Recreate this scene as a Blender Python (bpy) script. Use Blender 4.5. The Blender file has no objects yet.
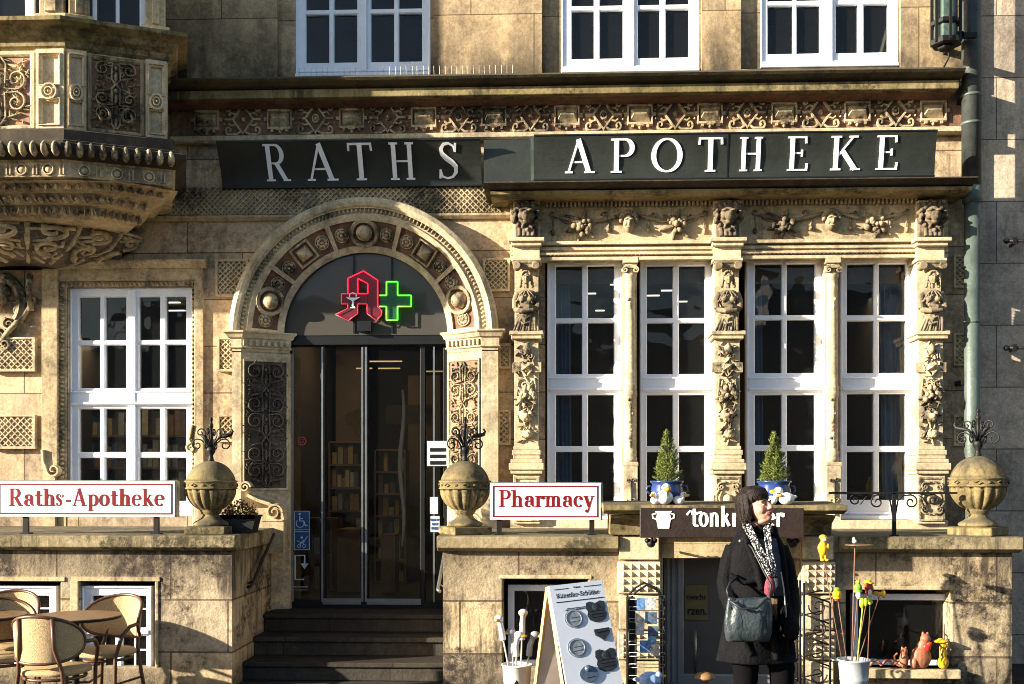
import bpy, math, random
from math import sin, cos, pi, radians as R, sqrt, atan2
from mathutils import Vector, Matrix, noise
random.seed(7)
scene = bpy.context.scene
# ---------------------------------------------------------------- camera, world, sun, exposure
F, D, H, U0, V0, YAW = 1100.0, 10.0, 1.66, 512.0, 480.0, R(2.3)
cd = bpy.data.cameras.new('camera'); cam = bpy.data.objects.new('camera', cd)
scene.collection.objects.link(cam); scene.camera = cam
cam.location = (0, -D, H); cam.rotation_euler = (R(90), 0, YAW)
cd.sensor_width = 36; cd.lens = F/1024*36; cd.shift_y = (V0-342)/1024; cd.clip_end = 2000; cd.clip_start = .05
world = bpy.data.worlds.new('World'); scene.world = world; world.use_nodes = True
SUN = Vector((2.45, 1.0, -.74)).normalized()
wn = world.node_tree.nodes; wl = world.node_tree.links
sky = wn.new('ShaderNodeTexSky'); sky.sky_type = 'NISHITA'; sky.sun_disc = False
sky.sun_elevation = math.asin(-SUN.z); sky.sun_rotation = atan2(-SUN.x, -SUN.y)
wl.new(sky.outputs[0], wn['Background'].inputs[0]); wn['Background'].inputs[1].default_value = .07
sd = bpy.data.lights.new('sun', 'SUN'); so = bpy.data.objects.new('sun', sd); scene.collection.objects.link(so)
sd.energy = 5; sd.angle = R(.5); sd.color = (1, .885, .71)
so.rotation_euler = SUN.to_track_quat('-Z', 'Y').to_euler(); so.location = (-10, -8, 12)
scene.view_settings.view_transform = 'Standard'; scene.view_settings.look = 'None'
scene.view_settings.exposure = 1.75; scene.view_settings.gamma = 1
scene.render.resolution_x, scene.render.resolution_y = 1024, 684
try: scene.render.engine = 'CYCLES'; scene.cycles.filter_width = .95
except Exception: pass

# ---------------------------------------------------------------- measuring: place on a vertical plane at depth y
def ray(u, v=V0):
    xc = (u-U0)/F; zc = (V0-v)/F
    return -sin(YAW)+xc*cos(YAW), cos(YAW)+xc*sin(YAW), zc
def X(u, y=0.):
    dx, dy, _ = ray(u); return (y+D)/dy*dx
def Z(v, u=512, y=0.):
    dx, dy, zc = ray(u, v); return H+(y+D)/dy*zc
def PX(u, y=0.):                      # metres per pixel there
    return (y+D)/ray(u)[1]/F

# ---------------------------------------------------------------- mesh builder
C = scene.collection
class MB:
    def __init__(s): s.v = []; s.f = []; s.sm = []; s.M = None; s.k = 0
    def add(s, vs, fs, smooth=False):
        b = len(s.v)
        if s.M is not None: vs = [tuple(s.M @ Vector(p)) for p in vs]
        s.v += [tuple(p) for p in vs]; s.f += [tuple(b+i for i in f) for f in fs]; s.sm += [smooth]*len(fs)
    def eps(s):
        s.k = (s.k+1) % 23; return s.k*.00013
    def box(s, x0, x1, y0, y1, z0, z1):
        vs = [(x, y, z) for z in (z0, z1) for y in (y0, y1) for x in (x0, x1)]
        s.add(vs, [(0,2,3,1),(4,5,7,6),(0,1,5,4),(2,6,7,3),(0,4,6,2),(1,3,7,5)])
    def prism(s, pts, y0, y1, ch=0):
        # polygon in XZ (counter clockwise seen from the front), front at y0
        y0 -= s.eps(); n = len(pts)
        fs = []
        if ch:
            cx = sum(p[0] for p in pts)/n; cz = sum(p[1] for p in pts)/n
            def ins(p):
                d = sqrt((p[0]-cx)**2+(p[1]-cz)**2) or 1; k = max(.2, 1-ch/d); return (cx+(p[0]-cx)*k, cz+(p[1]-cz)*k)
            vs = [(*[ins(p)[0]], y0, ins(p)[1]) for p in pts]+[(p[0], y0+ch, p[1]) for p in pts]+[(p[0], y1, p[1]) for p in pts]
            fs = [tuple(range(n)), tuple(range(3*n-1, 2*n-1, -1))]
            for L in (0, 1):
                for i in range(n):
                    j = (i+1) % n; fs.append((L*n+j, L*n+i, (L+1)*n+i, (L+1)*n+j))
        else:
            vs = [(p[0], y0, p[1]) for p in pts]+[(p[0], y1, p[1]) for p in pts]
            fs = [tuple(range(n)), tuple(range(2*n-1, n-1, -1))]
            for i in range(n):
                j = (i+1) % n; fs.append((j, i, n+i, n+j))
        s.add(vs, fs)
    def ribbon(s, pts, w, y0, y1, closed=False, flat=.55):
        # raised strip following pts (x,z); y1 = ground, y0 = crest
        y0 -= s.eps(); n = len(pts)
        if n < 2: return
        W = w if callable(w) else (lambda t: w)
        vs = []
        for i, p in enumerate(pts):
            a = pts[(i-1) % n] if (closed or i) else pts[0]
            b = pts[(i+1) % n] if (closed or i < n-1) else pts[-1]
            dx, dz = b[0]-a[0], b[1]-a[1]; L = sqrt(dx*dx+dz*dz) or 1; nx, nz = -dz/L, dx/L
            ww = W(i/(n-1))/2
            for q, yy in ((-1, y1), (-flat, y0), (flat, y0), (1, y1)):
                vs.append((p[0]+nx*ww*q, yy, p[1]+nz*ww*q))
        fs = []
        for i in range(n if closed else n-1):
            j = (i+1) % n
            for q in range(3): fs.append((i*4+q, j*4+q, j*4+q+1, i*4+q+1))
        if not closed:
            fs += [(0,1,2,3), tuple((n-1)*4+q for q in (3,2,1,0))]
        s.add(vs, fs)
    def dome(s, cx, cz, rx, y1, h, rz=None, n=14, m=4):
        rz = rz or rx; vs = []; fs = []
        for j in range(m):
            a = j/m*pi/2
            for i in range(n):
                t = 2*pi*i/n; vs.append((cx+rx*cos(a)*cos(t), y1-h*sin(a), cz+rz*cos(a)*sin(t)))
        vs.append((cx, y1-h, cz))
        for j in range(m-1):
            for i in range(n): fs.append((j*n+i, j*n+(i+1) % n, (j+1)*n+(i+1) % n, (j+1)*n+i))
        for i in range(n): fs.append(((m-1)*n+i, (m-1)*n+(i+1) % n, m*n))
        s.add(vs, fs, True)
    def ring(s, cx, cz, r, w, y0, y1, n=22, rz=None):
        rz = rz or r
        s.ribbon([(cx+r*cos(2*pi*i/n), cz+rz*sin(2*pi*i/n)) for i in range(n)], w, y0, y1, True)
    def tube(s, pts, r, n=8, cap=True, smooth=True):
        Rr = r if callable(r) else (lambda t: r)
        pts = [Vector(p) for p in pts]; m = len(pts)
        up = Vector((0, 0, 1)); vs = []; prev = None
        for i, p in enumerate(pts):
            d = (pts[min(i+1, m-1)]-pts[max(i-1, 0)]).normalized()
            if prev is None:
                a = d.cross(up) if abs(d.dot(up)) < .95 else d.cross(Vector((0, 1, 0)))
            else: a = prev-d*prev.dot(d)
            a.normalize(); prev = a; b = d.cross(a); rr = Rr(i/(m-1))
            for k in range(n):
                t = 2*pi*k/n; vs.append(tuple(p+a*rr*cos(t)+b*rr*sin(t)))
        fs = []
        for i in range(m-1):
            for k in range(n): fs.append((i*n+k, i*n+(k+1) % n, (i+1)*n+(k+1) % n, (i+1)*n+k))
        if cap: fs += [tuple(range(n-1, -1, -1)), tuple((m-1)*n+k for k in range(n))]
        s.add(vs, fs, smooth)
    def lathe(s, cx, cy, prof, n=32, mod=None, smooth=True):
        vs = []; m = len(prof)
        for j, (r, z) in enumerate(prof):
            for i in range(n):
                t = 2*pi*i/n; rr = r*(mod(j, t) if mod else 1); vs.append((cx+rr*cos(t), cy+rr*sin(t), z))
        fs = []
        for j in range(m-1):
            for i in range(n): fs.append((j*n+i, j*n+(i+1) % n, (j+1)*n+(i+1) % n, (j+1)*n+i))
        fs += [tuple(range(n-1, -1, -1)), tuple((m-1)*n+k for k in range(n))]
        s.add(vs, fs, smooth)
    def ell(s, c, r, n=16, m=10, rot=None):
        vs = []; fs = []; c = Vector(c)
        for j in range(m+1):
            a = pi*j/m
            for i in range(n):
                t = 2*pi*i/n; p = Vector((r[0]*sin(a)*cos(t), r[1]*sin(a)*sin(t), r[2]*cos(a)))
                if rot: p = rot @ p
                vs.append(tuple(c+p))
        for j in range(m):
            for i in range(n): fs.append((j*n+i, (j+1)*n+i, (j+1)*n+(i+1) % n, j*n+(i+1) % n))
        s.add(vs, fs, True)
    def loft(s, rings, smooth=True, cap=True):
        n = len(rings[0]); b = []; fs = []
        for r_ in rings: b += r_
        for j in range(len(rings)-1):
            for i in range(n): fs.append((j*n+i, j*n+(i+1) % n, (j+1)*n+(i+1) % n, (j+1)*n+i))
        if cap: fs += [tuple(range(n-1, -1, -1)), tuple((len(rings)-1)*n+k for k in range(n))]
        s.add(b, fs, smooth)
    def slab(s, x0, x1, z0, z1, y0, y1, holes=(), ch=0., back=True):
        # wall slab with rectangular holes (hx0,hx1,hz0,hz1), front y0, back y1
        def grid(ex, yy, flip):
            xs = sorted({x0, x1}|{min(max(q, x0), x1) for h in holes for q in (h[0]-ex, h[1]+ex)})
            zs = sorted({z0, z1}|{min(max(q, z0), z1) for h in holes for q in (h[2]-ex, h[3]+ex)})
            for a, b in zip(xs, xs[1:]):
                for c, d in zip(zs, zs[1:]):
                    mx, mz = (a+b)/2, (c+d)/2
                    if any(h[0]-ex < mx < h[1]+ex and h[2]-ex < mz < h[3]+ex for h in holes): continue
                    q = [(a, yy, c), (b, yy, c), (b, yy, d), (a, yy, d)]
                    s.add(q[::-1] if flip else q, [(0,1,2,3)])
        grid(ch, y0, False)
        if back: grid(0, y1, True)
        for h in holes:
            a, b, c, d = h
            if ch:
                o = [(a-ch, y0, c-ch), (b+ch, y0, c-ch), (b+ch, y0, d+ch), (a-ch, y0, d+ch)]
                i_ = [(a, y0+ch, c), (b, y0+ch, c), (b, y0+ch, d), (a, y0+ch, d)]
                s.add(o+i_, [(0,4,5,1),(1,5,6,2),(2,6,7,3),(3,7,4,0)])
            yy = y0+ch
            s.add([(a,yy,c),(b,yy,c),(b,yy,d),(a,yy,d),(a,y1,c),(b,y1,c),(b,y1,d),(a,y1,d)], [(0,4,5,1),(1,5,6,2),(2,6,7,3),(3,7,4,0)])
        s.add([(x0,y0,z0),(x1,y0,z0),(x1,y0,z1),(x0,y0,z1),(x0,y1,z0),(x1,y1,z0),(x1,y1,z1),(x0,y1,z1)], [(0,1,5,4),(1,2,6,5),(2,3,7,6),(3,0,4,7)])
    def extrude_x(s, prof, x0, x1):
        # prof = list of (y,z), closed polygon swept along X
        n = len(prof)
        vs = [(x0, y, z) for y, z in prof]+[(x1, y, z) for y, z in prof]
        s.add(vs, [tuple(range(n)), tuple(range(2*n-1, n-1, -1))]+[((i+1) % n, i, n+i, n+(i+1) % n) for i in range(n)])
    def sweep_arc(s, cx, cz, prof, a0, a1, n=40, smooth=False):
        m = len(prof); vs = []
        for i in range(n+1):
            t = a0+(a1-a0)*i/n
            for r, y in prof: vs.append((cx+r*cos(t), y, cz+r*sin(t)))
        fs = [(i*m+j, (i+1)*m+j, (i+1)*m+j+1, i*m+j+1) for i in range(n) for j in range(m-1)]
        s.add(vs, fs, smooth)
    def build(s, name, mat, parent=None, loc=(0,0,0), rz=0, bevel=0, remesh=0, sub=0, smooth=None, disp=0):
        me = bpy.data.meshes.new(name); me.from_pydata(s.v, [], s.f); me.validate()
        if len(me.polygons) == len(s.sm): me.polygons.foreach_set('use_smooth', s.sm)
        me.materials.append(mat); me.update()
        o = bpy.data.objects.new(name, me); C.objects.link(o)
        o.parent = parent; o.location = loc; o.rotation_euler = (0, 0, rz)
        if remesh:
            m = o.modifiers.new('r', 'REMESH'); m.mode = 'VOXEL'; m.voxel_size = remesh; m.use_smooth_shade = True
            m = o.modifiers.new('s', 'SMOOTH'); m.iterations = 2; m.factor = .5
        if bevel:
            m = o.modifiers.new('b', 'BEVEL'); m.width = bevel; m.segments = 1; m.limit_method = 'ANGLE'; m.angle_limit = R(40)
        if sub:
            m = o.modifiers.new('s', 'SUBSURF'); m.levels = sub; m.render_levels = sub
        return o
def thing(name, label, cat, loc=(0,0,0), rz=0, group=None):
    o = bpy.data.objects.new(name, None); C.objects.link(o); o.location = loc; o.rotation_euler = (0, 0, rz)
    o['label'] = label; o['category'] = cat
    if group: o['group'] = group
    return o
def tag(o, label, cat, group=None, kind=None):
    if label: o['label'] = label
    if cat: o['category'] = cat
    if group: o['group'] = group
    if kind: o['kind'] = kind
    return o
def copy_tree(o, parent=None):
    c = o.copy(); C.objects.link(c); c.parent = parent
    for ch in [q for q in list(C.objects) if q.parent == o]: copy_tree(ch, c)
    return c

# ---------------------------------------------------------------- materials
def mat(name, col, rough=.6, metal=0, var=.15, vs=8, bump=.0, bs=60, spec=.5, emit=None, es=1):
    m = bpy.data.materials.new(name); m.use_nodes = True; nt = m.node_tree; b = nt.nodes['Principled BSDF']
    b.inputs['Roughness'].default_value = rough; b.inputs['Metallic'].default_value = metal
    b.inputs['Specular IOR Level'].default_value = spec
    g = nt.nodes.new('ShaderNodeNewGeometry')
    n = nt.nodes.new('ShaderNodeTexNoise'); n.inputs['Scale'].default_value = vs; n.inputs['Detail'].default_value = 6
    n.inputs['Roughness'].default_value = .65
    nt.links.new(g.outputs['Position'], n.inputs['Vector'])
    r = nt.nodes.new('ShaderNodeValToRGB'); r.color_ramp.elements[0].position = .3; r.color_ramp.elements[1].position = .7
    r.color_ramp.elements[0].color = (*[c*(1-var) for c in col], 1); r.color_ramp.elements[1].color = (*[min(1, c*(1+var)) for c in col], 1)
    nt.links.new(n.outputs['Fac'], r.inputs[0]); nt.links.new(r.outputs[0], b.inputs['Base Color'])
    if bump:
        n2 = nt.nodes.new('ShaderNodeTexNoise'); n2.inputs['Scale'].default_value = bs; n2.inputs['Detail'].default_value = 4
        nt.links.new(g.outputs['Position'], n2.inputs['Vector'])
        bp = nt.nodes.new('ShaderNodeBump'); bp.inputs['Strength'].default_value = bump; bp.inputs['Distance'].default_value = .01
        nt.links.new(n2.outputs['Fac'], bp.inputs['Height']); nt.links.new(bp.outputs[0], b.inputs['Normal'])
    if emit:
        b.inputs['Emission Color'].default_value = (*emit, 1); b.inputs['Emission Strength'].default_value = es
    return m
def stone(name, a, b_, soot=.35, sootcol=(.035,.03,.025), joint=None, moss=0, bump=.5, band=None, streak=1., pits=0.):
    """weathered ashlar: mottled colour, soot clouds, drip streaks, lichen, joints"""
    m = bpy.data.materials.new(name); m.use_nodes = True; nt = m.node_tree; N = nt.nodes.new; L = nt.links.new
    bs = nt.nodes['Principled BSDF']; bs.inputs['Roughness'].default_value = .9; bs.inputs['Specular IOR Level'].default_value = .2
    g = N('ShaderNodeNewGeometry')
    def nz(scale, det=8, rough=.6, stretch=None, off=0):
        n = N('ShaderNodeTexNoise'); n.inputs['Scale'].default_value = scale; n.inputs['Detail'].default_value = det; n.inputs['Roughness'].default_value = rough
        mp = N('ShaderNodeMapping'); mp.inputs['Location'].default_value = (off, off*.7, off*.3)
        if stretch: mp.inputs['Scale'].default_value = stretch
        L(g.outputs['Position'], mp.inputs[0]); L(mp.outputs[0], n.inputs['Vector']); return n.outputs['Fac']
    def ramp(src, p0, p1, c0=(0,0,0,1), c1=(1,1,1,1)):
        r = N('ShaderNodeValToRGB'); e = r.color_ramp.elements; e[0].position = p0; e[1].position = p1; e[0].color = c0; e[1].color = c1
        L(src, r.inputs[0]); return r.outputs[0]
    def mix(fac, x, y, mode='MIX'):
        n = N('ShaderNodeMix'); n.data_type = 'RGBA'; n.blend_type = mode
        if isinstance(fac, float): n.inputs[0].default_value = fac
        else: L(fac, n.inputs[0])
        for q, i in ((x, 6), (y, 7)):
            if isinstance(q, tuple): n.inputs[i].default_value = (*q[:3], 1)
            else: L(q, n.inputs[i])
        return n.outputs[2]
    def mul(x, y):
        n = N('ShaderNodeMath'); n.operation = 'MULTIPLY'
        for q, i in ((x, 0), (y, 1)):
            if isinstance(q, float): n.inputs[i].default_value = q
            else: L(q, n.inputs[i])
        return n.outputs[0]
    col = mix(ramp(nz(1.1, 6, .6), .35, .66), a, b_)
    col = mix(mul(ramp(nz(4.5, 6, .7, off=3), .42, .7), .45), col, tuple(c*.62 for c in a))
    grain = ramp(nz(130, 3, .8, off=1), .3, .72, (.72, .72, .72, 1), (1.18, 1.18, 1.18, 1))
    col = mix(.8, col, grain, 'MULTIPLY')
    col = mix(1., col, ramp(nz(34, 10, .8, off=21), .34, .56, (.68,.65,.61,1), (1.1,1.1,1.1,1)), 'MULTIPLY')
    col = mix(1., col, ramp(nz(2.6, 6, .7, off=31), .36, .6, (.84,.83,.81,1), (1.08,1.08,1.08,1)), 'MULTIPLY')
    h = nz(55, 5, .7)
    hs = [(h, .35)]
    if joint:
        w, hh, mort, offx, offz = joint
        mp = N('ShaderNodeMapping'); sx = N('ShaderNodeSeparateXYZ'); cx = N('ShaderNodeCombineXYZ')
        L(g.outputs['Position'], sx.inputs[0])
        add = N('ShaderNodeMath'); L(sx.outputs[0], add.inputs[0]); L(sx.outputs[1], add.inputs[1])
        L(add.outputs[0], cx.inputs[0]); L(sx.outputs[2], cx.inputs[1])
        mp.inputs['Location'].default_value = (offx, offz, 0)
        L(cx.outputs[0], mp.inputs[0])
        br = N('ShaderNodeTexBrick'); br.inputs['Scale'].default_value = 1; br.inputs['Brick Width'].default_value = w
        br.inputs['Row Height'].default_value = hh; br.inputs['Mortar Size'].default_value = mort; br.inputs['Mortar Smooth'].default_value = .3
        br.inputs['Color1'].default_value = (.68, .68, .70, 1); br.inputs['Color2'].default_value = (1.18, 1.12, 1.02, 1); br.inputs['Mortar'].default_value = (.3, .27, .25, 1)
        L(mp.outputs[0], br.inputs['Vector'])
        col = mix(1., col, br.outputs['Color'], 'MULTIPLY')
        inv = N('ShaderNodeMath'); inv.operation = 'SUBTRACT'; inv.inputs[0].default_value = 1; L(br.outputs['Fac'], inv.inputs[1])
        hs.append((inv.outputs[0], .9))
    if streak:
        s_ = mul(ramp(nz(9, 6, .7, (1, 1, .13), 5), .46, .62), ramp(nz(1.3, 4, .6, off=9), .4, .58))
        col = mix(mul(s_, .75*streak*soot*2 if soot*2*.75*streak < 1 else .9), col, sootcol)
    if soot:
        cl = mul(ramp(nz(1.9, 9, .72, off=12), .47, .56), ramp(nz(17, 8, .8, off=2), .38, .55))
        col = mix(mul(cl, min(1., soot*1.6)), col, sootcol)
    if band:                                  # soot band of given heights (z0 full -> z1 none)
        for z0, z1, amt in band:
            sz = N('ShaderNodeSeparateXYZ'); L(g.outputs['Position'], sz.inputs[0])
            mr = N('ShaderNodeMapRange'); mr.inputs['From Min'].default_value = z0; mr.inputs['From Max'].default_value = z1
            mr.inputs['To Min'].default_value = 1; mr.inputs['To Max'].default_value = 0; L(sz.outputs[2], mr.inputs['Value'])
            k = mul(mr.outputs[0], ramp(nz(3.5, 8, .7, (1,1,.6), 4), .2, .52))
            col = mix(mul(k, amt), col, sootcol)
    if moss:
        sn = N('ShaderNodeSeparateXYZ'); L(g.outputs['Normal'], sn.inputs[0])
        up = ramp(sn.outputs[2], .25, .8)
        k = mul(ramp(nz(6, 7, .7, off=6), .35, .65), float(moss))
        col = mix(k, col, (.12, .105, .035))
        col = mix(mul(up, .6), col, (.07, .066, .05))
    if pits:
        vo = N('ShaderNodeTexVoronoi'); vo.inputs['Scale'].default_value = 45; L(g.outputs['Position'], vo.inputs['Vector'])
        hs.append((vo.outputs['Distance'], pits))
    L(col, bs.inputs['Base Color'])
    hs.append((nz(9, 6, .6), 1.2))
    tot = None
    for src, w_ in hs:
        q = mul(src, float(w_))
        if tot is None: tot = q
        else:
            ad = N('ShaderNodeMath'); L(tot, ad.inputs[0]); L(q, ad.inputs[1]); tot = ad.outputs[0]
    bp = N('ShaderNodeBump'); bp.inputs['Strength'].default_value = bump; bp.inputs['Distance'].default_value = .012
    L(tot, bp.inputs['Height']); L(bp.outputs[0], bs.inputs['Normal'])
    return m
LIGHT, DARK = (.68, .545, .38), (.33, .235, .125)
M = {}
M['wall'] = stone('sandstone_wall', LIGHT, (.56,.43,.295), .34, joint=(1.02,.43,.006,.33,.12), bump=.35)
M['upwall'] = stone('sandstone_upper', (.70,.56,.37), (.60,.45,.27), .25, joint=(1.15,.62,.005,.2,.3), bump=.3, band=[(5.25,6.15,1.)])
M['trim'] = stone('sandstone_trim', (.63,.51,.32), (.51,.40,.24), .35, bump=.35)
M['pale'] = stone('sandstone_pale', (.70,.59,.40), (.60,.49,.32), .25, bump=.3)
M['carve'] = stone('sandstone_carved', (.66,.55,.36), (.46,.36,.22), .6, bump=.35)
M['browncarve'] = stone('brown_carving', (.46,.36,.22), (.30,.24,.15), .6, bump=.4)
M['figure'] = stone('sooty_figures', (.42,.34,.22), (.20,.16,.11), .85, bump=.4)
M['lion'] = stone('black_lions', (.24,.19,.13), (.09,.075,.055), .8, bump=.4)
M['shadeground'] = stone('shaded_panel_ground', (.17,.13,.10), (.11,.085,.065), .4, bump=.4)  # left jamb panel, its shade put into the colour
M['darkcarve'] = stone('dark_carving', (.23,.18,.135), (.14,.11,.085), .6, bump=.4)  # left jamb relief with shade in the colour; also the brown bowl ground
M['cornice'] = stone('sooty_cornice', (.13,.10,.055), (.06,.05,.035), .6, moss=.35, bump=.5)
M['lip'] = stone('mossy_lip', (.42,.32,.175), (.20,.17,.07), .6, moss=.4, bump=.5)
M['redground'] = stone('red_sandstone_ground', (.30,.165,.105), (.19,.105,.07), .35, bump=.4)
M['pinkground'] = stone('pink_sandstone_ground', (.40,.24,.155), (.30,.175,.11), .15, bump=.4)
M['blackstone'] = stone('black_weathered_stone', (.055,.045,.035), (.1,.08,.055), .5, bump=.5)
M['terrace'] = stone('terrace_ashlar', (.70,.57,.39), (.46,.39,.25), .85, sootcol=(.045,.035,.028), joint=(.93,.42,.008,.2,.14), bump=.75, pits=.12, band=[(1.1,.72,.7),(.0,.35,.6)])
M['coping'] = stone('terrace_coping', (.46,.38,.24), (.28,.23,.14), .6, moss=.45, bump=.6)
M['urn'] = stone('lichen_urn', (.38,.285,.13), (.20,.155,.085), .6, moss=.35, bump=.5)
M['neighbour'] = stone('grey_ashlar', (.60,.52,.43), (.52,.45,.37), .2, joint=(1.4,.56,.005,.1,.3), bump=.7)
M['step'] = stone('step_stone', (.095,.085,.07), (.055,.05,.04), .4, joint=(1.3,.16,.004,.4,.0), bump=.7)
M['cobble'] = stone('paving', (.15,.15,.155), (.10,.10,.105), .3, joint=(.2,.2,.01,0,0), bump=.5, streak=0)
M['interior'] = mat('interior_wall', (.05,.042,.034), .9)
M['interior_warm'] = mat('interior_partition', (.16,.12,.075), .8)
M['wood_in'] = mat('interior_wood', (.2,.11,.05), .6, var=.3)
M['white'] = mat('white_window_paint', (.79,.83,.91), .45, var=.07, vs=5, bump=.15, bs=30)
M['green'] = mat('sign_green_black', (.020,.024,.020), .45, var=.3, vs=6, bump=.2, bs=25)
M['letter'] = mat('letter_white', (.86,.88,.93), .4, var=.04)
M['signwhite'] = mat('sign_white', (.80,.80,.82), .35, var=.05, vs=3, bump=.08, bs=8)
M['red'] = mat('sign_red', (.17,.002,.006), .4, var=.05)
M['iron'] = mat('wrought_iron', (.008,.008,.008), .55, .0, var=.3, spec=.3)
M['copper'] = mat('green_downpipe', (.085,.115,.10), .5, .2, var=.35, vs=5, bump=.3, bs=40)
M['doormetal'] = mat('door_frame_dark', (.009,.010,.011), .4, .0, spec=.3)
M['alu'] = mat('aluminium', (.30,.32,.33), .35, .8)
M['lead'] = mat('dark_board', (.02,.011,.008), .55, var=.4, vs=20, bump=.3, bs=50)
M['boardwhite'] = mat('board_white_letter', (.85,.83,.78), .5, var=.03)
M['curtain'] = mat('blue_curtain', (.24,.33,.52), .9)
M['pelmet'] = mat('brown_pelmet', (.22,.13,.06), .7, var=.3)
M['lampwarm'] = mat('ceiling_lamp', (.9,.8,.6), .5, emit=(1,.85,.6), es=1.1)
M['neonred'] = mat('neon_red_tube', (.8,.02,.05), .4, emit=(1,.015,.05), es=.85)
M['neongreen'] = mat('neon_green_tube', (.1,.8,.05), .4, emit=(.12,1,.02), es=1.0)
M['redplate'] = mat('red_plate', (.12,.006,.016), .4)
M['greenplate'] = mat('green_plate', (.008,.07,.03), .4)
M['sticker'] = mat('blue_sticker', (.02,.07,.22), .4)
M['stickerw'] = mat('sticker_pale', (.42,.60,.70), .5)
def glass(name, tint=(.62,.66,.64), refl=1.0, rough=.015, body=(0.01,.012,.012), bodyf=.0):
    m = bpy.data.materials.new(name); m.use_nodes = True; nt = m.node_tree; N = nt.nodes.new; L = nt.links.new
    nt.nodes.remove(nt.nodes['Principled BSDF']); out = nt.nodes['Material Output']
    tr = N('ShaderNodeBsdfTransparent'); tr.inputs[0].default_value = (*tint, 1)
    gl = N('ShaderNodeBsdfGlossy'); gl.inputs['Roughness'].default_value = rough; gl.inputs[0].default_value = (refl, refl, refl, 1)
    fr = N('ShaderNodeFresnel'); fr.inputs[0].default_value = 1.5
    g = N('ShaderNodeNewGeometry'); n = N('ShaderNodeTexNoise'); n.inputs['Scale'].default_value = 3.2; n.inputs['Detail'].default_value = 1
    L(g.outputs['Position'], n.inputs['Vector'])
    bp = N('ShaderNodeBump'); bp.inputs['Strength'].default_value = .35; bp.inputs['Distance'].default_value = .02
    L(n.outputs['Fac'], bp.inputs['Height']); L(bp.outputs[0], gl.inputs['Normal'])
    mx = N('ShaderNodeMixShader'); L(fr.outputs[0], mx.inputs[0]); L(tr.outputs[0], mx.inputs[1]); L(gl.outputs[0], mx.inputs[2])
    if bodyf:
        df = N('ShaderNodeBsdfDiffuse'); df.inputs[0].default_value = (*body, 1)
        m2 = N('ShaderNodeMixShader'); m2.inputs[0].default_value = bodyf; L(mx.outputs[0], m2.inputs[1]); L(df.outputs[0], m2.inputs[2]); mx = m2
    L(mx.outputs[0], out.inputs[0]); return m
M['glass'] = glass('window_glass', refl=.75, body=(.16,.17,.17), bodyf=.035)  # faint grey diffuse film stands in for reflections and haze
M['lunette'] = glass('lunette_glass', (.2,.2,.2), .9, .05, (.13,.125,.11), .5)
M['doorglass'] = glass('door_glass', (.75,.72,.62), .8, body=(.12,.11,.08), bodyf=.025)  # thinner diffuse film, again in place of reflections

# ---------------------------------------------------------------- ornament helpers (XZ plane, ground y1, crest y0)
def spiral(cx, cz, r, a0, turns=1.4, d=1, n=26, k=.18):
    return [(cx+(r*(1-(1-k)*i/n))*cos(a0+d*2*pi*turns*i/n), cz+(r*(1-(1-k)*i/n))*sin(a0+d*2*pi*turns*i/n)) for i in range(n+1)]
def leaf(mb, x, z, a, L_, w, y, h):
    pts = [(x+cos(a)*L_*t, z+sin(a)*L_*t) for t in (0, .25, .5, .75, 1)]
    mb.ribbon(pts, lambda t: w*(.25+sin(pi*min(1, t*.92+.04))*.9), y-h, y, flat=.25)
def rosette(mb, x, z, r, y, h, n=6):
    for i in range(n):
        a = 2*pi*i/n; mb.dome(x+r*.6*cos(a), z+r*.6*sin(a), r*.34, y, h*.8, n=7, m=2)
    mb.dome(x, z, r*.3, y, h*1.2, n=8, m=3)
def scroll_cell(mb, cx, z0, w, h, y, d, lw, flip=1, rnd=random):
    r = min(w*.24, h*.30)
    for s in (-1, 1):
        sx = cx+s*(w*.5-r-lw*.6)
        zc = z0+h*(.5+.16*flip)
        sp = spiral(sx, zc, r, pi/2*flip if s > 0 else pi/2*flip, 1.35, -s*flip)
        stem = [(cx+s*.1*lw, z0+h*(.5-.5*flip)), (cx+s*w*.10, z0+h*(.5-.28*flip)), (cx+s*w*.08, zc+r*flip*.9)]
        mb.ribbon(stem+sp, lambda t: lw*(1.15-.5*t), y-d, y)
        rosette(mb, sx, zc, r*.38, y, d, 5)
        for q in range(4):
            a = rnd.uniform(0, 2*pi); leaf(mb, sx+cos(a)*r, zc+sin(a)*r, a+.7*s, r*.65, lw*1.5, y, d*.8)
        leaf(mb, cx+s*w*.08, z0+h*(.5-.3*flip), pi/2*flip+(-s)*1.3*flip, w*.3, lw*1.9, y, d*.8)
        mb.dome(cx+s*w*.42, z0+h*(.5-.42*flip), lw*.7, y, d, n=7, m=2)
    leaf(mb, cx, z0+h*.1, pi/2, h*.45, lw*2.2, y, d*1.1)
    mb.dome(cx, z0+h*.72, lw*.9, y, d*1.3, n=8, m=3, rz=lw*1.3)
def scroll_panel(mb, x0, x1, z0, z1, y, d=.018, lw=.016, aspect=1.0):
    w = x1-x0; n = max(1, round((z1-z0)/(w*aspect))); h = (z1-z0)/n
    for i in range(n): scroll_cell(mb, (x0+x1)/2, z0+i*h, w*.96, h, y, d, lw, 1 if i % 2 == 0 else -1)
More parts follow.
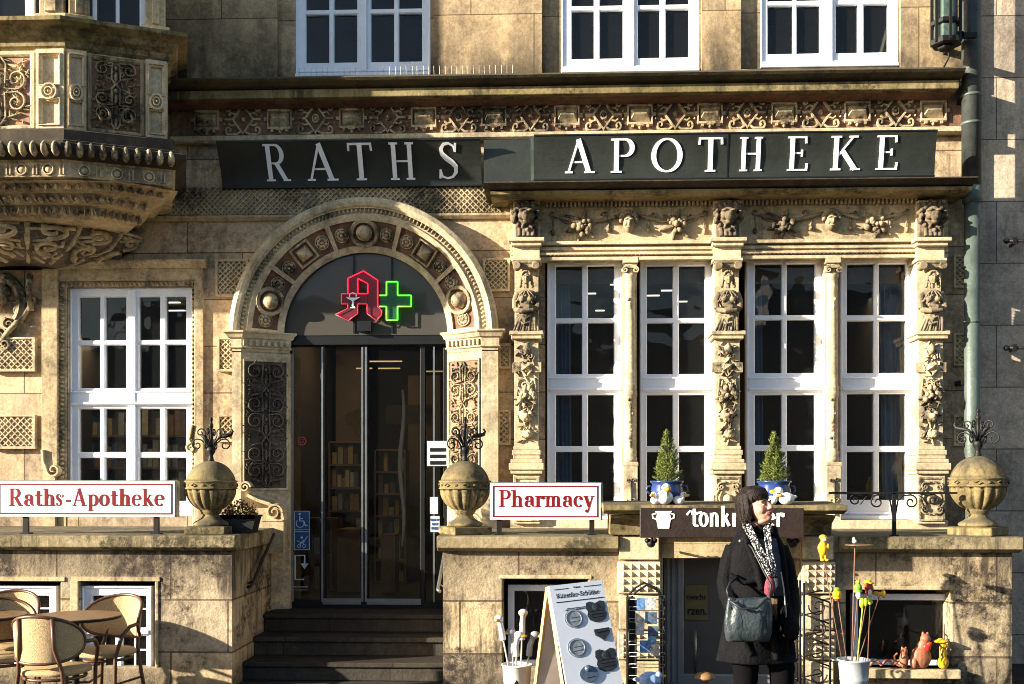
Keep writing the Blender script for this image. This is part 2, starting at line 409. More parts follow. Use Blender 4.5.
def lattice(mb, x0, x1, z0, z1, y, s=.055, w=.014, d=.014):
    """interlaced diamond lattice clipped to a rectangle"""
    for sg in (1, -1):
        k0 = (z0-sg*x1 if sg > 0 else z0+x0); k1 = (z1-sg*x0 if sg > 0 else z1+x1)
        k = math.floor(k0/s)*s
        while k < k1:
            # line z = sg*x + k
            pts = []
            xa = x0; xb = x1; za = sg*xa+k; zb = sg*xb+k
            lo, hi = (za, zb) if sg > 0 else (zb, za)
            if hi > z0 and lo < z1:
                def at(z): return (z-k)/sg
                xs = sorted([at(z0), at(z1)]); a = max(x0, xs[0]); b = min(x1, xs[1])
                if b-a > .006: jj = random.uniform(-.0035, .0035); mb.ribbon([(a, sg*a+k), ((a+b)/2, sg*(a+b)/2+k+jj), (b, sg*b+k)], w*random.uniform(.8, 1.2), y-d*random.uniform(.75, 1.1), y, flat=.6)
            k += s
    # small knobs in the meshes
    nx = int((x1-x0)/s); 
def plaque(mb_frame, mb_lat, x0, x1, z0, z1, y, s=.06):
    mb_frame.slab(x0, x1, z0, z1, y-.045, y+.01, [(x0+.022, x1-.022, z0+.022, z1-.022)], .006, back=False)
    mb_frame.box(x0+.02, x1-.02, y-.012, y+.008, z0+.02, z1-.02)
    lattice(mb_lat, x0+.022, x1-.022, z0+.022, z1-.022, y-.012, s, .016, .022)

# ================================================================= SETTING
g = MB(); g.add([(-300,-300,0),(300,-300,0),(300,300,0),(-300,300,0)], [(0,1,2,3)])
tag(g.build('ground', M['cobble']), None, None, kind='structure')

# ================================================================= THE BUILDING
B = thing('pharmacy_building', 'ornate golden sandstone pharmacy facade with arched portal, oriel and tall white windows', 'building', (0, 0, 0))
XL, XR = X(-160), X(966)
def rect(u0, u1, v0, v1, y=0.):
    uc = (u0+u1)/2; return (X(u0, y), X(u1, y), Z(v1, uc, y), Z(v0, uc, y))

BY = .0           # plane of the bay window frames
# --- lower wall with left window and portal opening
wl_ = rect(70, 194, 288, 516, .06)
portal_hole = (X(284), X(450), .0, Z(250, 366))
zSplit = Z(140, 300)
bayL, bayR = X(506, 0), X(950, 0)
mb = MB()
mb.slab(XL, XR, 0, zSplit, 0, .30, [wl_, portal_hole, (X(545, BY), X(917, BY), Z(519, 700, BY), Z(256, 700, BY))])
mb.build('wall', M['wall'], B)
# --- upper wall: piers in front of recessed jambs
up = [(296, 431, 77), (561, 699, 73), (760, 898, 68)]
zTop = 6.9
mb = MB()
zc = Z(78, 400)
holes = []
for a, b, vb in up: holes.append((X(a-19), X(b+3), Z(vb, (a+b)/2), zTop-.2))
mb.slab(XL, XR, zc-.1, zTop, 0, .06, holes)
mb2 = MB()
holes2 = [(X(a, .08), X(b, .08), Z(vb, (a+b)/2)-.0, zTop-.2) for a, b, vb in up]
mb2.slab(XL, XR, zc-.1, zTop, .065, .34, holes2)
mb.build('upper_wall', M['upwall'], B); mb2.build('upper_wall_jamb', M['upwall'], B)
# solid wall strip behind frieze
mb = MB(); mb.box(XL, XR, .01, .3, zSplit-.001, zc-.1); mb.build('wall_band', M['trim'], B)
# right end return of the building
mb = MB(); mb.box(XR-.3, XR, .30, 4, 0, zTop); mb.build('side_wall', M['wall'], B)

# --- windows
def window(parent, u0, u1, v0, v1, y, cols, rows, transoms=(), cover=None, name='window', depth=.07, panemat='glass', sill=True):
    uc = (u0+u1)/2
    x0, x1, z0, z1 = rect(u0, u1, v0, v1, y)
    holes = [(X(c[0], y), X(c[1], y), Z(r_[1], uc, y), Z(r_[0], uc, y)) for c in cols for r_ in rows]
    mb = MB(); mb.slab(x0, x1, z0, z1, y, y+depth, holes, .009)
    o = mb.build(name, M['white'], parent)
    t = MB()
    # outer frame bead and transoms and centre cover strips
    e = .018
    t.box(x0+.001, x0+e, y-.016, y+.003, z0, z1); t.box(x1-e, x1-.001, y-.016, y+.003, z0, z1); t.box(x0+e, x1-e, y-.015, y+.003, z1-e, z1-.001)
    for a, b in transoms:
        za, zb = Z(b, uc, y), Z(a, uc, y)
        t.box(x0+e, x1-e, y-.014, y+.003, za, zb)
        t.box(x0+e, x1-e, y-.034, y+.003, za+.012, za+.034)
        t.box(x0+e, x1-e, y-.026, y+.003, zb-.018, zb-.004)
    if cover:
        a, b = cover; t.box(X(a, y), X(b, y), y-.024, y+.003, z0+.05, z1-e-.002)
    if sill: t.box(x0-.0, x1+.0, y-.04, y+.003, z0, z0+.03); t.box(x0+e, x1-e, y-.02, y+.003, z0+.045, z0+.06)
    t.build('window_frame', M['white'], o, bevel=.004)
    p = MB()
    for h in holes: p.add([(h[0]-.004, y+.035, h[2]-.004), (h[1]+.004, y+.035, h[2]-.004), (h[1]+.004, y+.035, h[3]+.004), (h[0]-.004, y+.035, h[3]+.004)], [(0,1,2,3)])
    p.build('pane', M[panemat], o)
    return o
yw = .08
for (a, b, vb), cols in zip(up, ([(306,329),(334,357),(371,394),(399,422)], [(572,594),(600,623),(638,660),(666,689)], [(768,793),(797,820),(836,858),(864,888)])):
    pb = vb-15
    window(B, a, b, vb-130, vb, yw, cols, [(pb-48, pb), (pb-103, pb-53)], [], (cols[1][1]+4, cols[2][0]-4))
window(B, 70, 194, 288, 516, .06, [(79,100),(105,126),(139,160),(166,186)], [(297,340),(345,388),(409,452),(458,501)], [(391,406)], (129,136))
BY = .0           # plane of the bay window frames
bays = [((547,622), (556,582), (588,614), (566-300, 318, 323, 374, 395, 446, 452, 503)),
        ((640,713), (647,673), (679,705), (266, 318, 323, 374, 395, 446, 452, 503)),
        ((746,824), (755,782), (787,815), (264, 315, 320, 373, 395, 445, 451, 503)),
        ((840,915), (847,874), (879,906), (264, 315, 321, 373, 394, 446, 452, 500))]
for (u0, u1), c1, c2, r_ in bays:
    window(B, u0, u1, 258, 519, BY, [c1, c2], [(r_[0], r_[1]), (r_[2], r_[3]), (r_[4], r_[5]), (r_[6], r_[7])], [(377, 392)])

# --- interiors behind the glass (rooms, lamps, curtains)
def room(x0, x1, y0, y1, z0, z1, m='interior'):
    mb = MB(); mb.add([(x, y, z) for z in (z0, z1) for y in (y0, y1) for x in (x0, x1)], [(0,1,3,2),(4,6,7,5),(2,3,7,6),(0,2,6,4),(1,5,7,3)])
    return mb.build('interior', M[m], B)
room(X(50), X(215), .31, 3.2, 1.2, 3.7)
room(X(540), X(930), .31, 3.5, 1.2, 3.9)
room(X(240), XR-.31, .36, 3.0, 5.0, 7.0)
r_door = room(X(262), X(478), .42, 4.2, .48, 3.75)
lm = MB()
for (u, v, y, w) in ((84,308,2.4,.2),(172,303,2.4,.22),(175,311,2.6,.28),(566,301,2.5,.07),(590,294,2.3,.16),(600,311,2.6,.12),(652,296,2.4,.2),(668,291,2.2,.18),(682,302,2.6,.14),(612,285,2.0,.05)):
    x = X(u, y); z = Z(v, u, y); lm.box(x-w*.42, x+w*.42, y-.02, y+.02, z, z+.010)
lm.build('ceiling_lamp', M['lampwarm'], B)
for u0, u1 in ((549,620), (642,711), (748,822), (842,913)):
    mb = MB(); mb.box(X(u0, .14), X(u1, .14), .13, .16, Z(284, u0, .14), Z(258, u0, .14))
    mb.build('pelmet', M['pelmet'], B)
def curtain(u0, u1, v0, v1, y, n, name='curtain'):
    mb = MB(); x0, x1 = X(u0, y), X(u1, y); z0, z1 = Z(v1, u0, y), Z(v0, u0, y); N_ = n*8
    vs = []; fs = []
    for j in range(2):
        for i in range(N_+1):
            vs.append((x0+(x1-x0)*i/N_+(.02*(1-j)), y+.025*sin(2*pi*i/8+.7*sin(i*.3)), (z0, z1)[j]))
    for i in range(N_): fs.append((i, i+1, N_+2+i, N_+1+i))
    mb.add(vs, fs, True); mb.build(name, M['curtain'], B)
curtain(880, 911, 258, 519, .26, 6); curtain(553, 570, 262, 519, .26, 4); curtain(748, 762, 262, 519, .26, 3)
# shelves with goods behind left window and in the shop
def shelf(x0, x1, y, z0, z1, rows, seed, wood='wood_in', name='shelf', dens=.06, palette=((.3,.16,.06),(.35,.28,.16),(.12,.05,.03),(.2,.2,.22),(.32,.22,.05),(.1,.12,.2))):
    rnd = random.Random(seed); mb = MB(); h = (z1-z0)/rows
    for i in range(rows+1): mb.box(x0, x1, y, y+.3, z0+i*h-.012, z0+i*h+.012)
    mb.box(x0, x1, y+.3, y+.32, z0, z1); mb.box(x0-.02, x0, y, y+.32, z0, z1); mb.box(x1, x1+.02, y, y+.32, z0, z1)
    o = mb.build(name, M[wood], B)
    gs = [MB() for _ in palette]
    for i in range(rows):
        x = x0+.02
        while x < x1-.05:
            w = rnd.uniform(.04, dens); hh = rnd.uniform(.35, .85)*h; k = rnd.randrange(len(palette))
            if rnd.random() < .85: gs[k].box(x, min(x+w, x1-.01), y+.03, y+.2, z0+i*h+.013, z0+i*h+.013+hh)
            x += w+rnd.uniform(.004, .02)
    for k, gm in enumerate(gs):
        if gm.v: tag(gm.build('goods', goods[k % len(goods)], o), None, None, kind='stuff')
goods = [mat('goods_%s' % n, c, .5, var=.25, vs=25) for n, c in (('orange',(.34,.20,.09)),('cream',(.55,.48,.34)),('brown',(.12,.06,.035)),('grey',(.30,.31,.33)),('ochre',(.38,.30,.13)),('blue',(.08,.13,.26)))]
shelf(X(74, .8), X(192, .8), .9, Z(500, 130, .9), Z(404, 130, .9), 3, 1)
shelf(X(330, 2.6), X(362, 2.6), 2.6, .5, 2.1, 6, 2)
shelf(X(376, 2.4), X(404, 2.4), 2.4, .5, 2.0, 6, 3)
shelf(X(290, 1.2), X(326, 1.2), 1.4, .5, 1.25, 2, 5)
mb = MB(); mb.box(X(336, 3), X(366, 3), 3.0, 3.1, 1.7, 3.6); mb.box(X(408, 3), X(440, 3), 3.0, 3.1, 1.0, 2.9)
mb.build('partition', M['interior_warm'], B)
mb = MB(); mb.box(X(337, 1.3), X(360, 1.3), 1.3, 1.8, .5, 1.15); mb.box(X(386, 1.6), X(432, 1.6), 1.6, 1.64, Z(424, 400, 1.6), Z(405, 400, 1.6)); mb.box(X(378, 1.0), X(392, 1.0), 1.2, 1.5, .5, 1.1); mb.build('counter', M['wood_in'], B)
mb = MB(); mb.M = Matrix.Translation((X(354, 1.5), 1.5, Z(417, 354, 1.5))) @ Matrix.Rotation(R(-25), 4, 'Y')
mb.box(-.1, .1, 0, .01, -.06, .06); mb.box(-.06, .04, .0, .012, -.2, -.06); mb.build('poster', mat('yellow_poster', (.5,.3,.03), .6), B)
mb = MB()
for v, a, b in ((362,368,402),(369,356,372),(372,420,446),(369,378,400)): mb.box(X(a, 2.2), X(b, 2.2), 2.2, 2.22, Z(v, a, 2.2), Z(v, a, 2.2)+.014)
mb.build('lamp_strip', mat('strip', (.5,.4,.2), .5, emit=(1,.7,.35), es=.12), B)
mb = MB(); x = X(402, .9)
mb.tube([(x+.02*sin(i*.7), .9, 1.0+i*.12) for i in range(14)], lambda t: .012+.012*sin(pi*t), n=6); mb.build('banner_edge', M['boardwhite'], B)
# dim lamps of the shop (the photograph shows them lit)
for (x, y, z, e) in ((X(366, 1.8), 1.8, 3.3, 2.8), (X(130, 1.6), .55, 3.0, 2.6), (X(650, 1.6), 1.6, 3.6, 2.5), (X(850,1.6), 1.6, 3.6, 2)):
    l = bpy.data.lights.new('shop_lamp', 'AREA'); l.energy = e; l.size = .7; l.color = (1, .72, .4)
    lo = bpy.data.objects.new('shop_lamp', l); C.objects.link(lo); lo.location = (x, y, z); lo.parent = B

# --- cornice A
def cornice(x0, x1, ztop, zbot, prof, mat_, name, bevel=0):
    mb = MB(); mb.extrude_x([(y, zbot+(ztop-zbot)*t) for y, t in prof], x0, x1); return mb.build(name, mat_, B, bevel=bevel)
xa0, xa1 = X(150, -.3), X(966, -.38)
zt, zb = Z(75, 300, -.36), Z(98, 300, -.27)
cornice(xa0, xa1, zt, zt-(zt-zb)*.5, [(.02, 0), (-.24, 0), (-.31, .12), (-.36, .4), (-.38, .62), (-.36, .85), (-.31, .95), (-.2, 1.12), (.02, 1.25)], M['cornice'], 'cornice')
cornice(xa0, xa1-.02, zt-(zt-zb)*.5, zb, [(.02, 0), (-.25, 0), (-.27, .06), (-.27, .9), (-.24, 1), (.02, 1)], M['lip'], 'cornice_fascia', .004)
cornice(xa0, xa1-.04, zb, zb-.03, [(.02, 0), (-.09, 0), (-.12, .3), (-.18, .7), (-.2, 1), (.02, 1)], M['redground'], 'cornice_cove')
# bird spikes on the cornice
mb = MB()
u = 300
while u < 516:
    x = X(u, -.2); z = zt+.01
    mb.tube([(x, -.2, z-.03), (x+random.uniform(-.006,.006), -.21, z+.11)], .0022, n=4, cap=False); u += 5.6
mb.tube([(X(300, -.2), -.2, zt+.012), (X(516, -.2), -.2, zt+.012)], .004, n=4)
mb.build('bird_spikes', mat('spike', (.55,.5,.42), .5), B)
# --- frieze A
yf = -.05; z0f, z1f = Z(133, 500, yf), Z(101, 500, yf)+.02
mb = MB(); mb.box(X(172, yf), XR, yf, .02, z0f, z1f+.06); mb.build('frieze', M['redground'], B)
orn = MB(); orn.ribbon = lambda p_, w_, *a_, **k_: MB.ribbon(orn, p_, (lambda t, w_=w_: (w_(t) if callable(w_) else w_)*1.5), *a_, **k_); d = .026; zc_ = (z0f+z1f)/2-.008; hh = (z1f-z0f)
us = [207, 280, 352, 424, 494, 567, 640, 710, 784, 857, 933]
for i, u in enumerate(us):
    cx = X(u, yf); w = .215; h = .125
    for (k, ww) in ((1.0, .014), ):
        orn.ribbon([(cx-w/2,zc_-h/2),(cx+w/2,zc_-h/2),(cx+w/2,zc_+h/2),(cx-w/2,zc_+h/2)], .022, yf-d, yf, True)
    a, b = w/2-.018, h/2-.018                 # hipped block
    orn.add([(cx-a,yf,zc_-b),(cx+a,yf,zc_-b),(cx+a,yf,zc_+b),(cx-a,yf,zc_+b),(cx-a+.03,yf-.055,zc_-.003),(cx+a-.03,yf-.055,zc_-.003),(cx+a-.03,yf-.055,zc_+.003),(cx-a+.03,yf-.055,zc_+.003)],
            [(4,5,6,7),(0,1,5,4),(1,2,6,5),(2,3,7,6),(3,0,4,7)])
    for sx in (-1, 1):
        for sz in (-1, 1):
            orn.box(cx+sx*w*.32-.012, cx+sx*w*.32+.012, yf-d, yf, zc_+sz*(h/2+.018)-.009, zc_+sz*(h/2+.018)+.009)
        orn.box(cx+sx*(w/2+.02)-.014, cx+sx*(w/2+.02)+.014, yf-d*.9, yf, zc_-.012, zc_+.012)
    for sz in (-1, 1): orn.dome(cx, zc_+sz*(h/2+.024), .017, yf, d, n=9, m=3); orn.ribbon([(cx-.03, zc_+sz*(h/2+.012)), (cx+.03, zc_+sz*(h/2+.012))], .012, yf-d, yf)
    # diamond between
    nu = us[i+1] if i+1 < len(us) else u+73
    for mid in ([(u+nu)/2]+([u-36] if i == 0 else [])):
        cx2 = X(mid, yf); r_ = .095
        if cx2 > XR-.12 or cx2 < X(175, yf): continue
        orn.ribbon([(cx2-r_, zc_), (cx2, zc_-r_*1.05), (cx2+r_, zc_), (cx2, zc_+r_*1.05)], .02, yf-d*1.1, yf, True)
        if i % 2: orn.ring(cx2, zc_, .026, .012, yf-d, yf, 14)
        orn.dome(cx2, zc_, .02, yf, d*1.4, n=10, m=3)
        for sx in (-1, 1):
            orn.ribbon([(cx2+sx*r_, zc_), (cx2+sx*(r_+.07), zc_)], .016, yf-d, yf)
            for sz in (-1, 1):
                orn.ribbon([(cx2+sx*.02, zc_+sz*r_*.9), (cx2+sx*.055, zc_+sz*.105), (cx2+sx*.10, zc_+sz*.105)]+spiral(cx2+sx*.13, zc_+sz*.075, .032, sz*pi/2, 1.0, -sx*sz, 14), lambda t: .017*(1-.35*t), yf-d, yf)
                orn.ribbon([(cx2+sx*(r_*.6), zc_+sz*.035), (cx2+sx*.105, zc_+sz*.045), (cx2+sx*.13, zc_+sz*.03)], .013, yf-d, yf)
                orn.dome(cx2+sx*.03, zc_+sz*.12, .011, yf, d, n=7, m=2)
                orn.dome(cx2+sx*.175, zc_+sz*.03, .009, yf, d, n=7, m=2)
orn.v = [(x, y, min(z1f+.03, max(z0f+.004, zc_+(z-zc_)*1.3))) if abs(z-zc_) < .2 else (x, y, z) for x, y, z in orn.v]
orn.build('frieze_ornament', M['carve'], B)
mb = MB(); mb.extrude_x([(.02, z0f-.06), (-.07, z0f-.06), (-.09, z0f-.045), (-.09, z0f-.01), (-.075, z0f), (.02, z0f)], X(172, yf), XR); mb.build('frieze_ledge', M['pale'], B)

# --- lattice band under the signs on the left
mb = MB(); ml = MB()
zl0, zl1 = Z(217, 200), Z(188, 200)
mb.box(X(120), X(512), -.03, .01, zl0, zl1); mb.extrude_x([(.0, zl0-.045), (-.03, zl0-.045), (-.055, zl0-.02), (-.055, zl0), (0, zl0)], X(110), X(512))
lattice(ml, X(122), X(502), zl0+.008, zl1-.005, -.03, .052, .015, .018)
mb.build('lattice_band', M['trim'], B); ml.build('lattice', M['carve'], B)
# plaques
def put_plaque(x0, x1, z0, z1, y, s_):
    mf = MB(); ml = MB(); plaque(mf, ml, x0, x1, z0, z1, y, s_)
    o = mf.build('plaque', M['pale'], B, bevel=.003); ml.build('lattice', M['pale'], o)
for a, b, c, d_ in ((-10,38,338,372),(-10,38,415,449),(217,250,260,297),(219,240,338,372),(219,240,415,442),(483,510,259,292),(499,511,344,369),(498,511,410,445)):
    x0, x1, z0, z1 = rect(a, b, c, d_); put_plaque(x0, x1, z0, z1, -.01 if a > 0 else -.02, .05 if a > 0 else .058)
for c, d_ in ((255,288),(333,366),(415,446)):
    x0, x1, z0, z1 = rect(953, 966, c, d_, -.02); put_plaque(x0, x1, z0, z1, -.0, .05)

# --- left window surround
mb = MB(); W0, W1 = X(52), X(207); zt_ = Z(262, 130)
x0, x1, z0, z1 = wl_
mb.slab(X(45), X(204), 1.2, Z(268, 130), -.035, .01, [(x0-.09, x1+.03, 1.0, z1+.05)], .01)
mb.slab(x0-.085, x1+.028, 1.2, z1+.046, -.006, .02, [(x0, x1, 1.0, z1)], .01)
mb.extrude_x([(0, zt_-.07), (-.05, zt_-.07), (-.09, zt_-.03), (-.11, zt_-.02), (-.11, zt_), (0, zt_+.02)], X(50), X(208))
mb.box(X(43, -.03), X(60), -.06, .0, Z(470, 50), Z(262, 50))
mb.build('window_surround', M['trim'], B, bevel=.004)
mb = MB()
z = Z(500, 130)
while z < z1+.03:
    mb.dome(x0-.045, z, .026, -.006, .03, .015, n=8, m=3); mb.dome(x1+.014, z, .012, -.006, .022, .013, n=8, m=3); z += .042
x = x0-.03
while x < x1+.02: mb.dome(x, z1+.023, .015, -.006, .03, .02, n=8, m=3); x += .042
mb.build('egg_moulding', M['carve'], B)
mb = MB()
mb.ribbon([(X(46), Z(450, 50)), (X(47), Z(462, 50)), (X(50), Z(470, 50))]+spiral(X(57), Z(470, 57), .065, pi, 1.3, 1), lambda t: .035*(1-.5*t), -.09, -.02); mb.build('console', M['pale'], B); mb = MB()
mb.ribbon([(X(193), Z(425, 190)), (X(190), Z(440, 190))]+spiral(X(192), Z(448, 192), .045, pi/2, 1.3, 1), lambda t: .03*(1-.5*t), -.05, -.0)
mb.build('console', M['pale'], B)
# cartouche with head and scrolls at the far left below the oriel
mb = MB(); cx, cz_ = X(-4), Z(305, 5)
mb.sweep_arc(cx, cz_, [(.31, 0), (.31, -.06), (.27, -.1), (.23, -.08), (.22, -.02)], -.6, pi, 30)
mb.ell((cx+.04, -.05, cz_+.1), (.09, .1, .13)); mb.ell((cx+.05, -.14, cz_+.08), (.02, .05, .03))
for k in range(9): mb.ell((cx+.02+.11*cos(k*.7), -.06, cz_+.12+.13*sin(k*.7)), (.04,.05,.04), 8, 6)
for (u, v, r_, a) in ((3, 335, .07, 0), (12, 325, .06, 2), (22, 312, .05, 1), (34, 300, .045, 3), (8, 345, .05, 4)):
    mb.ribbon(spiral(X(u), Z(v, u), r_, a, 1.3), lambda t: .03*(1-.5*t), -.08, 0); mb.dome(X(u), Z(v, u), r_*.35, 0, .07)
mb.tube([(X(33), -.06, Z(275, 33)), (X(33), -.08, Z(290, 33)), (X(34), -.06, Z(312, 33))], lambda t: .03+.018*sin(pi*t*2)**2)
mb.tube([(X(3), -.05, Z(342, 3)), (X(15), -.08, Z(330, 15)), (X(27), -.06, Z(316, 27)), (X(35), -.05, Z(304, 33))], .025)
mb.build('cartouche', M['carve'], B)

# --- PORTAL
cx, cz_ = X(366), Z(335, 366); px = PX(366)
yF, yB = -.20, -.004
R1, R2, R3, R4 = 133*px, 122*px, 116*px, 83*px
mb = MB()
mb.sweep_arc(cx, cz_, [(R1, .02), (R1, yF+.02), (R1-.01, yF), (R1-.05, yF-.02), (R2+.02, yF-.01), (R2+.008, yF+.01), (R2, yF+.01), (R2, yF+.04), (R3, yF+.04)], 0, pi, 64)
mb.build('portal_arch', M['pale'], B)
arch = [o for o in C.objects if o.name == 'portal_arch'][0]
# radial profile of the splay: radius R3 at yF+.04 -> R4 at yB
def sp(t): return (R3+(R4-R3)*t, yF+.04+(yB-yF-.04)*t)
mb = MB(); a, b = sp(.12), sp(.84)
mb.sweep_arc(cx, cz_, [a, b], 0, pi, 64); mb.build('arch_ground', M['redground'], arch)
mb = MB()
def up_(p, h=.022):                           # lift off the splay surface
    n = Vector((R4-R3, yB-yF-.04)).normalized(); return (p[0]-n.y*h, p[1]+n.x*h*1.0)
for t0, t1 in ((0, .14), (.82, 1.0)):
    p0, p1 = sp(t0), sp(t1); mb.sweep_arc(cx, cz_, [p0, up_(p0), up_(p1), p1], 0, pi, 64)
for ang in (109, 71, 144, 36, 178.5, 1.5):
    q0, q1 = up_(sp(.1), .024), up_(sp(.9), .024)
    mb.sweep_arc(cx, cz_, [q0, q1], R(ang-1.3), R(ang+1.3), 2)
mb.build('arch_band', M['pale'], arch)
mb = MB()
k = 0
while k < 90:                                  # egg row
    t = R(1+k*2); k += 1
    r_, y_ = sp(.0); mb.M = Matrix.Translation((cx+(R2-.018)*cos(t), yF+.04, cz_+(R2-.018)*sin(t))) @ Matrix.Rotation(-t, 4, 'Y')
    mb.dome(0, 0, .026, 0, .03, .014, n=7, m=2)
mb.M = None
nrm = Vector((0, 0, 0))
def splay_frame(t, s):
    r_, y_ = sp(s); tl = Vector((-sin(t), 0, cos(t)))            # tangent
    inn = Vector((-(R3-R4)*cos(t), (yB-yF-.04), -(R3-R4)*sin(t))).normalized()
    n = inn.cross(tl).normalized()
    if n.y > 0: n = -n
    # local x=tangent, local -y = normal outward, local z = inn
    m = Matrix((( tl.x, -n.x, inn.x, cx+r_*cos(t)), (tl.y, -n.y, inn.y, y_), (tl.z, -n.z, inn.z, cz_+r_*sin(t)), (0,0,0,1)))
    return m
for ang, kind in ((90,'c'),(127,'s'),(53,'s'),(161,'c'),(19,'c')):
    mb.M = splay_frame(R(ang), .48)
    if kind == 'c': mb.ring(0, 0, .115, .045, -.035, 0); mb.dome(0, 0, .075, 0, .095, n=20, m=6)
    else:
        mb.ribbon([(-.09,-.09),(.09,-.09),(.09,.09),(-.09,.09)], .035, -.03, 0, True)
        mb.add([(-.06,-.0,-.06),(.06,0,-.06),(.06,0,.06),(-.06,0,.06),(-.045,-.05,-.045),(.045,-.05,-.045),(.045,-.05,.045),(-.045,-.05,.045),(0,-.09,0)],
               [(0,1,5,4),(1,2,6,5),(2,3,7,6),(3,0,4,7),(4,5,8),(5,6,8),(6,7,8),(7,4,8)])
for ang in (103,77,115,139,65,41,150,172,30,8):
    mb.M = splay_frame(R(ang), .48); rosette(mb, 0, 0, .06, 0, .03, 8); mb.ring(0, 0, .06, .012, -.015, 0, 16)
mb.M = None
mb.build('arch_boss', M['carve'], arch)
# wall patch under arch ring is closed by ring; lunette glass
mb = MB(); n = 40
mb.prism([(cx+(R4+.02)*cos(pi*i/n), cz_+(R4+.02)*sin(pi*i/n)) for i in range(n+1)], .012, .022)
lun = mb.build('lunette', M['lunette'], arch)
mb = MB()
for u in (354, 392): mb.box(X(u, 0)-.008, X(u, 0)+.008, -.002, .012, Z(333, u), Z(256, u))
mb.box(X(357, -.06), X(371, -.06), -.06, .012, Z(331, 364, -.06), Z(321, 364, -.06))
mb.build('lunette_bar', M['doormetal'], arch)
# splayed jambs
zC = cz_ - .0
for side, (uo, ui, uf) in (('l', (241, 290, 232)), ('r', (482, 447, 498))):
    xo, xi, xf = X(uo, yF), X(ui, yB), X(uf, yF)
    sgn = 1 if side == 'l' else -1
    mb = MB(); zb_ = .45; zt_ = Z(353, 366)
    pts = [(xf, .02), (xf, yF), (xo, yF), (xi, yB), (xi, .42), (xf, .42)]
    vs = [(p[0], p[1], z) for z in (zb_, zt_) for p in pts]; n = 6
    fs = [((i+1) % n, i, n+i, n+(i+1) % n) for i in range(n)]
    mb.add(vs, fs if sgn < 0 else [f[::-1] for f in fs])
    pier = mb.build('portal_pier', M['pale'], B)
    # capital following the plan
    mb = MB()
    def plan(o, z):
        a = Vector((xf-sgn*o, .02)); b = Vector((xf-sgn*o, yF-o)); c_ = Vector((xo+sgn*o*.6, yF-o)); e = Vector((xi+sgn*o, yB-.0)); return [(q.x, q.y, z) for q in (a, b, c_, e)]
    lv = [(0, zt_-.01), (.0, zt_+.02), (.02, zt_+.03), (.02, zt_+.04), (.008, zt_+.045), (.012, zt_+.11), (.03, zt_+.12), (.045, zt_+.15), (.065, zt_+.165), (.065, cz_), (.0, cz_+.006)]
    lv[-2] = (.065, max(cz_, zt_+.18))
    vs = []; fs = []
    for o_, z in lv: vs += plan(o_, z)
    for j in range(len(lv)-1):
        for i in range(3): fs.append((j*4+i, j*4+i+1, (j+1)*4+i+1, (j+1)*4+i))
    fs.append(tuple((len(lv)-1)*4+i for i in range(4)))
    mb.add(vs, fs if sgn > 0 else [f[::-1] for f in fs]); mb.build('capital', M['pale'], pier)
    # flutes in the capital neck + carved panel on the splay face
    o_, e_ = Vector((xo, yF)), Vector((xi, yB)); Ls = (e_-o_).length; dd = (e_-o_)/Ls
    if sgn < 0: o_, dd = e_, -dd
    n2 = Vector((dd.y, -dd.x))
    mt = Matrix(((dd.x, -n2.x, 0, o_.x), (dd.y, -n2.y, 0, o_.y), (0,0,1,0), (0,0,0,1)))
    mb = MB(); mb.M = mt
    for k in range(8):
        xx = .03+k*(Ls-.06)/7; mb.box(xx-.011, xx+.011, -.03, .005, zt_+.05, zt_+.10)
    mb.build('flute', M['pale'], pier)
    zp0, zp1 = Z(488, 366), Z(363, 366)
    mb = MB(); mb.M = mt; mb.box(.035, Ls-.035, -.004, .01, zp0, zp1); mb.build('panel_ground', M['shadeground' if sgn > 0 else 'pinkground'], pier)  # left panel coloured dark for its shade, right panel kept pale
    mb = MB(); mb.M = mt; mb.slab(.02, Ls-.02, zp0-.02, zp1+.02, -.016, .004, [(.035, Ls-.035, zp0, zp1)], .006, back=False); mb.build('panel_border', M['pale'], pier)
    mb = MB(); mb.M = mt; scroll_panel(mb, .037, Ls-.037, zp0+.01, zp1-.01, -.004, .024, .018, .62)
    for k in range(210): leaf(mb, random.uniform(.05, Ls-.05), random.uniform(zp0+.03, zp1-.03), random.uniform(0, 6.28), random.uniform(.025, .05), .014, -.004, .015)
    mb.build('panel_relief', M['darkcarve' if sgn > 0 else 'carve'], pier)  # left relief darkened for the same shade
# stair cheek scroll (stone volute) at the left of the door
mb = MB(); yy = -.2
for (u, v, r_, a, d_) in ((246, 487, .05, 0, 1), (275, 512, .075, 0, 1)):
    mb.M = Matrix.Translation((0, 0, 0)); mb.ribbon(spiral(X(u, yy), Z(v, u, yy), r_, a, 1.6, d_), lambda t: .03*(1-.4*t), yy-.05, yy+.06)
mb.ribbon([(X(u, yy), Z(v, u, yy)) for u, v in ((248,495),(258,500),(270,504),(282,512),(284,520))], .05, yy-.04, yy+.06)
mb.ribbon([(X(u, yy), Z(v, u, yy)) for u, v in ((246,515),(262,520),(284,520))], .04, yy-.03, yy+.06)
mb.box(X(238, yy), X(284, yy), yy-.02, yy+.1, 1.0, Z(508, 260, yy))
mb.M = None; mb.build('volute', M['trim'], B)

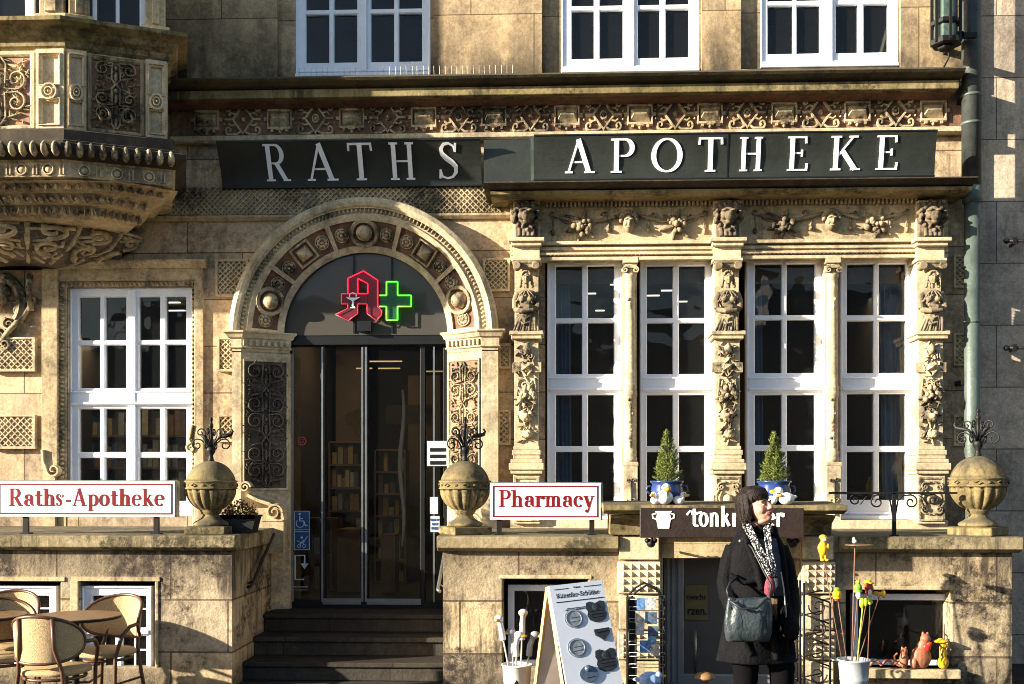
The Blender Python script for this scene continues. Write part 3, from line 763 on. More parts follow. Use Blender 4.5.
# --- DOOR
dz0 = .48; yd = .06
door = MB()
door.slab(X(286, yd), X(450, yd), dz0, Z(333, 366, yd), yd, yd+.08, [(X(a, yd), X(b, yd), Z(d_, 366, yd), Z(c_, 366, yd)) for a, b, c_, d_ in ((292,320,346,600),(325,361,346,600),(368,420,346,600),(425,443,346,600))], .006)
door.box(X(286, yd), X(450, yd), yd-.04, yd+.002, Z(345, 366, yd), Z(334, 366, yd))
dr = door.build('sliding_door', M['doormetal'], B)
mb = MB()
for u in (322.5, 362.5, 366, 293, 434): mb.box(X(u-.9, yd), X(u+.9, yd), yd-.012, yd-.001, dz0+.06, Z(347, 366, yd))
mb.box(X(323, yd), X(361, yd), yd-.012, yd-.001, dz0+.035, dz0+.09); mb.box(X(367, yd), X(421, yd), yd-.012, yd-.001, dz0+.035, dz0+.09)
mb.build('door_rail', M['alu'], dr)
mb = MB()
for a, b in ((291,321),(324,362),(367,421),(424,444)): mb.add([(X(a, yd), yd+.03, dz0+.05), (X(b, yd), yd+.03, dz0+.05), (X(b, yd), yd+.03, Z(346, 366, yd)), (X(a, yd), yd+.03, Z(346, 366, yd))], [(0,1,2,3)])
mb.build('pane', M['doorglass'], dr)
ys = yd-.016
def srect(mb, a, b, c_, d_, y=ys, th=.003): mb.box(X(a, y), X(b, y), y, y+th, Z(d_, a, y), Z(c_, a, y))
mb = MB(); srect(mb, 294, 309.5, 511, 530); srect(mb, 294, 309.5, 531.5, 550); mb.build('access_sticker', M['sticker'], dr)
mb = MB(); yp = ys-.004
def pts(l, y=yp): return [(X(u, y), Z(v, u, y)) for u, v in l]
for e in (((294.2,511.2),(309.2,511.2)), ((294.2,529.8),(309.2,529.8)), ((294.2,531.7),(309.2,531.7)), ((294.2,549.8),(309.2,549.8)), ((294.4,511),(294.4,550)), ((309.2,511),(309.2,550))): mb.ribbon(pts(e), .006, yp, yp+.003)
mb.dome(X(299.5, yp), Z(514, 299, yp), .011, yp+.003, .003)                     # wheelchair
mb.ribbon(pts([(299.6,516),(299.8,521),(303.5,521),(305.3,526),(307.6,525.3)]), .013, yp, yp+.003)
mb.ribbon(pts([(299.8,518.6),(303,518.6)]), .009, yp, yp+.003)
xw, zw = X(300, yp), Z(523.5, 300, yp)
mb.ribbon([(xw+.036*cos(R(a)), zw+.036*sin(R(a))) for a in range(125, 390, 15)], .008, yp, yp+.003)
mb.ring(X(299, yp), Z(546, 299, yp), .014, .006, yp, yp+.003, 12); mb.ring(X(304, yp), Z(546, 304, yp), .014, .006, yp, yp+.003, 12)   # pram
mb.ribbon(pts([(297,541),(303,543.5),(306,538),(308,536)]), .008, yp, yp+.003); mb.dome(X(301.5, yp), Z(537.5, 301, yp), .012, yp+.003, .003); mb.ribbon(pts([(299,545),(304,540)]), .012, yp, yp+.003)
mb.ribbon(pts([(304,579.5),(295,579.5),(295,555.5),(304.5,555.5),(304.5,564)]), .016, yp, yp+.003)
mb.prism(pts([(304.5,569),(308.5,563.5),(300.5,563.5)]), yp-.001, yp+.003)
mb.ribbon(pts([(291,587),(308,587)]), .006, yp, yp+.003); mb.ribbon(pts([(291,590),(308,590)]), .004, yp, yp+.003)
mb.build('sticker_symbol', M['stickerw'], dr)
mb = MB(); mb.ring(X(302, ys), Z(441, 302, ys), .036, .012, ys-.002, ys+.002); mb.ring(X(302, ys), Z(441, 302, ys), .016, .008, ys-.002, ys+.002); mb.build('round_sticker', mat('sticker_red', (.3,.04,.04), .5), dr)
mb = MB(); srect(mb, 427, 449, 441, 466, ys-.006); srect(mb, 430, 438, 497, 514); srect(mb, 430.5, 439.5, 516, 532); mb.build('notice', mat('notice', (.55,.62,.66), .5), dr)
mb = MB()
for v in (448, 454.5, 461): srect(mb, 430, 446, v, v+3.6, ys-.010)
mb.build('notice_text', M['doormetal'], dr)
def text_mesh(body, size, depth=.001, bold=0, space=1.0):
    c = bpy.data.curves.new('text_tmp', 'FONT'); c.body = body; c.size = size; c.extrude = depth; c.align_x = 'CENTER'; c.align_y = 'CENTER'
    c.offset = bold; c.space_character = space; c.resolution_u = 3
    o = bpy.data.objects.new('text_tmp', c); C.objects.link(o)
    dg = bpy.context.evaluated_depsgraph_get(); me = bpy.data.meshes.new_from_object(o.evaluated_get(dg))
    bpy.data.objects.remove(o); return me
def text(name, body, size, m, loc, parent, rot=(R(90),0,0), bold=0, sx=1., depth=.001, space=1.):
    me = text_mesh(body, size, depth, bold, space); me.materials.clear(); me.materials.append(m)
    o = bpy.data.objects.new(name, me); C.objects.link(o); o.location = loc; o.rotation_euler = rot; o.scale = (sx, 1, 1); o.parent = parent; return o
for i, t in enumerate(('SHOP', 'TAX', 'FREE')): text('notice_text', t, .032, M['sticker'], (X(434.8, ys), ys-.003, Z(520+i*4.2, 435, ys)), dr, bold=.001)

# --- BAY : pilasters, columns, frieze, cornice B
yP = -.26                                       # pilaster fronts
yC = -.17                                       # entablature face
zs = Z(258, 700, BY)
mb = MB()
mb.box(X(510, yC), X(948, yC), yC, .0, Z(258, 730, yC), Z(199, 730, yC))
mb.build('bay_entablature', M['trim'], B)
mb = MB()
for v, o_, h in ((241, .05, .03), (246, .02, .03), (252, .035, .02), (256, .015, .03)):
    z = Z(v, 730, yC); mb.box(X(511, yC), X(947, yC), yC-o_, yC+.01, z-h, z)
x = X(546, yC)
while x < X(916, yC): mb.box(x, x+.018, yC-.045, yC, Z(206, 730, yC), Z(201, 730, yC)+.01); mb.box(x, x+.01, yC-.03, yC, Z(255, 730, yC), Z(252.5, 730, yC)); x += .036
mb.build('bay_moulding', M['pale'], B, bevel=.003)
# cornice B
zt, zb = Z(179, 730, -.56), Z(193.5, 730, -.45)
cornice(X(484, -.5), X(978, -.55), zt, zt-(zt-zb)*.52, [(.0, 0), (-.40, 0), (-.47, .25), (-.52, .7), (-.56, .8), (-.56, 1), (.0, 1)], M['blackstone'], 'bay_cornice')
cornice(X(490, -.5), X(972, -.45), zt-(zt-zb)*.52, zb, [(.0, 0), (-.42, 0), (-.45, .3), (-.45, .9), (-.42, 1), (.0, 1)], M['lip'], 'bay_cornice_fascia')
zt2 = Z(197, 730, yC); mb = MB(); mb.box(X(512, yC), X(947, yC), yC-.08, .0, zt2-.03, zb+.003); mb.build('bay_cornice_bed', M['trim'], B)
# sill wall under the bay windows
mb = MB(); mb.box(X(510, -.2), X(948, -.2), -.2, -.0, 1.0, Z(519, 700, BY)-.001); mb.build('bay_sill', M['pale'], B)
# garland frieze
def fruit(mb, cx, cz, r, y, seed):
    rnd = random.Random(seed)
    for k in range(16):
        a = rnd.uniform(0, 2*pi); q = r*sqrt(rnd.random()); rr = rnd.uniform(.018, .03)
        mb.ell((cx+q*cos(a), y-.03-.04*(1-q/r), cz+q*sin(a)*.75), (rr, rr, rr), 8, 6)
    for k in range(6): leaf(mb, cx, cz, k*pi/3+.3, r*1.35, .05, y, .03)
def mask(mb, cx, cz, s, y):
    mb.ell((cx, y-.03*s, cz), (.055*s, .07*s, .085*s)); mb.ell((cx, y-.1*s, cz-.005*s), (.013*s, .03*s, .028*s), 8, 6)
    for q in (-1, 1): mb.ell((cx+q*.024*s, y-.085*s, cz+.03*s), (.02*s, .02*s, .009*s), 8, 6); mb.ell((cx+q*.03*s, y-.075*s, cz-.015*s), (.018*s,.02*s,.02*s), 8, 6)
    mb.ell((cx, y-.09*s, cz-.045*s), (.022*s, .018*s, .008*s), 8, 6)
    for k in range(9):
        a = pi*k/8; mb.ell((cx+.07*s*cos(a), y-.03*s, cz+.03*s+.07*s*sin(a)), (.026*s,.04*s,.026*s), 8, 6)
zf = Z(221, 730, yC)
for a, b in ((545, 712), (744, 917)):
    mb = MB(); uc = (a+b)/2; mask(mb, X(uc, yC), zf-.02, .95, yC)
    for q in (-1, 1):
        xc = X(uc+q*47, yC); fruit(mb, xc, zf-.04, .11, yC, a+q)
        mb.ring(X(uc+q*76, yC), zf+.07, .022, .012, yC-.02, yC)
        mb.dome(X(uc+q*76, yC), zf-.09, .02, yC, .03, .03)
        mb.tube([(X(uc+q*76, yC), yC-.012, zf+.05), (X(uc+q*75, yC), yC-.012, zf-.08)], .006)
        mb.tube([(X(uc+q*(8+i*8.4), yC), yC-.022, zf+.06-.06*sin(pi*i/8)) for i in range(9)], lambda t: .012+.006*sin(pi*t))
        mb.ribbon(spiral(X(uc+q*24, yC), zf+.06, .035, pi, 1.2, q), .014, yC-.02, yC); mb.ribbon(spiral(X(uc+q*62, yC), zf+.045, .03, 0, 1.2, -q), .013, yC-.02, yC)
        mb.dome(X(uc+q*20, yC), zf-.075, .022, yC, .04); mb.tube([(X(uc+q*20, yC), yC-.01, zf-.06), (X(uc+q*19, yC), yC-.01, zf+.03)], .008)
        leaf(mb, X(uc+q*32, yC), zf, pi/2+q*1.1, .1, .03, yC, .02); leaf(mb, X(uc+q*60, yC), zf-.01, pi/2-q*1.1, .09, .03, yC, .02)
    mb.build('garland', M['figure'], B)
# pilasters
def pilaster(u0, u1):
    y = yP; x0, x1 = X(u0, y), X(u1, y); cx = (x0+x1)/2; w = x1-x0; uc = (u0+u1)/2; zz = lambda v: Z(v, uc, y)
    mb = MB()
    mb.box(x0, x1, y+.05, -.0, zz(240), zz(200)-.005); mb.box(x0+.0, x1-.0, y+.03, 0, zz(261), zz(246)); mb.box(x0+.012, x1-.012, y+.08, 0, zz(332), zz(261))
    for a, b, o in ((238,242,.04),(242,246,.015),(258,261,.01),(331,335,.03),(335,339,.015),(200,203,.0)):
        mb.box(x0-o, x1+o, y-o, .0, zz(b), zz(a))
    mb.box(x0+.012, x1-.012, y+.035, .0, zz(448), zz(339))
    for a, b, o in ((446,450,-.005),(450,455,.008),(455,459,.0),(459,463,.02),(463,470,.035),(470,474,.02)):
        mb.box(x0-o, x1+o, y-o, .0, zz(b), zz(a))
    mb.box(x0, x1, y+.01, -.0, zz(524), zz(474))
    o = mb.build('pilaster', M['pale'], B, bevel=.005)
    # relief on the shaft and the pedestal
    mb = MB(); ys_ = y+.035
    for v, r_ in ((352, .035), (385, .03)): mb.ribbon(spiral(cx-.02, zz(v), r_, 0, 1.2), .018, ys_-.03, ys_); mb.ribbon(spiral(cx+.03, zz(v+4), r_*.8, pi, 1.2, -1), .016, ys_-.03, ys_)
    mb.ell((cx, ys_-.02, zz(349)), (.035,.04,.045), 10, 8)
    mb.box(x0-.01, x1+.01, ys_-.015, ys_+.01, zz(372), zz(362))
    mb.add([(cx-.05,ys_-.015,zz(371)),(cx+.05,ys_-.015,zz(371)),(cx+.05,ys_-.015,zz(363)),(cx-.05,ys_-.015,zz(363)),(cx,ys_-.06,zz(367))], [(0,1,4),(1,2,4),(2,3,4),(3,0,4)])
    fruit(mb, cx, zz(395), .085, ys_, 5); fruit(mb, cx, zz(416), .05, ys_, 6); fruit(mb, cx+.01, zz(434), .028, ys_, 8)
    for q in (-1, 1):
        leaf(mb, cx, zz(376), pi/2+q*.7, .08, .03, ys_, .03); leaf(mb, cx, zz(408), -pi/2+q*.9, .11, .035, ys_, .03); leaf(mb, cx, zz(428), -pi/2+q*.5, .09, .03, ys_, .025)
        mb.tube([(cx+q*.07, ys_-.01, zz(378)), (cx+q*.085, ys_-.015, zz(395)), (cx+q*.05, ys_-.01, zz(410))], .008)
    rn_ = random.Random(int(u0))
    mb.tube([(cx+.035*sin(i*.9), ys_-.008, zz(343+i*5.2)) for i in range(20)], .010, n=6)
    for k in range(70):
        v_ = rn_.uniform(343, 444); leaf(mb, cx+rn_.uniform(-.075, .075), zz(v_), rn_.uniform(0, 6.28), rn_.uniform(.03, .055), .02, ys_, rn_.uniform(.015, .035))
    mb.build('shaft_relief', M['carve'], o); mb = MB(); yq = y+.01; zc1 = zz(498)
    mb.slab(x0+.012, x1-.012, zz(521), zz(477), yq-.014, yq+.004, [(x0+.03, x1-.03, zz(519), zz(479))], .004, back=False)
    mb.dome(cx, zc1-.01, .045, yq, .06, n=16, m=5)
    for q in (-1, 1):
        for s in (-1, 1): mb.ribbon([(cx+q*.02, zc1+s*.14)]+spiral(cx+q*.06, zc1+s*.1, .035, pi/2*s, 1.1, -q*s, 16)+[(cx+q*.1, zc1+s*.04)], .016, yq-.022, yq)
        mb.ribbon([(cx+q*.055, zc1+.06), (cx+q*.08, zc1), (cx+q*.055, zc1-.07)], .016, yq-.02, yq)
    mb.build('pedestal_relief', M['carve'], o)
    # lion head bracket
    mb = MB(); zc2 = zz(216); yl = y+.05
    mb.box(x0+.02, x1-.02, yl-.03, yl+.01, zz(238), zz(204))
    mb.ell((cx, yl-.06, zc2), (.075,.08,.095)); mb.ell((cx, yl-.15, zc2-.02), (.04,.05,.045)); mb.ell((cx, yl-.19, zc2-.0), (.022,.02,.02)); mb.ell((cx, yl-.13, zc2-.065), (.03,.035,.022))
    for q in (-1, 1): mb.ell((cx+q*.038, yl-.125, zc2+.035), (.03,.03,.014)); mb.ell((cx+q*.045, yl-.12, zc2-.015), (.03,.035,.03)); mb.ell((cx+q*.07, yl-.08, zc2+.07), (.025,.03,.03))
    rnd = random.Random(3)
    for k in range(30):
        a = 2*pi*k/30; rr = .095+.012*(k % 3); mb.ell((cx+rr*cos(a), yl-.05-.02*(k % 2), zc2+rr*1.08*sin(a)), (.022,.04,.022), 8, 6)
    for k in range(4): mb.tube([(cx-.06+.04*k, yl-.06, zc2-.1), (cx-.06+.04*k, yl-.08, zz(237))], lambda t: .016+.004*t, n=8)
    mb.build('lion_head', M['lion'], o, remesh=.0055)
    # caryatid (half figure with folded arms)
    mb = MB(); yc = y+.06
    for q in (-1, 1):
        mb.M = Matrix.Translation((cx+q*.085, yc-.06, zz(266))) @ Matrix.Rotation(pi/2, 4, 'X'); mb.lathe(0, 0, [(.005,-.05),(.034,-.05),(.038,-.04),(.03,-.02),(.034,.05),(.005,.05)], 14); mb.M = None
    mb.box(cx-.09, cx+.09, yc-.08, yc, zz(268), zz(264)); mb.box(x0, x1, yc-.09, yc, zz(263.5), zz(261.5))
    hz = zz(278.5); yh = yc-.085
    mb.ell((cx, yh, hz), (.036,.045,.05)); mb.ell((cx, yh-.01, hz-.022), (.029,.036,.032)); mb.ell((cx, yh-.044, hz-.006), (.0085,.014,.02), 8, 6); mb.ell((cx, yh-.040, hz-.031), (.014,.01,.005), 8, 6); mb.ell((cx, yh-.034, hz-.046), (.014,.012,.009), 8, 6)
    for q in (-1, 1):
        mb.ell((cx+q*.016, yh-.038, hz+.014), (.015,.010,.005), 8, 6); mb.ell((cx+q*.018, yh-.03, hz-.018), (.012,.014,.013), 8, 6)
        for k in range(5): mb.ell((cx+q*(.038+.004*k), yh+.015, hz+.036-.026*k), (.016,.026,.017), 8, 6)
    for k in range(8): a = pi*k/7; mb.ell((cx+.036*cos(a), yh-.012, hz+.03+.026*sin(a)), (.013,.03,.014), 8, 6)
    mb.tube([(cx, yh+.01, hz-.03), (cx, yh+.02, zz(288.5))], .021)
    mb.ell((cx, yc-.05, zz(293.5)), (.088,.05,.036)); mb.ell((cx, yc-.05, zz(300)), (.082,.06,.07)); mb.ell((cx, yc-.03, zz(312)), (.08,.06,.08))
    for q in (-1, 1):
        mb.ell((cx+q*.037, yc-.098, zz(299.5)), (.03,.026,.027))
        mb.tube([(cx+q*.078, yc-.05, zz(292.5)), (cx+q*.104, yc-.06, zz(301)), (cx+q*.10, yc-.085, zz(309))], lambda t: .03-.004*t)
        mb.tube([(cx+q*.02, yc-.105, zz(291)), (cx+q*.06, yc-.105, zz(296)), (cx+q*.085, yc-.09, zz(302))], .008, n=6)
        mb.tube([(cx+q*.01, yc-.105, zz(292)), (cx+q*.03, yc-.12, zz(297.5)), (cx+q*.055, yc-.10, zz(304))], .007, n=6)
    mb.tube([(cx+.10, yc-.08, zz(309.5)), (cx+.02, yc-.135, zz(308)), (cx-.055, yc-.13, zz(305.5))], lambda t: .025-.007*t)
    mb.tube([(cx-.10, yc-.08, zz(310)), (cx-.03, yc-.14, zz(312)), (cx+.065, yc-.13, zz(311))], lambda t: .025-.007*t)
    for k in range(8):
        t = (k-3.5)/3.5; mb.tube([(cx+t*.05+.02, yc-.085-.02*(1-t*t), zz(313.5)), (cx+t*.075, yc-.10, zz(321)), (cx+t*.095-.015, yc-.085, zz(331))], .010+.004*(k % 2), n=7)
    mb.tube([(cx-.085, yc-.075, zz(315)), (cx-.01, yc-.12, zz(320)), (cx+.085, yc-.08, zz(314))], .012)
    mb.tube([(cx-.09, yc-.07, zz(318)), (cx-.02, yc-.115, zz(325)), (cx+.06, yc-.09, zz(322))], .010)
    mb.build('caryatid', M['figure'], o, remesh=.0036)
    return o
for a, b in ((513, 540), (714, 742), (918, 946)): pilaster(a, b)
# slim window columns
def column(uc):
    y = -.13; cx = X(uc, y); zz = lambda v: Z(v, uc, y); w = 7.5*PX(uc, y)
    mb = MB(); mb.box(cx-w, cx+w, y-w*.9, .0, zz(264), zz(258)); mb.box(cx-w*.95, cx+w*.95, y-w, .0, zz(524), zz(466)); mb.box(cx-w*1.05, cx+w*1.05, y-w*1.05, 0, zz(466), zz(462))
    mb.box(cx-w*.9, cx+w*.9, y+.02, -.0, zz(466), zz(262))
    o = mb.build('window_column', M['pale'], B, bevel=.003)
    prof = [(w*.95, zz(462)), (w*.95, zz(458)), (w*.8, zz(456)), (w*.95, zz(452)), (w*.75, zz(450)), (w*.78, zz(440)), (w*.8, zz(410)), (w*.78, zz(398)), (w*.95, zz(396)), (w*.95, zz(392)), (w*.8, zz(390)), (w*.95, zz(387)), (w*.72, zz(385)), (w*.75, zz(350)), (w*.66, zz(290)), (w*.78, zz(288)), (w*.66, zz(285)), (w*.68, zz(279)), (w*.9, zz(277)), (w*.9, zz(274)), (w*.6, zz(272)), (w*.7, zz(264))]
    mb = MB(); mb.lathe(cx, y, prof, 20)
    mb.build('column_shaft', M['pale'], o)
    mb = MB()
    for q in (-1, 1): mb.ribbon(spiral(cx+q*w*.68, zz(271), w*.42, pi/2, 1.3, -q, 16), w*.28, y-w*1.1, y-w*.2)
    mb.box(cx-w*.8, cx+w*.8, y-w*.95, y, zz(269), zz(266))
    mb.build('column_capital', M['carve'], o); mb = MB()
    for v in (300, 400, 407, 414, 422, 430, 438): leaf(mb, cx, zz(v+3), -pi/2, .06, .035, y-w*.6, .022); mb.dome(cx+random.uniform(-.02,.02), zz(v), .018, y-w*.55, .03, n=8, m=3)
    mb.build('column_relief', M['carve'], o); mb = MB()
    for v in (480, 500): 
        for q in (-1, 1): mb.ribbon(spiral(cx+q*.022, zz(v), .02, 0, 1.1, q, 12), .01, y-w-.015, y-w)
    leaf(mb, cx, zz(515), pi/2, .3, .03, y-w, .02)
    mb.build('pedestal_relief', M['carve'], o)
column(630); column(832)

# --- ORIEL
dO = 1.2
Xc_, Xw_ = X(66, -dO), X(168, 0)
fd = Vector((1, .43)).normalized(); fn = Vector((fd.y, -fd.x))     # along angled face / outward normal
yE = -dO
for _ in range(8): yE = -dO+.43*(X(168, yE)-Xc_)
XE = X(168, yE)                                    # end of the angled face, from where the side returns to the wall
def oring(o, z, back=.02):
    # offset plan polygon: front run, corner, side run to the wall
    b = Vector((Xc_, -dO))
    # corner = intersection of y=-dO-o and the side line moved by o along fn
    p = b+fn*o; t = (-dO-o-p.y)/fd.y; c_ = p+fd*t
    e_ = Vector((XE, yE))+fn*o+fd*(o*.75)
    return [(XL-1.5, -dO-o, z), (c_.x, c_.y, z), (e_.x, e_.y, z), (X(166)+o*1.0, back, z)]
def oloft(levels, name, m, parent, bevel=0):
    mb = MB(); vs = []; fs = []
    for o, z in levels: vs += oring(o, z)
    for j in range(len(levels)-1):
        for i in range(3): fs.append((j*4+i, j*4+i+1, (j+1)*4+i+1, (j+1)*4+i))
    top = len(vs); vs += [(XL-1.5, .02, levels[0][1]), (XL-1.5, .02, levels[-1][1])]
    fs.append((0, top, 3, 2, 1)); k = (len(levels)-1)*4; fs.append((k, k+1, k+2, k+3, top+1))
    mb.add(vs, fs); return mb.build(name, m, parent, bevel=bevel)
zo = lambda v: Z(v, 66, -dO)
# body
ori = oloft([(0, zo(133)), (0, zo(45))], 'oriel', M['trim'], B)
oloft([(0, zo(50)), (.03, zo(47)), (.03, zo(42)), (.08, zo(38)), (.10, zo(34)), (.16, zo(31)), (.19, zo(29)), (.19, zo(25)), (.0, zo(24))], 'oriel_cornice', M['lip'], ori)
oloft([(.0, zo(128)), (.05, zo(130)), (.07, zo(132)), (.07, zo(142)), (.10, zo(143.5)), (.10, zo(146)), (.0, zo(147))][::-1], 'oriel_base', M['blackstone'], ori)
oloft([(.08, zo(162)), (.17, zo(154)), (.18, zo(149)), (.1, zo(145.5))], 'oriel_torus', M['blackstone'], ori)
oloft([(-.02, zo(181)), (.02, zo(179)), (.05, zo(178)), (.05, zo(164)), (.08, zo(161.5))], 'oriel_band', M['trim'], ori)
def cring(v, uc, ue, yf_, ye):                     # corbel ring: corner at uc, far end at ue
    z = Z(v, 66, yf_); return [(XL-1.5, yf_, z), (X(uc, yf_), yf_, z), (X(uc, yf_)*.45+X(ue, ye)*.55, yf_*.72+ye*.28-.05, z), (X(ue, ye), ye, z), (X(ue-14, 0), .02, z)]
CL = [(180,66,178,-1.22,-.84), (182,65,170,-1.15,-.80), (192,62,164,-1.06,-.72), (193,61,158,-1.02,-.68), (204,57,150,-.95,-.60), (205,56,145,-.91,-.56), (217,50,134,-.84,-.47), (219,49,130,-.82,-.45)]
mb = MB(); vs = []; fs = []
for l in CL: vs += cring(*l)
for j_ in range(len(CL)-1):
    for i_ in range(4): fs.append(((j_+1)*5+i_, (j_+1)*5+i_+1, j_*5+i_+1, j_*5+i_))
k_ = (len(CL)-1)*5; vs.append((XL-1.5, .02, vs[k_][2])); fs.append((k_+4, k_+3, k_+2, k_+1, k_, len(vs)-1))
mb.add(vs, fs); mb.build('oriel_corbel', M['trim'], ori)
def oface(side, o):
    """matrix mapping local (x along face, -y outwards, z) to world"""
    r_ = oring(o, 0); c_ = Vector(r_[1][:2])
    if side == 'f': return Matrix(((1,0,0,c_.x),(0,1,0,c_.y),(0,0,1,0),(0,0,0,1)))        # x negative to the left
    return Matrix(((fd.x,-fn.x,0,c_.x),(fd.y,-fn.y,0,c_.y),(0,0,1,0),(0,0,0,1)))
Lside = Vector((XE-Xc_, yE+dO)).length
# gadroons and details along both faces
for side in 'fs':
    mb = MB(); ml = MB()
    mb.M = oface(side, .135); ml.M = oface(side, .05)
    xs = [(-.045-k*.088) for k in range(18)] if side == 'f' else [.045+k*.088 for k in range(int((Lside+.13)/.088))]
    for x in xs: mb.dome(x, zo(153.5), .032, .0, .07, .065, n=10, m=5)
    for k in range(7 if side == 'f' else 3):
        x = (-.13-k*.22) if side == 'f' else .15+k*.25
        ml.ring(x, zo(171), .042, .014, -.02, 0, 18); ml.dome(x, zo(171), .03, 0, .022)
        ml.box(x+.09, x+.10, -.012, .0, zo(176), zo(166)); ml.box(x+.12, x+.13, -.012, .0, zo(176), zo(166))
    mb.build('gadroon', M['carve'], ori); ml.build('roundel_band', M['pale'], ori)
def crow(nm, l0, l1, kind, sp_):
    mb = MB(); A_, B_ = cring(*l0), cring(*l1)
    for a_, b_ in ((1, 0), (1, 2), (2, 3)):
        p, q_ = Vector(A_[a_]), Vector(A_[b_]); p2 = Vector(B_[a_]); L_ = (q_-p).length; L_ = min(L_, 1.2); d_ = (q_-p).normalized()
        h_ = A_[0][2]-B_[0][2]; zc_2 = (A_[0][2]+B_[0][2])/2; mid = (p+p2)/2; n_ = Vector((d_.y, -d_.x, 0)); n_ = n_ if n_.y < 0 else -n_
        x = sp_/2
        while x < L_:
            c_ = mid+d_*x; mb.M = Matrix(((abs(d_.x), -n_.x, 0, c_.x), (d_.y*(1 if d_.x > 0 else -1), -n_.y, 0, c_.y), (0,0,1,zc_2), (0,0,0,1)))
            if kind == 'leaf':
                for s__ in (-1, 1): leaf(mb, s__*sp_*.06, h_*.42, -pi/2+s__*.35, h_*.8, sp_*.34, .0, .035)
                leaf(mb, 0, h_*.45, -pi/2, h_*.9, sp_*.3, .0, .05)
            elif kind == 'tongue': mb.dome(0, -h_*.1, sp_*.27, .01, .05, h_*.42, 9, 3); mb.ribbon([(-sp_*.46, h_*.4), (-sp_*.42, -h_*.1), (-sp_*.2, -h_*.45)], .012, -.035, .005)
            else: mb.dome(0, h_*.05, sp_*.3, .01, .055, h_*.46, 9, 3); mb.box(-sp_*.5-.004, -sp_*.5+.004, -.03, .01, -h_*.4, h_*.4)
            x += sp_
    mb.M = None; mb.build(nm, M['carve'], ori)
crow('leaf_moulding', CL[1], CL[2], 'leaf', .085); crow('tongue_moulding', CL[3], CL[4], 'tongue', .10); crow('leaf_moulding', CL[5], CL[6], 'leaf', .06)
# face panels
def roundel_pil(M4, x0, x1):
    pl = MB(); pl.M = M4; w = x1-x0; c_ = (x0+x1)/2; f = min(1, w/.22); m = .05*f
    pl.slab(x0, x1, zo(131), zo(50), -.035, .005, [(x0+m, x1-m, zo(84), zo(57)), (x0+m, x1-m, zo(124), zo(102))], .012*f, back=False)
    for a, b in ((84, 57), (124, 102)):
        pl.slab(x0+m, x1-m, zo(a), zo(b), -.006, .005, [], back=False)
        pl.ribbon([(x0+m*.56, zo(a+1)-.01), (x1-m*.56, zo(a+1)-.01), (x1-m*.56, zo(b-1)+.01), (x0+m*.56, zo(b-1)+.01)], .012*f, -.05, -.03, True)
    pl.dome(c_, zo(93), .075*f, -.034, .008, n=20, rz=.075); pl.ring(c_, zo(93), .062*f, .02, -.06, -.03, rz=.062); pl.ring(c_, zo(93), .032*f, .014, -.065, -.03, 16, rz=.032); pl.dome(c_, zo(93), .014, -.03, .04, n=8, m=3)
    pl.build('oriel_pilaster', M['pale'], ori)
roundel_pil(oface('f', 0), -.235, -.005); roundel_pil(oface('s', 0), .006, .155); roundel_pil(oface('s', 0), Lside-.18, Lside-.01)
for M4, a, b, cm in ((oface('f', 0), -1.25, -.29, 'carve'), (oface('s', 0), .195, Lside-.225, 'browncarve')):  # side panel gets darker carving and ground than the front one
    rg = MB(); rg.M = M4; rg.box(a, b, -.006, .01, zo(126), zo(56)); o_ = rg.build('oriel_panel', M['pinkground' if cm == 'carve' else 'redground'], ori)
    rp = MB(); rp.M = M4; w = (b-a); q_ = .03 if w < .8 else .04
    rp.slab(a-q_, b+q_, zo(129), zo(52.5), -.03, .004, [(a, b, zo(125.5), zo(56.5))], .012, back=False)
    nn = 1 if w < .8 else 2; half = w/nn
    for k in range(nn): scroll_panel(rp, a+k*half+.008, a+(k+1)*half-.008, zo(125), zo(57), -.006, .03, .019, .5)
    rnd = random.Random(5)
    for k in range(90*nn): leaf(rp, rnd.uniform(a+.03, b-.03), rnd.uniform(zo(122), zo(60)), rnd.uniform(0, 6.28), rnd.uniform(.03, .06), .018, -.006, rnd.uniform(.015, .028))
    if nn == 1:
        for q in (-1, 1):
            c_ = (a+b)/2+q*w*.27; rp.ribbon(spiral(c_, zo(113), .07, pi/2, .9, q, 18), lambda t: .034*(1-.3*t), -.075, -.006)
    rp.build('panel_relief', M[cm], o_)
# upper pilaster bases and oriel windows
for M4, a, b in ((oface('f', 0), -.24, .0), (oface('s', 0), .0, .2), (oface('s', 0), Lside-.2, Lside-.0)):
    mb = MB(); mb.M = M4
    for v, o in ((28, .10), (24, .07), (19, .03)): mb.box(a-o*.4, b+o*.4, -o, .05, zo(v), zo(v-5))
    mb.box(a+.02, b-.02, -.01, .05, zo(14.5), zo(-40)); mb.box(a+.07, b-.07, -.03, .0, zo(12), zo(-40)); mb.build('oriel_pilaster_base', M['trim'], ori, bevel=.006)
mb = MB(); mb.M = oface('s', -.06)
mb.slab(.19, Lside-.19, zo(31), zo(-60), 0, .06, [(.225, .37, zo(19), zo(-40)), (.40, Lside-.235, zo(19), zo(-40))], .008)
mb.box(.2, Lside-.2, -.03, .0, zo(29), zo(26)); mb.box(.2, Lside-.2, -.02, .0, zo(23.5), zo(21))
mb.M = oface('f', -.06); mb.slab(-1.5, -.28, zo(28), zo(-60), 0, .06, [(-.62, -.36, zo(14), zo(-40)), (-.92, -.66, zo(14), zo(-40))], .008); mb.box(-1.5, -.28, -.03, 0, zo(24), zo(21)); mb.M = None
ow = mb.build('oriel_window', M['white'], ori)
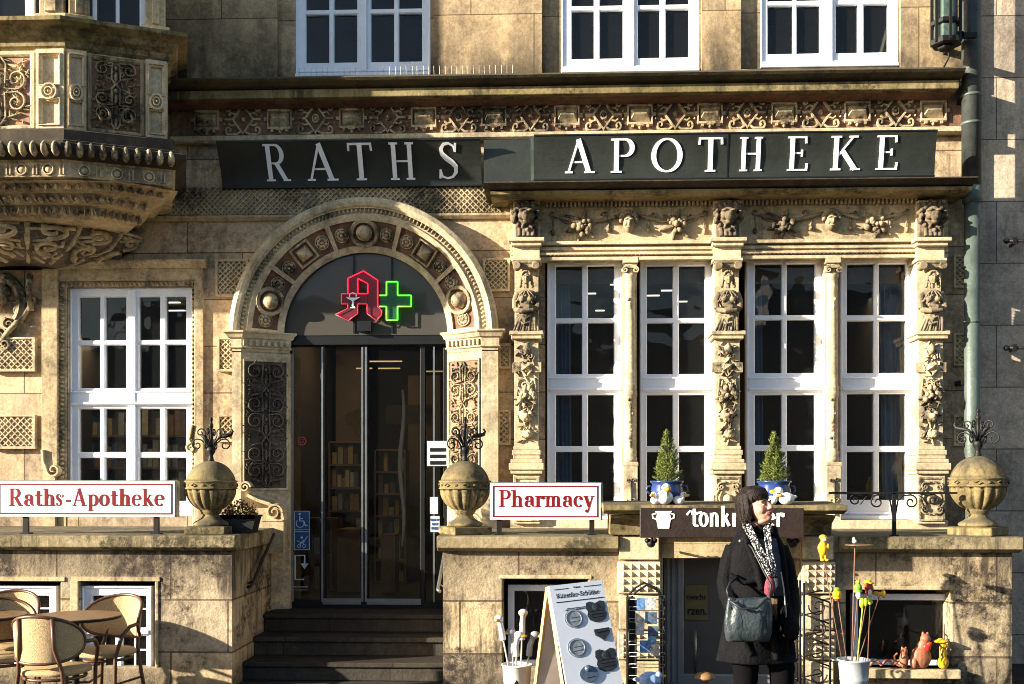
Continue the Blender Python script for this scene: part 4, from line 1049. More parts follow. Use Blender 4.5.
# solid dark core behind oriel glass
mb = MB(); r1 = oring(-.25, zo(40)); r2 = oring(-.25, zo(-60))
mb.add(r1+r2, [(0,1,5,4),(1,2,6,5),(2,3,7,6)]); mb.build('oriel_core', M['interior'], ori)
mb = MB(); r1 = oring(-.09, zo(33)); r2 = oring(-.09, zo(-60)); mb.add(r1+r2, [(0,1,5,4),(1,2,6,5)]); mb.build('oriel_glass', M['glass'], ori)
# upper oriel body mass above the frame of view (it goes on up and shades the wall)
oloft([(0, zo(-62)), (0, zo(-420))], 'oriel_upper', M['trim'], ori)
# bowl below: half-ellipsoid segments with carved scrolls
mb = MB(); vs = []; fs = []
cxo = X(-4, -.6); n = 40; lev = 12
ztb, zbb = Z(218, 60, -.8), Z(259, 30, -.5)
rx0 = X(129, -.30)-cxo
def bowl(a, t, o=0.):
    k = sqrt(max(0, 1-(t*.97)**2)); k = k**.9
    return (cxo+(rx0*k+o)*cos(a), .02-(.80*k+o)*sin(a), ztb+(zbb-ztb)*t)
for j in range(lev+1):
    for i in range(n+1): vs.append(bowl(pi*i/n, j/lev))
for j in range(lev):
    for i in range(n): fs.append((j*(n+1)+i, j*(n+1)+i+1, (j+1)*(n+1)+i+1, (j+1)*(n+1)+i))
fs = [f[::-1] for f in fs]; fs.append(tuple(lev*(n+1)+i for i in range(n+1)))
mb.add(vs, fs, True); mb.build('oriel_bowl', M['darkcarve'], ori)
mb = MB()
def bowl_curve(l, w):                          # list of (angle, t) -> tube hugging the bowl
    mb.tube([bowl(a, t, .004) for a, t in l], lambda q: w*(1-.35*q), n=6)
for k in range(7):
    a0 = pi*(.06+k*.135)
    for t0, sg, rr in ((.28, 1, .16), (.66, -1, .15)):
        l = [(a0+sg*.02, t0+.2), ]+[(a0+(rr*(1-.8*i/18))*.9*cos(sg*2*pi*1.3*i/18+pi/2), t0+(rr*(1-.8*i/18))*sin(sg*2*pi*1.3*i/18+pi/2)) for i in range(19)]
        bowl_curve([(q, min(.97, max(.03, t))) for q, t in l], .026)
    bowl_curve([(a0+.2, .02), (a0+.205, .5), (a0+.21, .95)], .03)
    for q in range(12): bowl_curve([(a0+random.uniform(-.2,.2), tt:=random.uniform(.05,.85)), (a0+random.uniform(-.2,.2), tt+.1)], .02)
bowl_curve([(pi*i/30, .03) for i in range(31)], .016)
mb.build('bowl_scroll', M['trim'], ori)

# ================================================================= NEIGHBOUR
NB = thing('neighbouring_building', 'plain grey ashlar building at the right edge beside the green downpipe', 'building', (X(1010, .12), .12, 0))
mb = MB(); mb.box(XR+.002, XR+9, .12, 4, 0, 9)
mb.build('wall', M['neighbour'], NB, loc=(-NB.location.x, -.12, 0))
#
for v in (241, 348):
    mb = MB(); x = X(1009, -.1); z = Z(v, 1009, -.1); mb.tube([(x+.1, .12, z), (x+.08, -.1, z)], .014); mb.tube([(x, -.1, z), (x+.4, -.1, z)], .014); mb.ell((x-.02, -.1, z), (.03,.02,.025), 10, 6); mb.box(x+.03, x+.06, -.12, -.08, z-.03, z+.03)
    mb.build('iron_hook', M['iron'], NB, loc=(-NB.location.x, -.12, 0))

# ================================================================= TERRACE
yT = -1.3
zT = Z(535, 300, yT)                           # top of coping
CT = .125
TL = thing('left_terrace', 'weathered sandstone terrace wall left of the entrance steps with small basement windows', 'terrace', (X(120, yT), yT, 0))
TL.name = 'stone_terrace'
def off(p): return tuple(-c for c in p.location)
tx1 = X(232, yT); tx0 = XL-2
w1 = (X(79, yT), X(155, yT), .16, Z(581, 118, yT)); w2 = (X(-40, yT), X(60, yT), .16, Z(581, 30, yT))
mb = MB(); mb.slab(tx0, tx1, 0, zT-CT, yT, yT+.34, [w1, w2], .012)
mb.box(tx1-.3, tx1-.001, yT+.34, -.0, 0, zT-CT)
mb.build('wall', M['terrace'], TL, loc=off(TL))
mb = MB()
for w in (w1, w2): mb.slab(w[0]-.06, w[1]+.04, w[3]+.0, w[3]+.035, yT-.010, yT+.01)
mb.box(w1[0]-.07, w1[0]-.002, yT-.012, yT+.01, .16, w1[3]); mb.box(w1[1]+.002, w1[1]+.03, yT-.01, yT+.01, .16, w1[3])
mb.build('window_surround', M['trim'], TL, loc=off(TL), bevel=.005)
mb = MB(); mb.extrude_x([(-.02, zT-CT), (yT-.03, zT-CT), (yT-.07, zT-CT+.02), (yT-.09, zT-CT+.03), (yT-.09, zT-.01), (yT-.08, zT), (-.02, zT+.012)], tx0, tx1+.05)
mb.build('coping', M['coping'], TL, loc=off(TL), bevel=.004)
mb = MB(); mb.box(tx0, tx1-.31, yT+.6, -.01, .05, zT-CT-.01); mb.build('core', M['interior'], TL, loc=off(TL))
yb_ = yT+.05
for u0, u1, cols in ((82, 152, [(92,115),(122,146)]), (-30, 57, [(-20,14),(20,49)])):
    o = window(TL, u0, u1, 586, 682, yb_, cols, [(596, 628), (636, 668)], [(629, 635)], None, sill=False); o.location = off(TL)
    mb = MB()
    for c_ in cols:
        x = (X(c_[0], yb_)+X(c_[1], yb_))/2; mb.box(x-.006, x+.006, yb_+.02, yb_+.034, Z(670, 100, yb_), Z(596, 100, yb_))
    for v in (609, 650): mb.box(X(u0+6, yb_), X(u1-6, yb_), yb_+.02, yb_+.034, Z(v, 100, yb_)-.006, Z(v, 100, yb_)+.006)
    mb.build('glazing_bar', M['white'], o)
mb = MB(); mb.box(X(-40, yb_+.2), X(160, yb_+.2), yb_+.22, yb_+.24, .1, Z(606, 100, yb_)); mb.build('blind', mat('brown_blind', (.22,.12,.04), .8, var=.3), TL, loc=off(TL))

# right terrace with basement shop
TR = thing('stone_terrace', 'weathered sandstone terrace right of the entrance steps with the basement shop front', 'terrace', (X(700, yT), yT, 0)); oR = off(TR)
rx0_, rx1_ = X(443, yT), X(1012, yT)
wA = (X(503, yT), X(588, yT), Z(668, 545, yT), Z(579, 545, yT)); wB = (X(846, yT), X(951, yT), Z(668, 900, yT), Z(590, 900, yT)); dd_ = (X(663, yT), X(800, yT), .0, Z(545, 730, yT))
mb = MB(); mb.slab(rx0_, rx1_, 0, zT-CT, yT, yT+.34, [wA, wB, dd_], .012)
mb.box(rx0_+.001, rx0_+.3, yT+.34, -.0, 0, zT-CT); mb.box(rx1_-.3, rx1_-.001, yT+.34, .2, 0, zT-CT)
mb.build('wall', M['terrace'], TR, loc=oR)
mb = MB()
prof = lambda: [(-.02, zT-CT), (yT-.03, zT-CT), (yT-.07, zT-CT+.02), (yT-.09, zT-CT+.03), (yT-.09, zT-.01), (yT-.08, zT), (-.02, zT+.012)]
mb.extrude_x(prof(), rx0_-.04, X(618, yT)); mb.build('coping', M['coping'], TR, loc=oR, bevel=.004); mb = MB(); mb.extrude_x(prof(), X(838, yT), rx1_+.05)
mb.build('coping', M['coping'], TR, loc=oR, bevel=.004)
mb = MB(); mb.box(rx0_+.31, rx1_-.31, yT+1.0, -.21, 0.05, zT-.02)
mb.build('core', M['interior'], TR, loc=oR)
mb = MB(); mb.box(X(618, yT), X(838, yT), yT+.002, -.21, zT-CT-.05, zT+.04); mb.build('entrance_roof', M['trim'], TR, loc=oR)
# canopy ledge
zl = Z(505, 720, yT-.3); u0_, u1_ = X(603, yT-.25), X(845, yT-.25)
mb = MB()
pf = [(yT+.3, zl-.22), (yT-.08, zl-.22), (yT-.1, zl-.15), (yT-.2, zl-.10), (yT-.22, zl-.09), (yT-.22, zl-.07), (yT-.3, zl-.05), (yT-.32, zl-.04), (yT-.32, zl), (yT+.3, zl+.02)]
mb.extrude_x([(y, z) for y, z in pf if z > zl-.08], u0_, u1_); mb.extrude_x([(yT+.3, zl-.24), (yT-.08, zl-.24), (yT-.1, zl-.15), (yT-.2, zl-.10), (yT-.22, zl-.08), (yT+.3, zl-.08)], u0_+.06, u1_-.06)
mb.build('canopy_ledge', M['lip'], TR, loc=oR, bevel=.004)
# rusticated piers
mb = MB(); mp_ = MB()
def knob_block(u0, u1, v0, v1, y):
    x0, x1, z0, z1 = rect(u0, u1, v0, v1, y); mb.box(x0, x1, y, yT+.01, z0, z1)
    nx = max(2, round((x1-x0)/.062)); nz = max(2, round((z1-z0)/.058)); sx = (x1-x0-.02)/nx; sz = (z1-z0-.02)/nz
    for i in range(nx):
        for j in range(nz):
            cx = x0+.01+(i+.5)*sx; cz = z0+.01+(j+.5)*sz; a = sx*.46; b = sz*.46
            mp_.add([(cx-a,y,cz),(cx,y,cz-b),(cx+a,y,cz),(cx,y,cz+b),(cx,y-.028,cz)], [(0,1,4),(1,2,4),(2,3,4),(3,0,4)])
yk = yT-.07
for u0, u1 in ((618, 661), (803, 836)):
    mb = MB(); mp_ = MB()
    knob_block(u0, u1, 562, 594, yk); knob_block(u0, u1, 632, 660, yk)
    for v0, v1 in ((536, 560), (596, 630), (662, 700)):
        x0, x1, z0, z1 = rect(u0, u1, v0, v1, yk); mb.box(x0+.01, x1-.01, yk+.02, yT+.01, max(0, z0), z1)
    pb_ = mb.build('pier_block', M['pale'], TR, loc=oR, bevel=.008); mp_.build('pier_knobs', M['pale'], pb_)
# basement windows
yb_ = yT+.14
def simple_win(u0, u1, v0, v1, name='window'):
    x0, x1, z0, z1 = rect(u0, u1, v0, v1, yb_); mb = MB(); mb.slab(x0, x1, z0, z1, yb_, yb_+.06, [(x0+.05, x1-.03, z0+.06, z1-.05)], .008)
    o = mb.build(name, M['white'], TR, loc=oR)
    mb = MB(); mb.add([(x0+.04, yb_+.04, z0+.05), (x1-.02, yb_+.04, z0+.05), (x1-.02, yb_+.04, z1-.04), (x0+.04, yb_+.04, z1-.04)], [(0,1,2,3)]); mb.build('pane', M['glass'], o)
    return o
simple_win(508, 592, 585, 668); simple_win(852, 951, 594, 668)
for w_ in (wA, wB): mb = MB(); mb.box(w_[0]-.03, w_[1]+.03, yT-.008, yT+.02, w_[3], w_[3]+.03); mb.build('lintel', M['trim'], TR, loc=oR, bevel=.005)
mb = MB(); mb.box(wB[0]-.05, wB[1]+.05, yT-.08, yT+.15, wB[2]-.07, wB[2])
mb.build('window_ledge', M['trim'], TR, loc=oR, bevel=.005)
mb = MB(); mb.box(rx0_+.31, X(600, yT), yT+.36, yT+.99, 0, 1.0); mb.build('basement_room', M['interior'], TR, loc=oR)
mb = MB(); mb.box(X(835, yT), rx1_-.31, yT+.9, yT+.99, 0, 1.05); mb.build('basement_backdrop', M['interior'], TR, loc=oR)
# shop door of the basement
yd2 = yT+.3; mb = MB(); x0, x1 = X(664, yd2), X(803, yd2); z1 = Z(545, 730, yd2)
mb.slab(x0, x1, 0, z1, yd2, yd2+.06, [(X(684, yd2), X(797, yd2), .08, z1-.07)], .01)
for u in (667, 672, 678): mb.box(X(u, yd2), X(u+2.5, yd2), yd2-.02, yd2+.002, .02, z1-.03)
sd_ = mb.build('shop_door', mat('grey_door_paint', (.26,.27,.28), .5), TR, loc=oR)
mb = MB(); mb.box(X(684, yd2), X(797, yd2), yd2+.02, yd2+.04, .08, z1-.07); mb.build('door_panel', mat('grey_door_glass', (.09,.09,.09), .3, var=.1), sd_)
mb = MB(); x = X(694.5, yd2); mb.tube([(x, yd2-.05, Z(672, 694, yd2)), (x, yd2-.05, Z(630, 694, yd2))], .013); mb.tube([(x, yd2, Z(668, 694, yd2)), (x, yd2-.05, Z(668, 694, yd2))], .008); mb.tube([(x, yd2, Z(634, 694, yd2)), (x, yd2-.05, Z(634, 694, yd2))], .008)
mb.build('door_handle', M['alu'], sd_)
mb = MB(); ysg = yd2+.005; mb.box(X(685, ysg), X(708, ysg), ysg, ysg+.01, Z(620, 696, ysg), Z(585, 696, ysg)); mb.build('door_sign', mat('ochre_sign', (.14,.11,.045), .6), sd_)
text('sign_text', 'nwachs', .066, M['doormetal'], (X(696, ysg), ysg-.002, Z(597, 696, ysg)), sd_, bold=.001, sx=.8)
text('sign_text', 'rzen.', .095, M['doormetal'], (X(697, ysg), ysg-.002, Z(611, 696, ysg)), sd_, bold=.002, sx=.85)

# ================================================================= STEPS
ST = MB(); sx0, sx1 = tx1+.001, rx0_-.001
lev = [(.48, -.37), (.32, -.69), (.16, -1.01)]
for z, y in lev:
    ST.box(sx0, sx1, y+.025, .6 if z > .4 else y+.6, 0 if z < .2 else z-.2, z-.045); ST.box(sx0, sx1, y, .6 if z > .4 else y+.62, z-.045, z)
tag(ST.build('entrance_steps', M['step'], bevel=.008), 'dark worn stone steps leading up to the sliding glass door', 'steps')

# ================================================================= LETTERING
def strokes(ch, T, t, ser=True):
    S = []
    def ln(x0, y0, x1, y1, w): S.append(([(x0, y0), (x1, y1)], [w, w]))
    def st(x, y0, y1, top=True, bot=True, w=None):
        w = w or T; ln(x, y0, x, y1, w)
        if ser and bot: ln(x-w/2-.07, y0+t/2, x+w/2+.07, y0+t/2, t)
        if ser and top == 1: ln(x-w/2-.07, y1-t/2, x+w/2+.07, y1-t/2, t)
        if ser and top == 2: ln(x-w/2-.09, y1-t/2, x, y1-t/2, t)
    def ar(cx, cy, rx, ry, a0, a1, n=18, wm=None):
        wm = wm or T; P_ = []; W = []
        for i in range(n+1):
            a = R(a0+(a1-a0)*i/n); P_.append((cx+rx*cos(a), cy+ry*sin(a))); W.append(t+(wm-t)*abs(cos(a))**1.3)
        S.append((P_, W))
    def path(P_, W): S.append((P_, W))
    def ball(x, y, r): path([(x+r*.5*cos(R(a)), y+r*.5*sin(R(a))) for a in range(0, 361, 45)], [r]*9)
    def ess(s, x0=0):
        P_ = [(.50,.76),(.45,.90),(.33,.965),(.20,.94),(.12,.83),(.14,.70),(.26,.58),(.40,.48),(.51,.36),(.51,.20),(.42,.07),(.28,.03),(.14,.08),(.08,.26)]
        W = [t*1.2,t,t*1.1,T*.6,T*.8,T*.95,T*1.05,T*1.05,T*.95,T*.8,T*.5,t,t*1.2,t*1.3]
        path([(x0+x*s*(1.0 if s == 1 else .78), y*s) for x, y in P_], W)
    h = t/2; xh = .66
    if ch == 'R' or ch == 'P':
        st(.16, 0, 1); ln(.16, 1-h, .36, 1-h, t); ar(.36, .75-t/4, .19, .25-t/4, 90, -90); ln(.16, .5, .36, .5, t)
        if ch == 'R': ln(.36, .5, .62, .02, T*.95); ln(.54, h, .76, h, t); return S, .76
        return S, .62
    if ch == 'A':
        ln(.345, .96, .09, .02, t*1.25); ln(.345, 1.0, .62, .02, T); ln(.16, .33, .50, .33, t); ln(0, h, .2, h, t); ln(.5, h, .78, h, t); return S, .78
    if ch == 'T': st(.33, 0, .99, 0); ln(.03, 1-h, .63, 1-h, t); ln(.045, 1, .03, .80, t*1.3); ln(.615, 1, .63, .80, t*1.3); return S, .66
    if ch == 'H': st(.16, 0, 1); st(.66, 0, 1); ln(.16, .52, .66, .52, t); return S, .82
    if ch == 'S': ess(1); ln(.52, .97, .50, .74, t*1.3); ln(.07, .03, .085, .28, t*1.3); return S, .58
    if ch == 'O': ar(.42, .5, .36-T/4, .5-h, 0, 360, 36); return S, .84
    if ch == 'E':
        st(.16, 0, 1, 0, 0); ln(.02, 1-h, .56, 1-h, t); ln(.02, h, .60, h, t); ln(.16, .52, .46, .52, t); ln(.56, 1, .575, .80, t*1.3); ln(.60, 0, .62, .22, t*1.3); ln(.46, .62, .46, .42, t*1.2); return S, .64
    if ch == 'K': st(.16, 0, 1); ln(.2, .40, .60, .97, t*1.2); ln(.33, .58, .68, .02, T); ln(.5, 1-h, .74, 1-h, t); ln(.56, h, .82, h, t); return S, .80
    if ch == '-': ln(.05, .3, .33, .3, T*.75); return S, .38
    if ch == 'a': ln(.43, .10, .43, .48, T); ar(.28, .47, .15, .17, 0, 150); ball(.15, .5, T*.6); ar(.26, .19, .15, .17, 60, 300); ln(.43, .08, .54, .05, t*1.5); return S, .56
    if ch == 't': st(.2, .12, .86, 0, 0); ln(.03, .62, .40, .62, t*1.2); ar(.32, .14, .12, .11, 180, 320); return S, .43
    if ch == 'h': st(.16, 0, 1, 2); ar(.33, .44, .16, .2, 175, 0); st(.49, 0, .45, 0); return S, .66
    if ch == 'n': st(.16, 0, xh, 2); ar(.33, .44, .16, .2, 175, 0); st(.49, 0, .45, 0); return S, .66
    if ch == 'm':
        st(.16, 0, xh, 2); ar(.31, .44, .14, .2, 175, 0); st(.45, 0, .45, 0); ar(.60, .44, .14, .2, 175, 0); st(.74, 0, .45, 0); return S, .9
    if ch == 's': ess(.68); ln(.38, .66, .37, .48, t*1.3); ln(.05, .02, .05, .18, t*1.3); return S, .44
    if ch == 'p': st(.16, -.3, xh, 2); ar(.31, .33, .2, .31, 130, -130); return S, .58
    if ch == 'o': ar(.29, .33, .2, .31, 0, 360, 28); return S, .57
    if ch == 'e': ar(.28, .33, .2, .31, 8, 318); ln(.1, .37, .47, .37, t); return S, .53
    if ch == 'k': st(.16, 0, 1, 2); ln(.2, .28, .43, .62, t*1.3); ln(.27, .42, .52, .03, T); ln(.34, xh-h, .56, xh-h, t) if ser else 0; ln(.42, h, .62, h, t) if ser else 0; return S, .62
    if ch == 'r': st(.16, 0, xh, 2); ar(.33, .45, .16, .18, 165, 50); ball(.43, .56, T*.7); return S, .50
    if ch == 'c': ar(.29, .33, .2, .31, 50, 318); ball(.42, .5, T*.6); return S, .50
    if ch == 'y': ln(.13, .63, .33, .02, T); ln(.5, .63, .27, -.22, t*1.2); ball(.2, -.23, T*.6); ln(.01, xh-h, .25, xh-h, t); ln(.4, xh-h, .6, xh-h, t); return S, .6
    if ch == 'ä': S, w = strokes('a', T, t, ser); S.append(([(.18,.84),(.18,.92)], [.1,.1])); S.append(([(.38,.84),(.38,.92)], [.1,.1])); return S, w
    return S, .4
def glyph(mb, ch, x0, z0, sx, sz, y, d, T, t, ser=True):
    S, w = strokes(ch, T, t, ser)
    for P_, W in S:
        pts_ = [(x0+x*sx, z0+z*sz) for x, z in P_]; n = len(pts_)
        mb.ribbon(pts_, lambda q: W[min(n-1, int(round(q*(n-1))))]*(sx+sz)/2, y-d, y, flat=1.)
    return w*sx
def word(mb, txt, xa, xb, z0, sz, y, d, T, t, gap=.06, ser=True):
    ws = [strokes(c, T, t, ser)[1] for c in txt]; tot = sum(ws)+gap*(len(txt)-1); sx = (xb-xa)/tot; x = xa
    for c, w in zip(txt, ws): glyph(mb, c, x, z0, sx, sz, y, d, T, t, ser); x += (w+gap)*sx

# ================================================================= FASCIA SIGNS
def fascia(ua, ub, va, vb, yt, yb, letters, vl0, vl1, label, slots=(), uref=None):
    ym = (yt+yb)/2; uc = (ua+ub)/2; x0, x1 = X(ua, ym), X(ub, ym); zt_, zb_ = Z(va, uc, yt), Z(vb, uc, yb)
    th = thing('fascia_sign', label, 'sign', (x0, 0, zb_)); of = (-x0, 0, -zb_)
    def yc(z):
        k = (z-zb_)/(zt_-zb_); return yb+(yt-yb)*(.35*k+.65*k*k)
    n = 7; prof = [(yc(zb_+(zt_-zb_)*i/n), zb_+(zt_-zb_)*i/n) for i in range(n+1)]
    mb = MB(); mb.extrude_x([(p[0]+.03, p[1]) for p in prof[::-1]]+[(p[0], p[1]) for p in prof], x0, x1)
    mb.build('panel', M['green'], th, loc=of)
    mb = MB()
    for u in slots: x = X(u, ym); mb.extrude_x([(p[0]-.001, p[1]) for p in prof[::-1]]+[(p[0]-.004, p[1]) for p in prof], x-.006, x+.006)
    mb.box(x0, x1, yc(zt_)-.006, yc(zt_)+.04, zt_, zt_+.012); mb.box(x0, x1, yc(zb_)-.012, yc(zb_)+.04, zb_-.012, zb_)
    mb.build('sign_trim', M['doormetal'], th, loc=of)
    for ch, a, b in letters:
        sz = Z(vl0, uc, ym)-Z(vl1, uc, ym); w = strokes(ch, .15, .05)[1]
        cu = (a+b)/2; z0 = Z(vl1, cu, ym) - (Z(vl1, cu, ym)-Z(vl1, uc, ym)); xa_, xb_ = X(a, ym), X(b, ym); sx = (xb_-xa_)/w
        mb = MB(); glyph(mb, ch, xa_, z0, sx, sz, 0, .007, .135, .05)
        mb.v = [(x, y+yc(z)-.002, z) for x, y, z in mb.v]
        mb.build('letter', M['letter'], th, loc=of)
    return th, yc
fascia(219, 481, 141, 186, -.26, -.07, [('R',264,289),('A',306,337),('T',348,373),('H',389,415),('S',437,458)], 146, 178, 'dark green fascia sign with white serif letters RATHS above the arched portal')
fascia(534, 936, 133.5, 177.5, -.50, -.42, [('A',565,595),('P',610,635),('O',650,684),('T',698,723),('H',739,763),('E',787,808),('K',830,860),('E',876,898)], 138.5, 170.5, 'dark green fascia sign with white serif letters APOTHEKE above the bay windows', slots=(728,))
fe = thing('sign_end_piece', 'dark curved sheet metal end piece between the two parts of the fascia sign', 'metal panel', (X(508), -.2, Z(186, 508)))
mb = MB(); mb.box(X(484, -.1), X(531, -.2), -.14, -.02, Z(184, 508, -.1), Z(141, 508, -.1)); mb.build('panel', M['green'], fe, loc=(-fe.location.x, .2, -fe.location.z))
mb = MB(); mb.extrude_x([(-.48, Z(136, 533, -.48)), (-.15, Z(136, 533, -.48)), (-.15, Z(180, 533, -.4)), (-.38, Z(180, 533, -.4))], X(531, -.3), X(534, -.3)); mb.build('end_cap', M['copper'], fe, loc=(-fe.location.x, .2, -fe.location.z))

# neon signs in the lunette
nl = thing('neon_letter_sign', 'red neon gothic letter A with white chalice hanging in the arched lunette', 'neon sign', (X(365), .0, Z(323, 365)))
def o_of(t): return tuple(-c for c in t.location)
yn = -.05
def q(l, k=8.55, u0=330, v0=260, y=yn): return [(X(u0+a/k, y), Z(v0+b/k, u0+a/k, y)) for a, b in l]
body = [(155,160),(290,97),(410,175),(410,400),(450,430),(445,475),(400,522),(320,460),(320,378),(240,378),(240,460),(160,520),(50,468),(155,410),(155,378),(100,378),(100,292),(155,292)]
hole_ = [(240,160),(325,205),(325,290),(240,290)]
mb = MB()
for poly in ([(155,160),(240,120),(240,292),(155,292)], [(240,120),(290,97),(410,175),(325,205),(240,160)], [(325,205),(410,175),(410,400),(400,522),(320,460)], [(410,400),(450,430),(445,475),(400,522)], [(100,292),(320,292),(320,378),(100,378)], [(155,378),(240,378),(240,460),(160,520),(50,468),(155,410)]):
    mb.prism(q(poly)[::-1], yn, yn+.03)
mb.build('letter_plate', M['redplate'], nl, loc=o_of(nl))
mb = MB()
def loop(mb, l, r=.0055, closed=True, dy=.016):
    p = [(x, yn-dy, z) for x, z in q(l)]
    if closed: p.append(p[0])
    for a, b in zip(p, p[1:]): mb.tube([a, b], r, n=6)
loop(mb, [(155,292),(155,160),(290,97),(410,175),(410,400)], closed=False); loop(mb, hole_)
mb.build('neon_tube', M['neonred'], nl, loc=o_of(nl))
mb = MB(); loop(mb, [(405,395),(440,430),(445,465),(400,522),(320,460),(320,378),(240,378),(240,460),(160,520),(50,468),(155,415),(155,378),(100,378),(100,292),(240,292)], .004, False)
mb.build('unlit_tube', mat('dull_red_tube', (.55,.03,.06), .4, emit=(1,.05,.08), es=.3), nl, loc=o_of(nl))
mb = MB(); yn2 = yn-.03
def q2(l): return [(x, z) for x, z in q(l, y=yn2)]
mb.prism(q2([(135,318),(160,335),(185,348),(205,348),(230,335),(255,318),(195,322)])[::-1], yn2, yn2+.006); mb.ribbon(q2([(195,345),(195,405)]), .016, yn2, yn2+.006); mb.ribbon(q2([(172,408),(215,408)]), .012, yn2, yn2+.006); mb.ribbon(q2([(165,315),(168,290),(195,278),(222,290),(225,312)]), .012, yn2, yn2+.006)
mb.ribbon(q2([(170,330),(205,362),(185,385),(210,398)]), .009, yn2, yn2+.006)
mb.build('chalice', M['letter'], nl, loc=o_of(nl))
nc = thing('neon_cross_sign', 'green neon cross hanging right of the red letter in the lunette', 'neon sign', (X(395), .0, Z(322, 395)))
cr = [(485,188),(580,188),(580,305),(697,305),(697,400),(580,400),(580,518),(485,518),(485,400),(425,400),(425,305),(485,305)]
mb = MB(); mb.prism(q([(485,188),(580,188),(580,518),(485,518)])[::-1], yn, yn+.03); mb.prism(q([(580,305),(697,305),(697,400),(580,400)])[::-1], yn, yn+.03); mb.prism(q([(425,305),(485,305),(485,400),(425,400)])[::-1], yn, yn+.03)
mb.build('cross_plate', M['greenplate'], nc, loc=o_of(nc))
mb = MB(); c2 = cr[:9]+[(425,400)]; loop(mb, [(425,305),(485,305)]+cr[:9]+[(425,400)], .006, False); mb.build('neon_tube', M['neongreen'], nc, loc=o_of(nc))

# ================================================================= WHITE SIGNS ON THE TERRACE
def board_sign(name, label, u0, u1, v0, v1, y, txt, ta, tb, vb, vt, legs):
    uc = (u0+u1)/2; x0, x1, z0, z1 = rect(u0, u1, v0, v1, y)
    t = thing(name, label, 'sign', ((x0+x1)/2, y, zT)); of = o_of(t)
    mb = MB(); mb.box(x0, x1, y, y+.07, z0, z1); mb.build('panel', M['signwhite'], t, loc=of, bevel=.004)
    mb = MB(); mb.slab(x0+.022, x1-.022, z0+.022, z1-.022, y-.003, y+.001, [(x0+.032, x1-.032, z0+.032, z1-.032)], 0, back=False); mb.build('border', M['red'], t, loc=of)
    mb = MB(); mb.box(x0-.006, x1+.006, y+.01, y+.06, z1, z1+.006); mb.box(x1, x1+.012, y+.006, y+.075, z0, z1); mb.build('sign_casing', M['alu'], t, loc=of)
    mb = MB(); word(mb, txt, X(ta, y), X(tb, y), Z(vb, uc, y), Z(vt, uc, y)-Z(vb, uc, y), y, .0012, .17, .055, .045); mb.build('lettering', M['red'], t, loc=of)
    for u in legs:
        mb = MB(); mb.box(X(u-2.5, y), X(u+2.5, y), y+.02, y+.05, zT-.01, z0+.001); mb.box(X(u-4.5, y), X(u+4.5, y), y-.0, y+.08, zT+.001, zT+.012)
        mb.build('leg', M['iron'], t, loc=of)
board_sign('illuminated_sign', 'white boxed sign with red border reading Raths-Apotheke on the left terrace', -4, 175, 481, 517, -1.27, 'Raths-Apotheke', 9, 164, 506, 488.5, (24, 155))
board_sign('illuminated_sign', 'white boxed sign with red border reading Pharmacy beside the middle stone urn', 490, 601, 483, 520, -1.27, 'Pharmacy', 499, 594, 507, 490, (499, 592))

# ================================================================= URNS
def urn():
    t = thing('stone_urn', 'fluted spherical stone urn topped with an iron finial, leftmost, beside the planter', 'urn', (0,0,0), 0, 'stone urns with iron finials on the terrace')
    mb = MB(); mb.box(-.165, .165, -.165, .165, 0, .065); mb.build('plinth', M['urn'], t, bevel=.008)
    mb = MB(); pr = [(.135,.066),(.142,.08),(.135,.095),(.11,.108),(.082,.125),(.068,.145),(.064,.158),(.078,.165),(.078,.178),(.09,.186)]
    c_ = .375; r_ = .2
    for k in range(12): a = -1.13+k*.098; pr.append((r_*cos(a), c_+r_*sin(a)))
    fl0, fl1 = 10, 21
    pr += [(.199,.362),(.21,.366),(.213,.374),(.204,.379),(.203,.418),(.212,.422),(.212,.432),(.20,.436)]
    c_ = .395
    for k in range(14): a = .21+k*(pi/2-.25)/13; pr.append((r_*cos(a), c_+r_*sin(a)))
    mb.lathe(0, 0, pr, 96, lambda j, th: 1+(.13*abs(cos(th*8))**.6-.10)*min(1, 1.5*sin(pi*(j-fl0+.6)/(fl1-fl0+1))) if fl0 <= j <= fl1 else 1)
    b = mb.build('ball', M['urn'], t)
    mb = MB()
    for k in range(16):
        mb.M = Matrix.Rotation(k*pi/8, 4, 'Z') @ Matrix.Translation((0, -.203, .397))
        if k % 2: mb.ribbon([(-.025,0),(0,.012),(.025,0),(0,-.012)], .009, -.012, .002, True)
        else: mb.dome(0, 0, .02, .002, .012, .012, 8, 3)
    mb.M = None; mb.build('band_ornament', M['urn'], b)
    mb = MB(); mb.lathe(0, 0, [(.022,.585),(.03,.60),(.022,.61),(.018,.64),(.036,.67),(.04,.70),(.034,.705),(.012,.71),(.012,.86),(.02,.875),(.02,.89),(.01,.90),(.008,.92),(.014,.93),(.012,.945),(.002,.95)], 12)
    for k, (a, s) in enumerate(((0,1),(pi,1),(pi/2,.8),(-pi/2,.8))):
        mb.M = Matrix.Rotation(a, 4, 'Z')
        w = lambda l: [(x, 0, z) for x, z in l]
        mb.tube(w([(.02,.69),(.05,.74),(.08,.765)]+spiral(.115, .725, .05, pi*.65, 1.25, -1, 20)), .0058, n=6)
        mb.tube(w([(.015,.70),(.03,.76),(.05,.80)]+spiral(.085, .825, .038, pi, 1.2, -1, 18)), .0055, n=6)
        if k < 2: mb.tube(w([(.02,.73),(.07,.79),(.12,.80),(.165,.81),(.18,.835),(.165,.855)] if k == 0 else [(.02,.73),(.05,.79),(.09,.81)]), lambda t: .008+.012*sin(pi*min(1,t*1.1))**3, n=7)
    mb.M = None; mb.build('iron_finial', M['iron'], t)
    return t
u1 = urn(); yU = -1.12
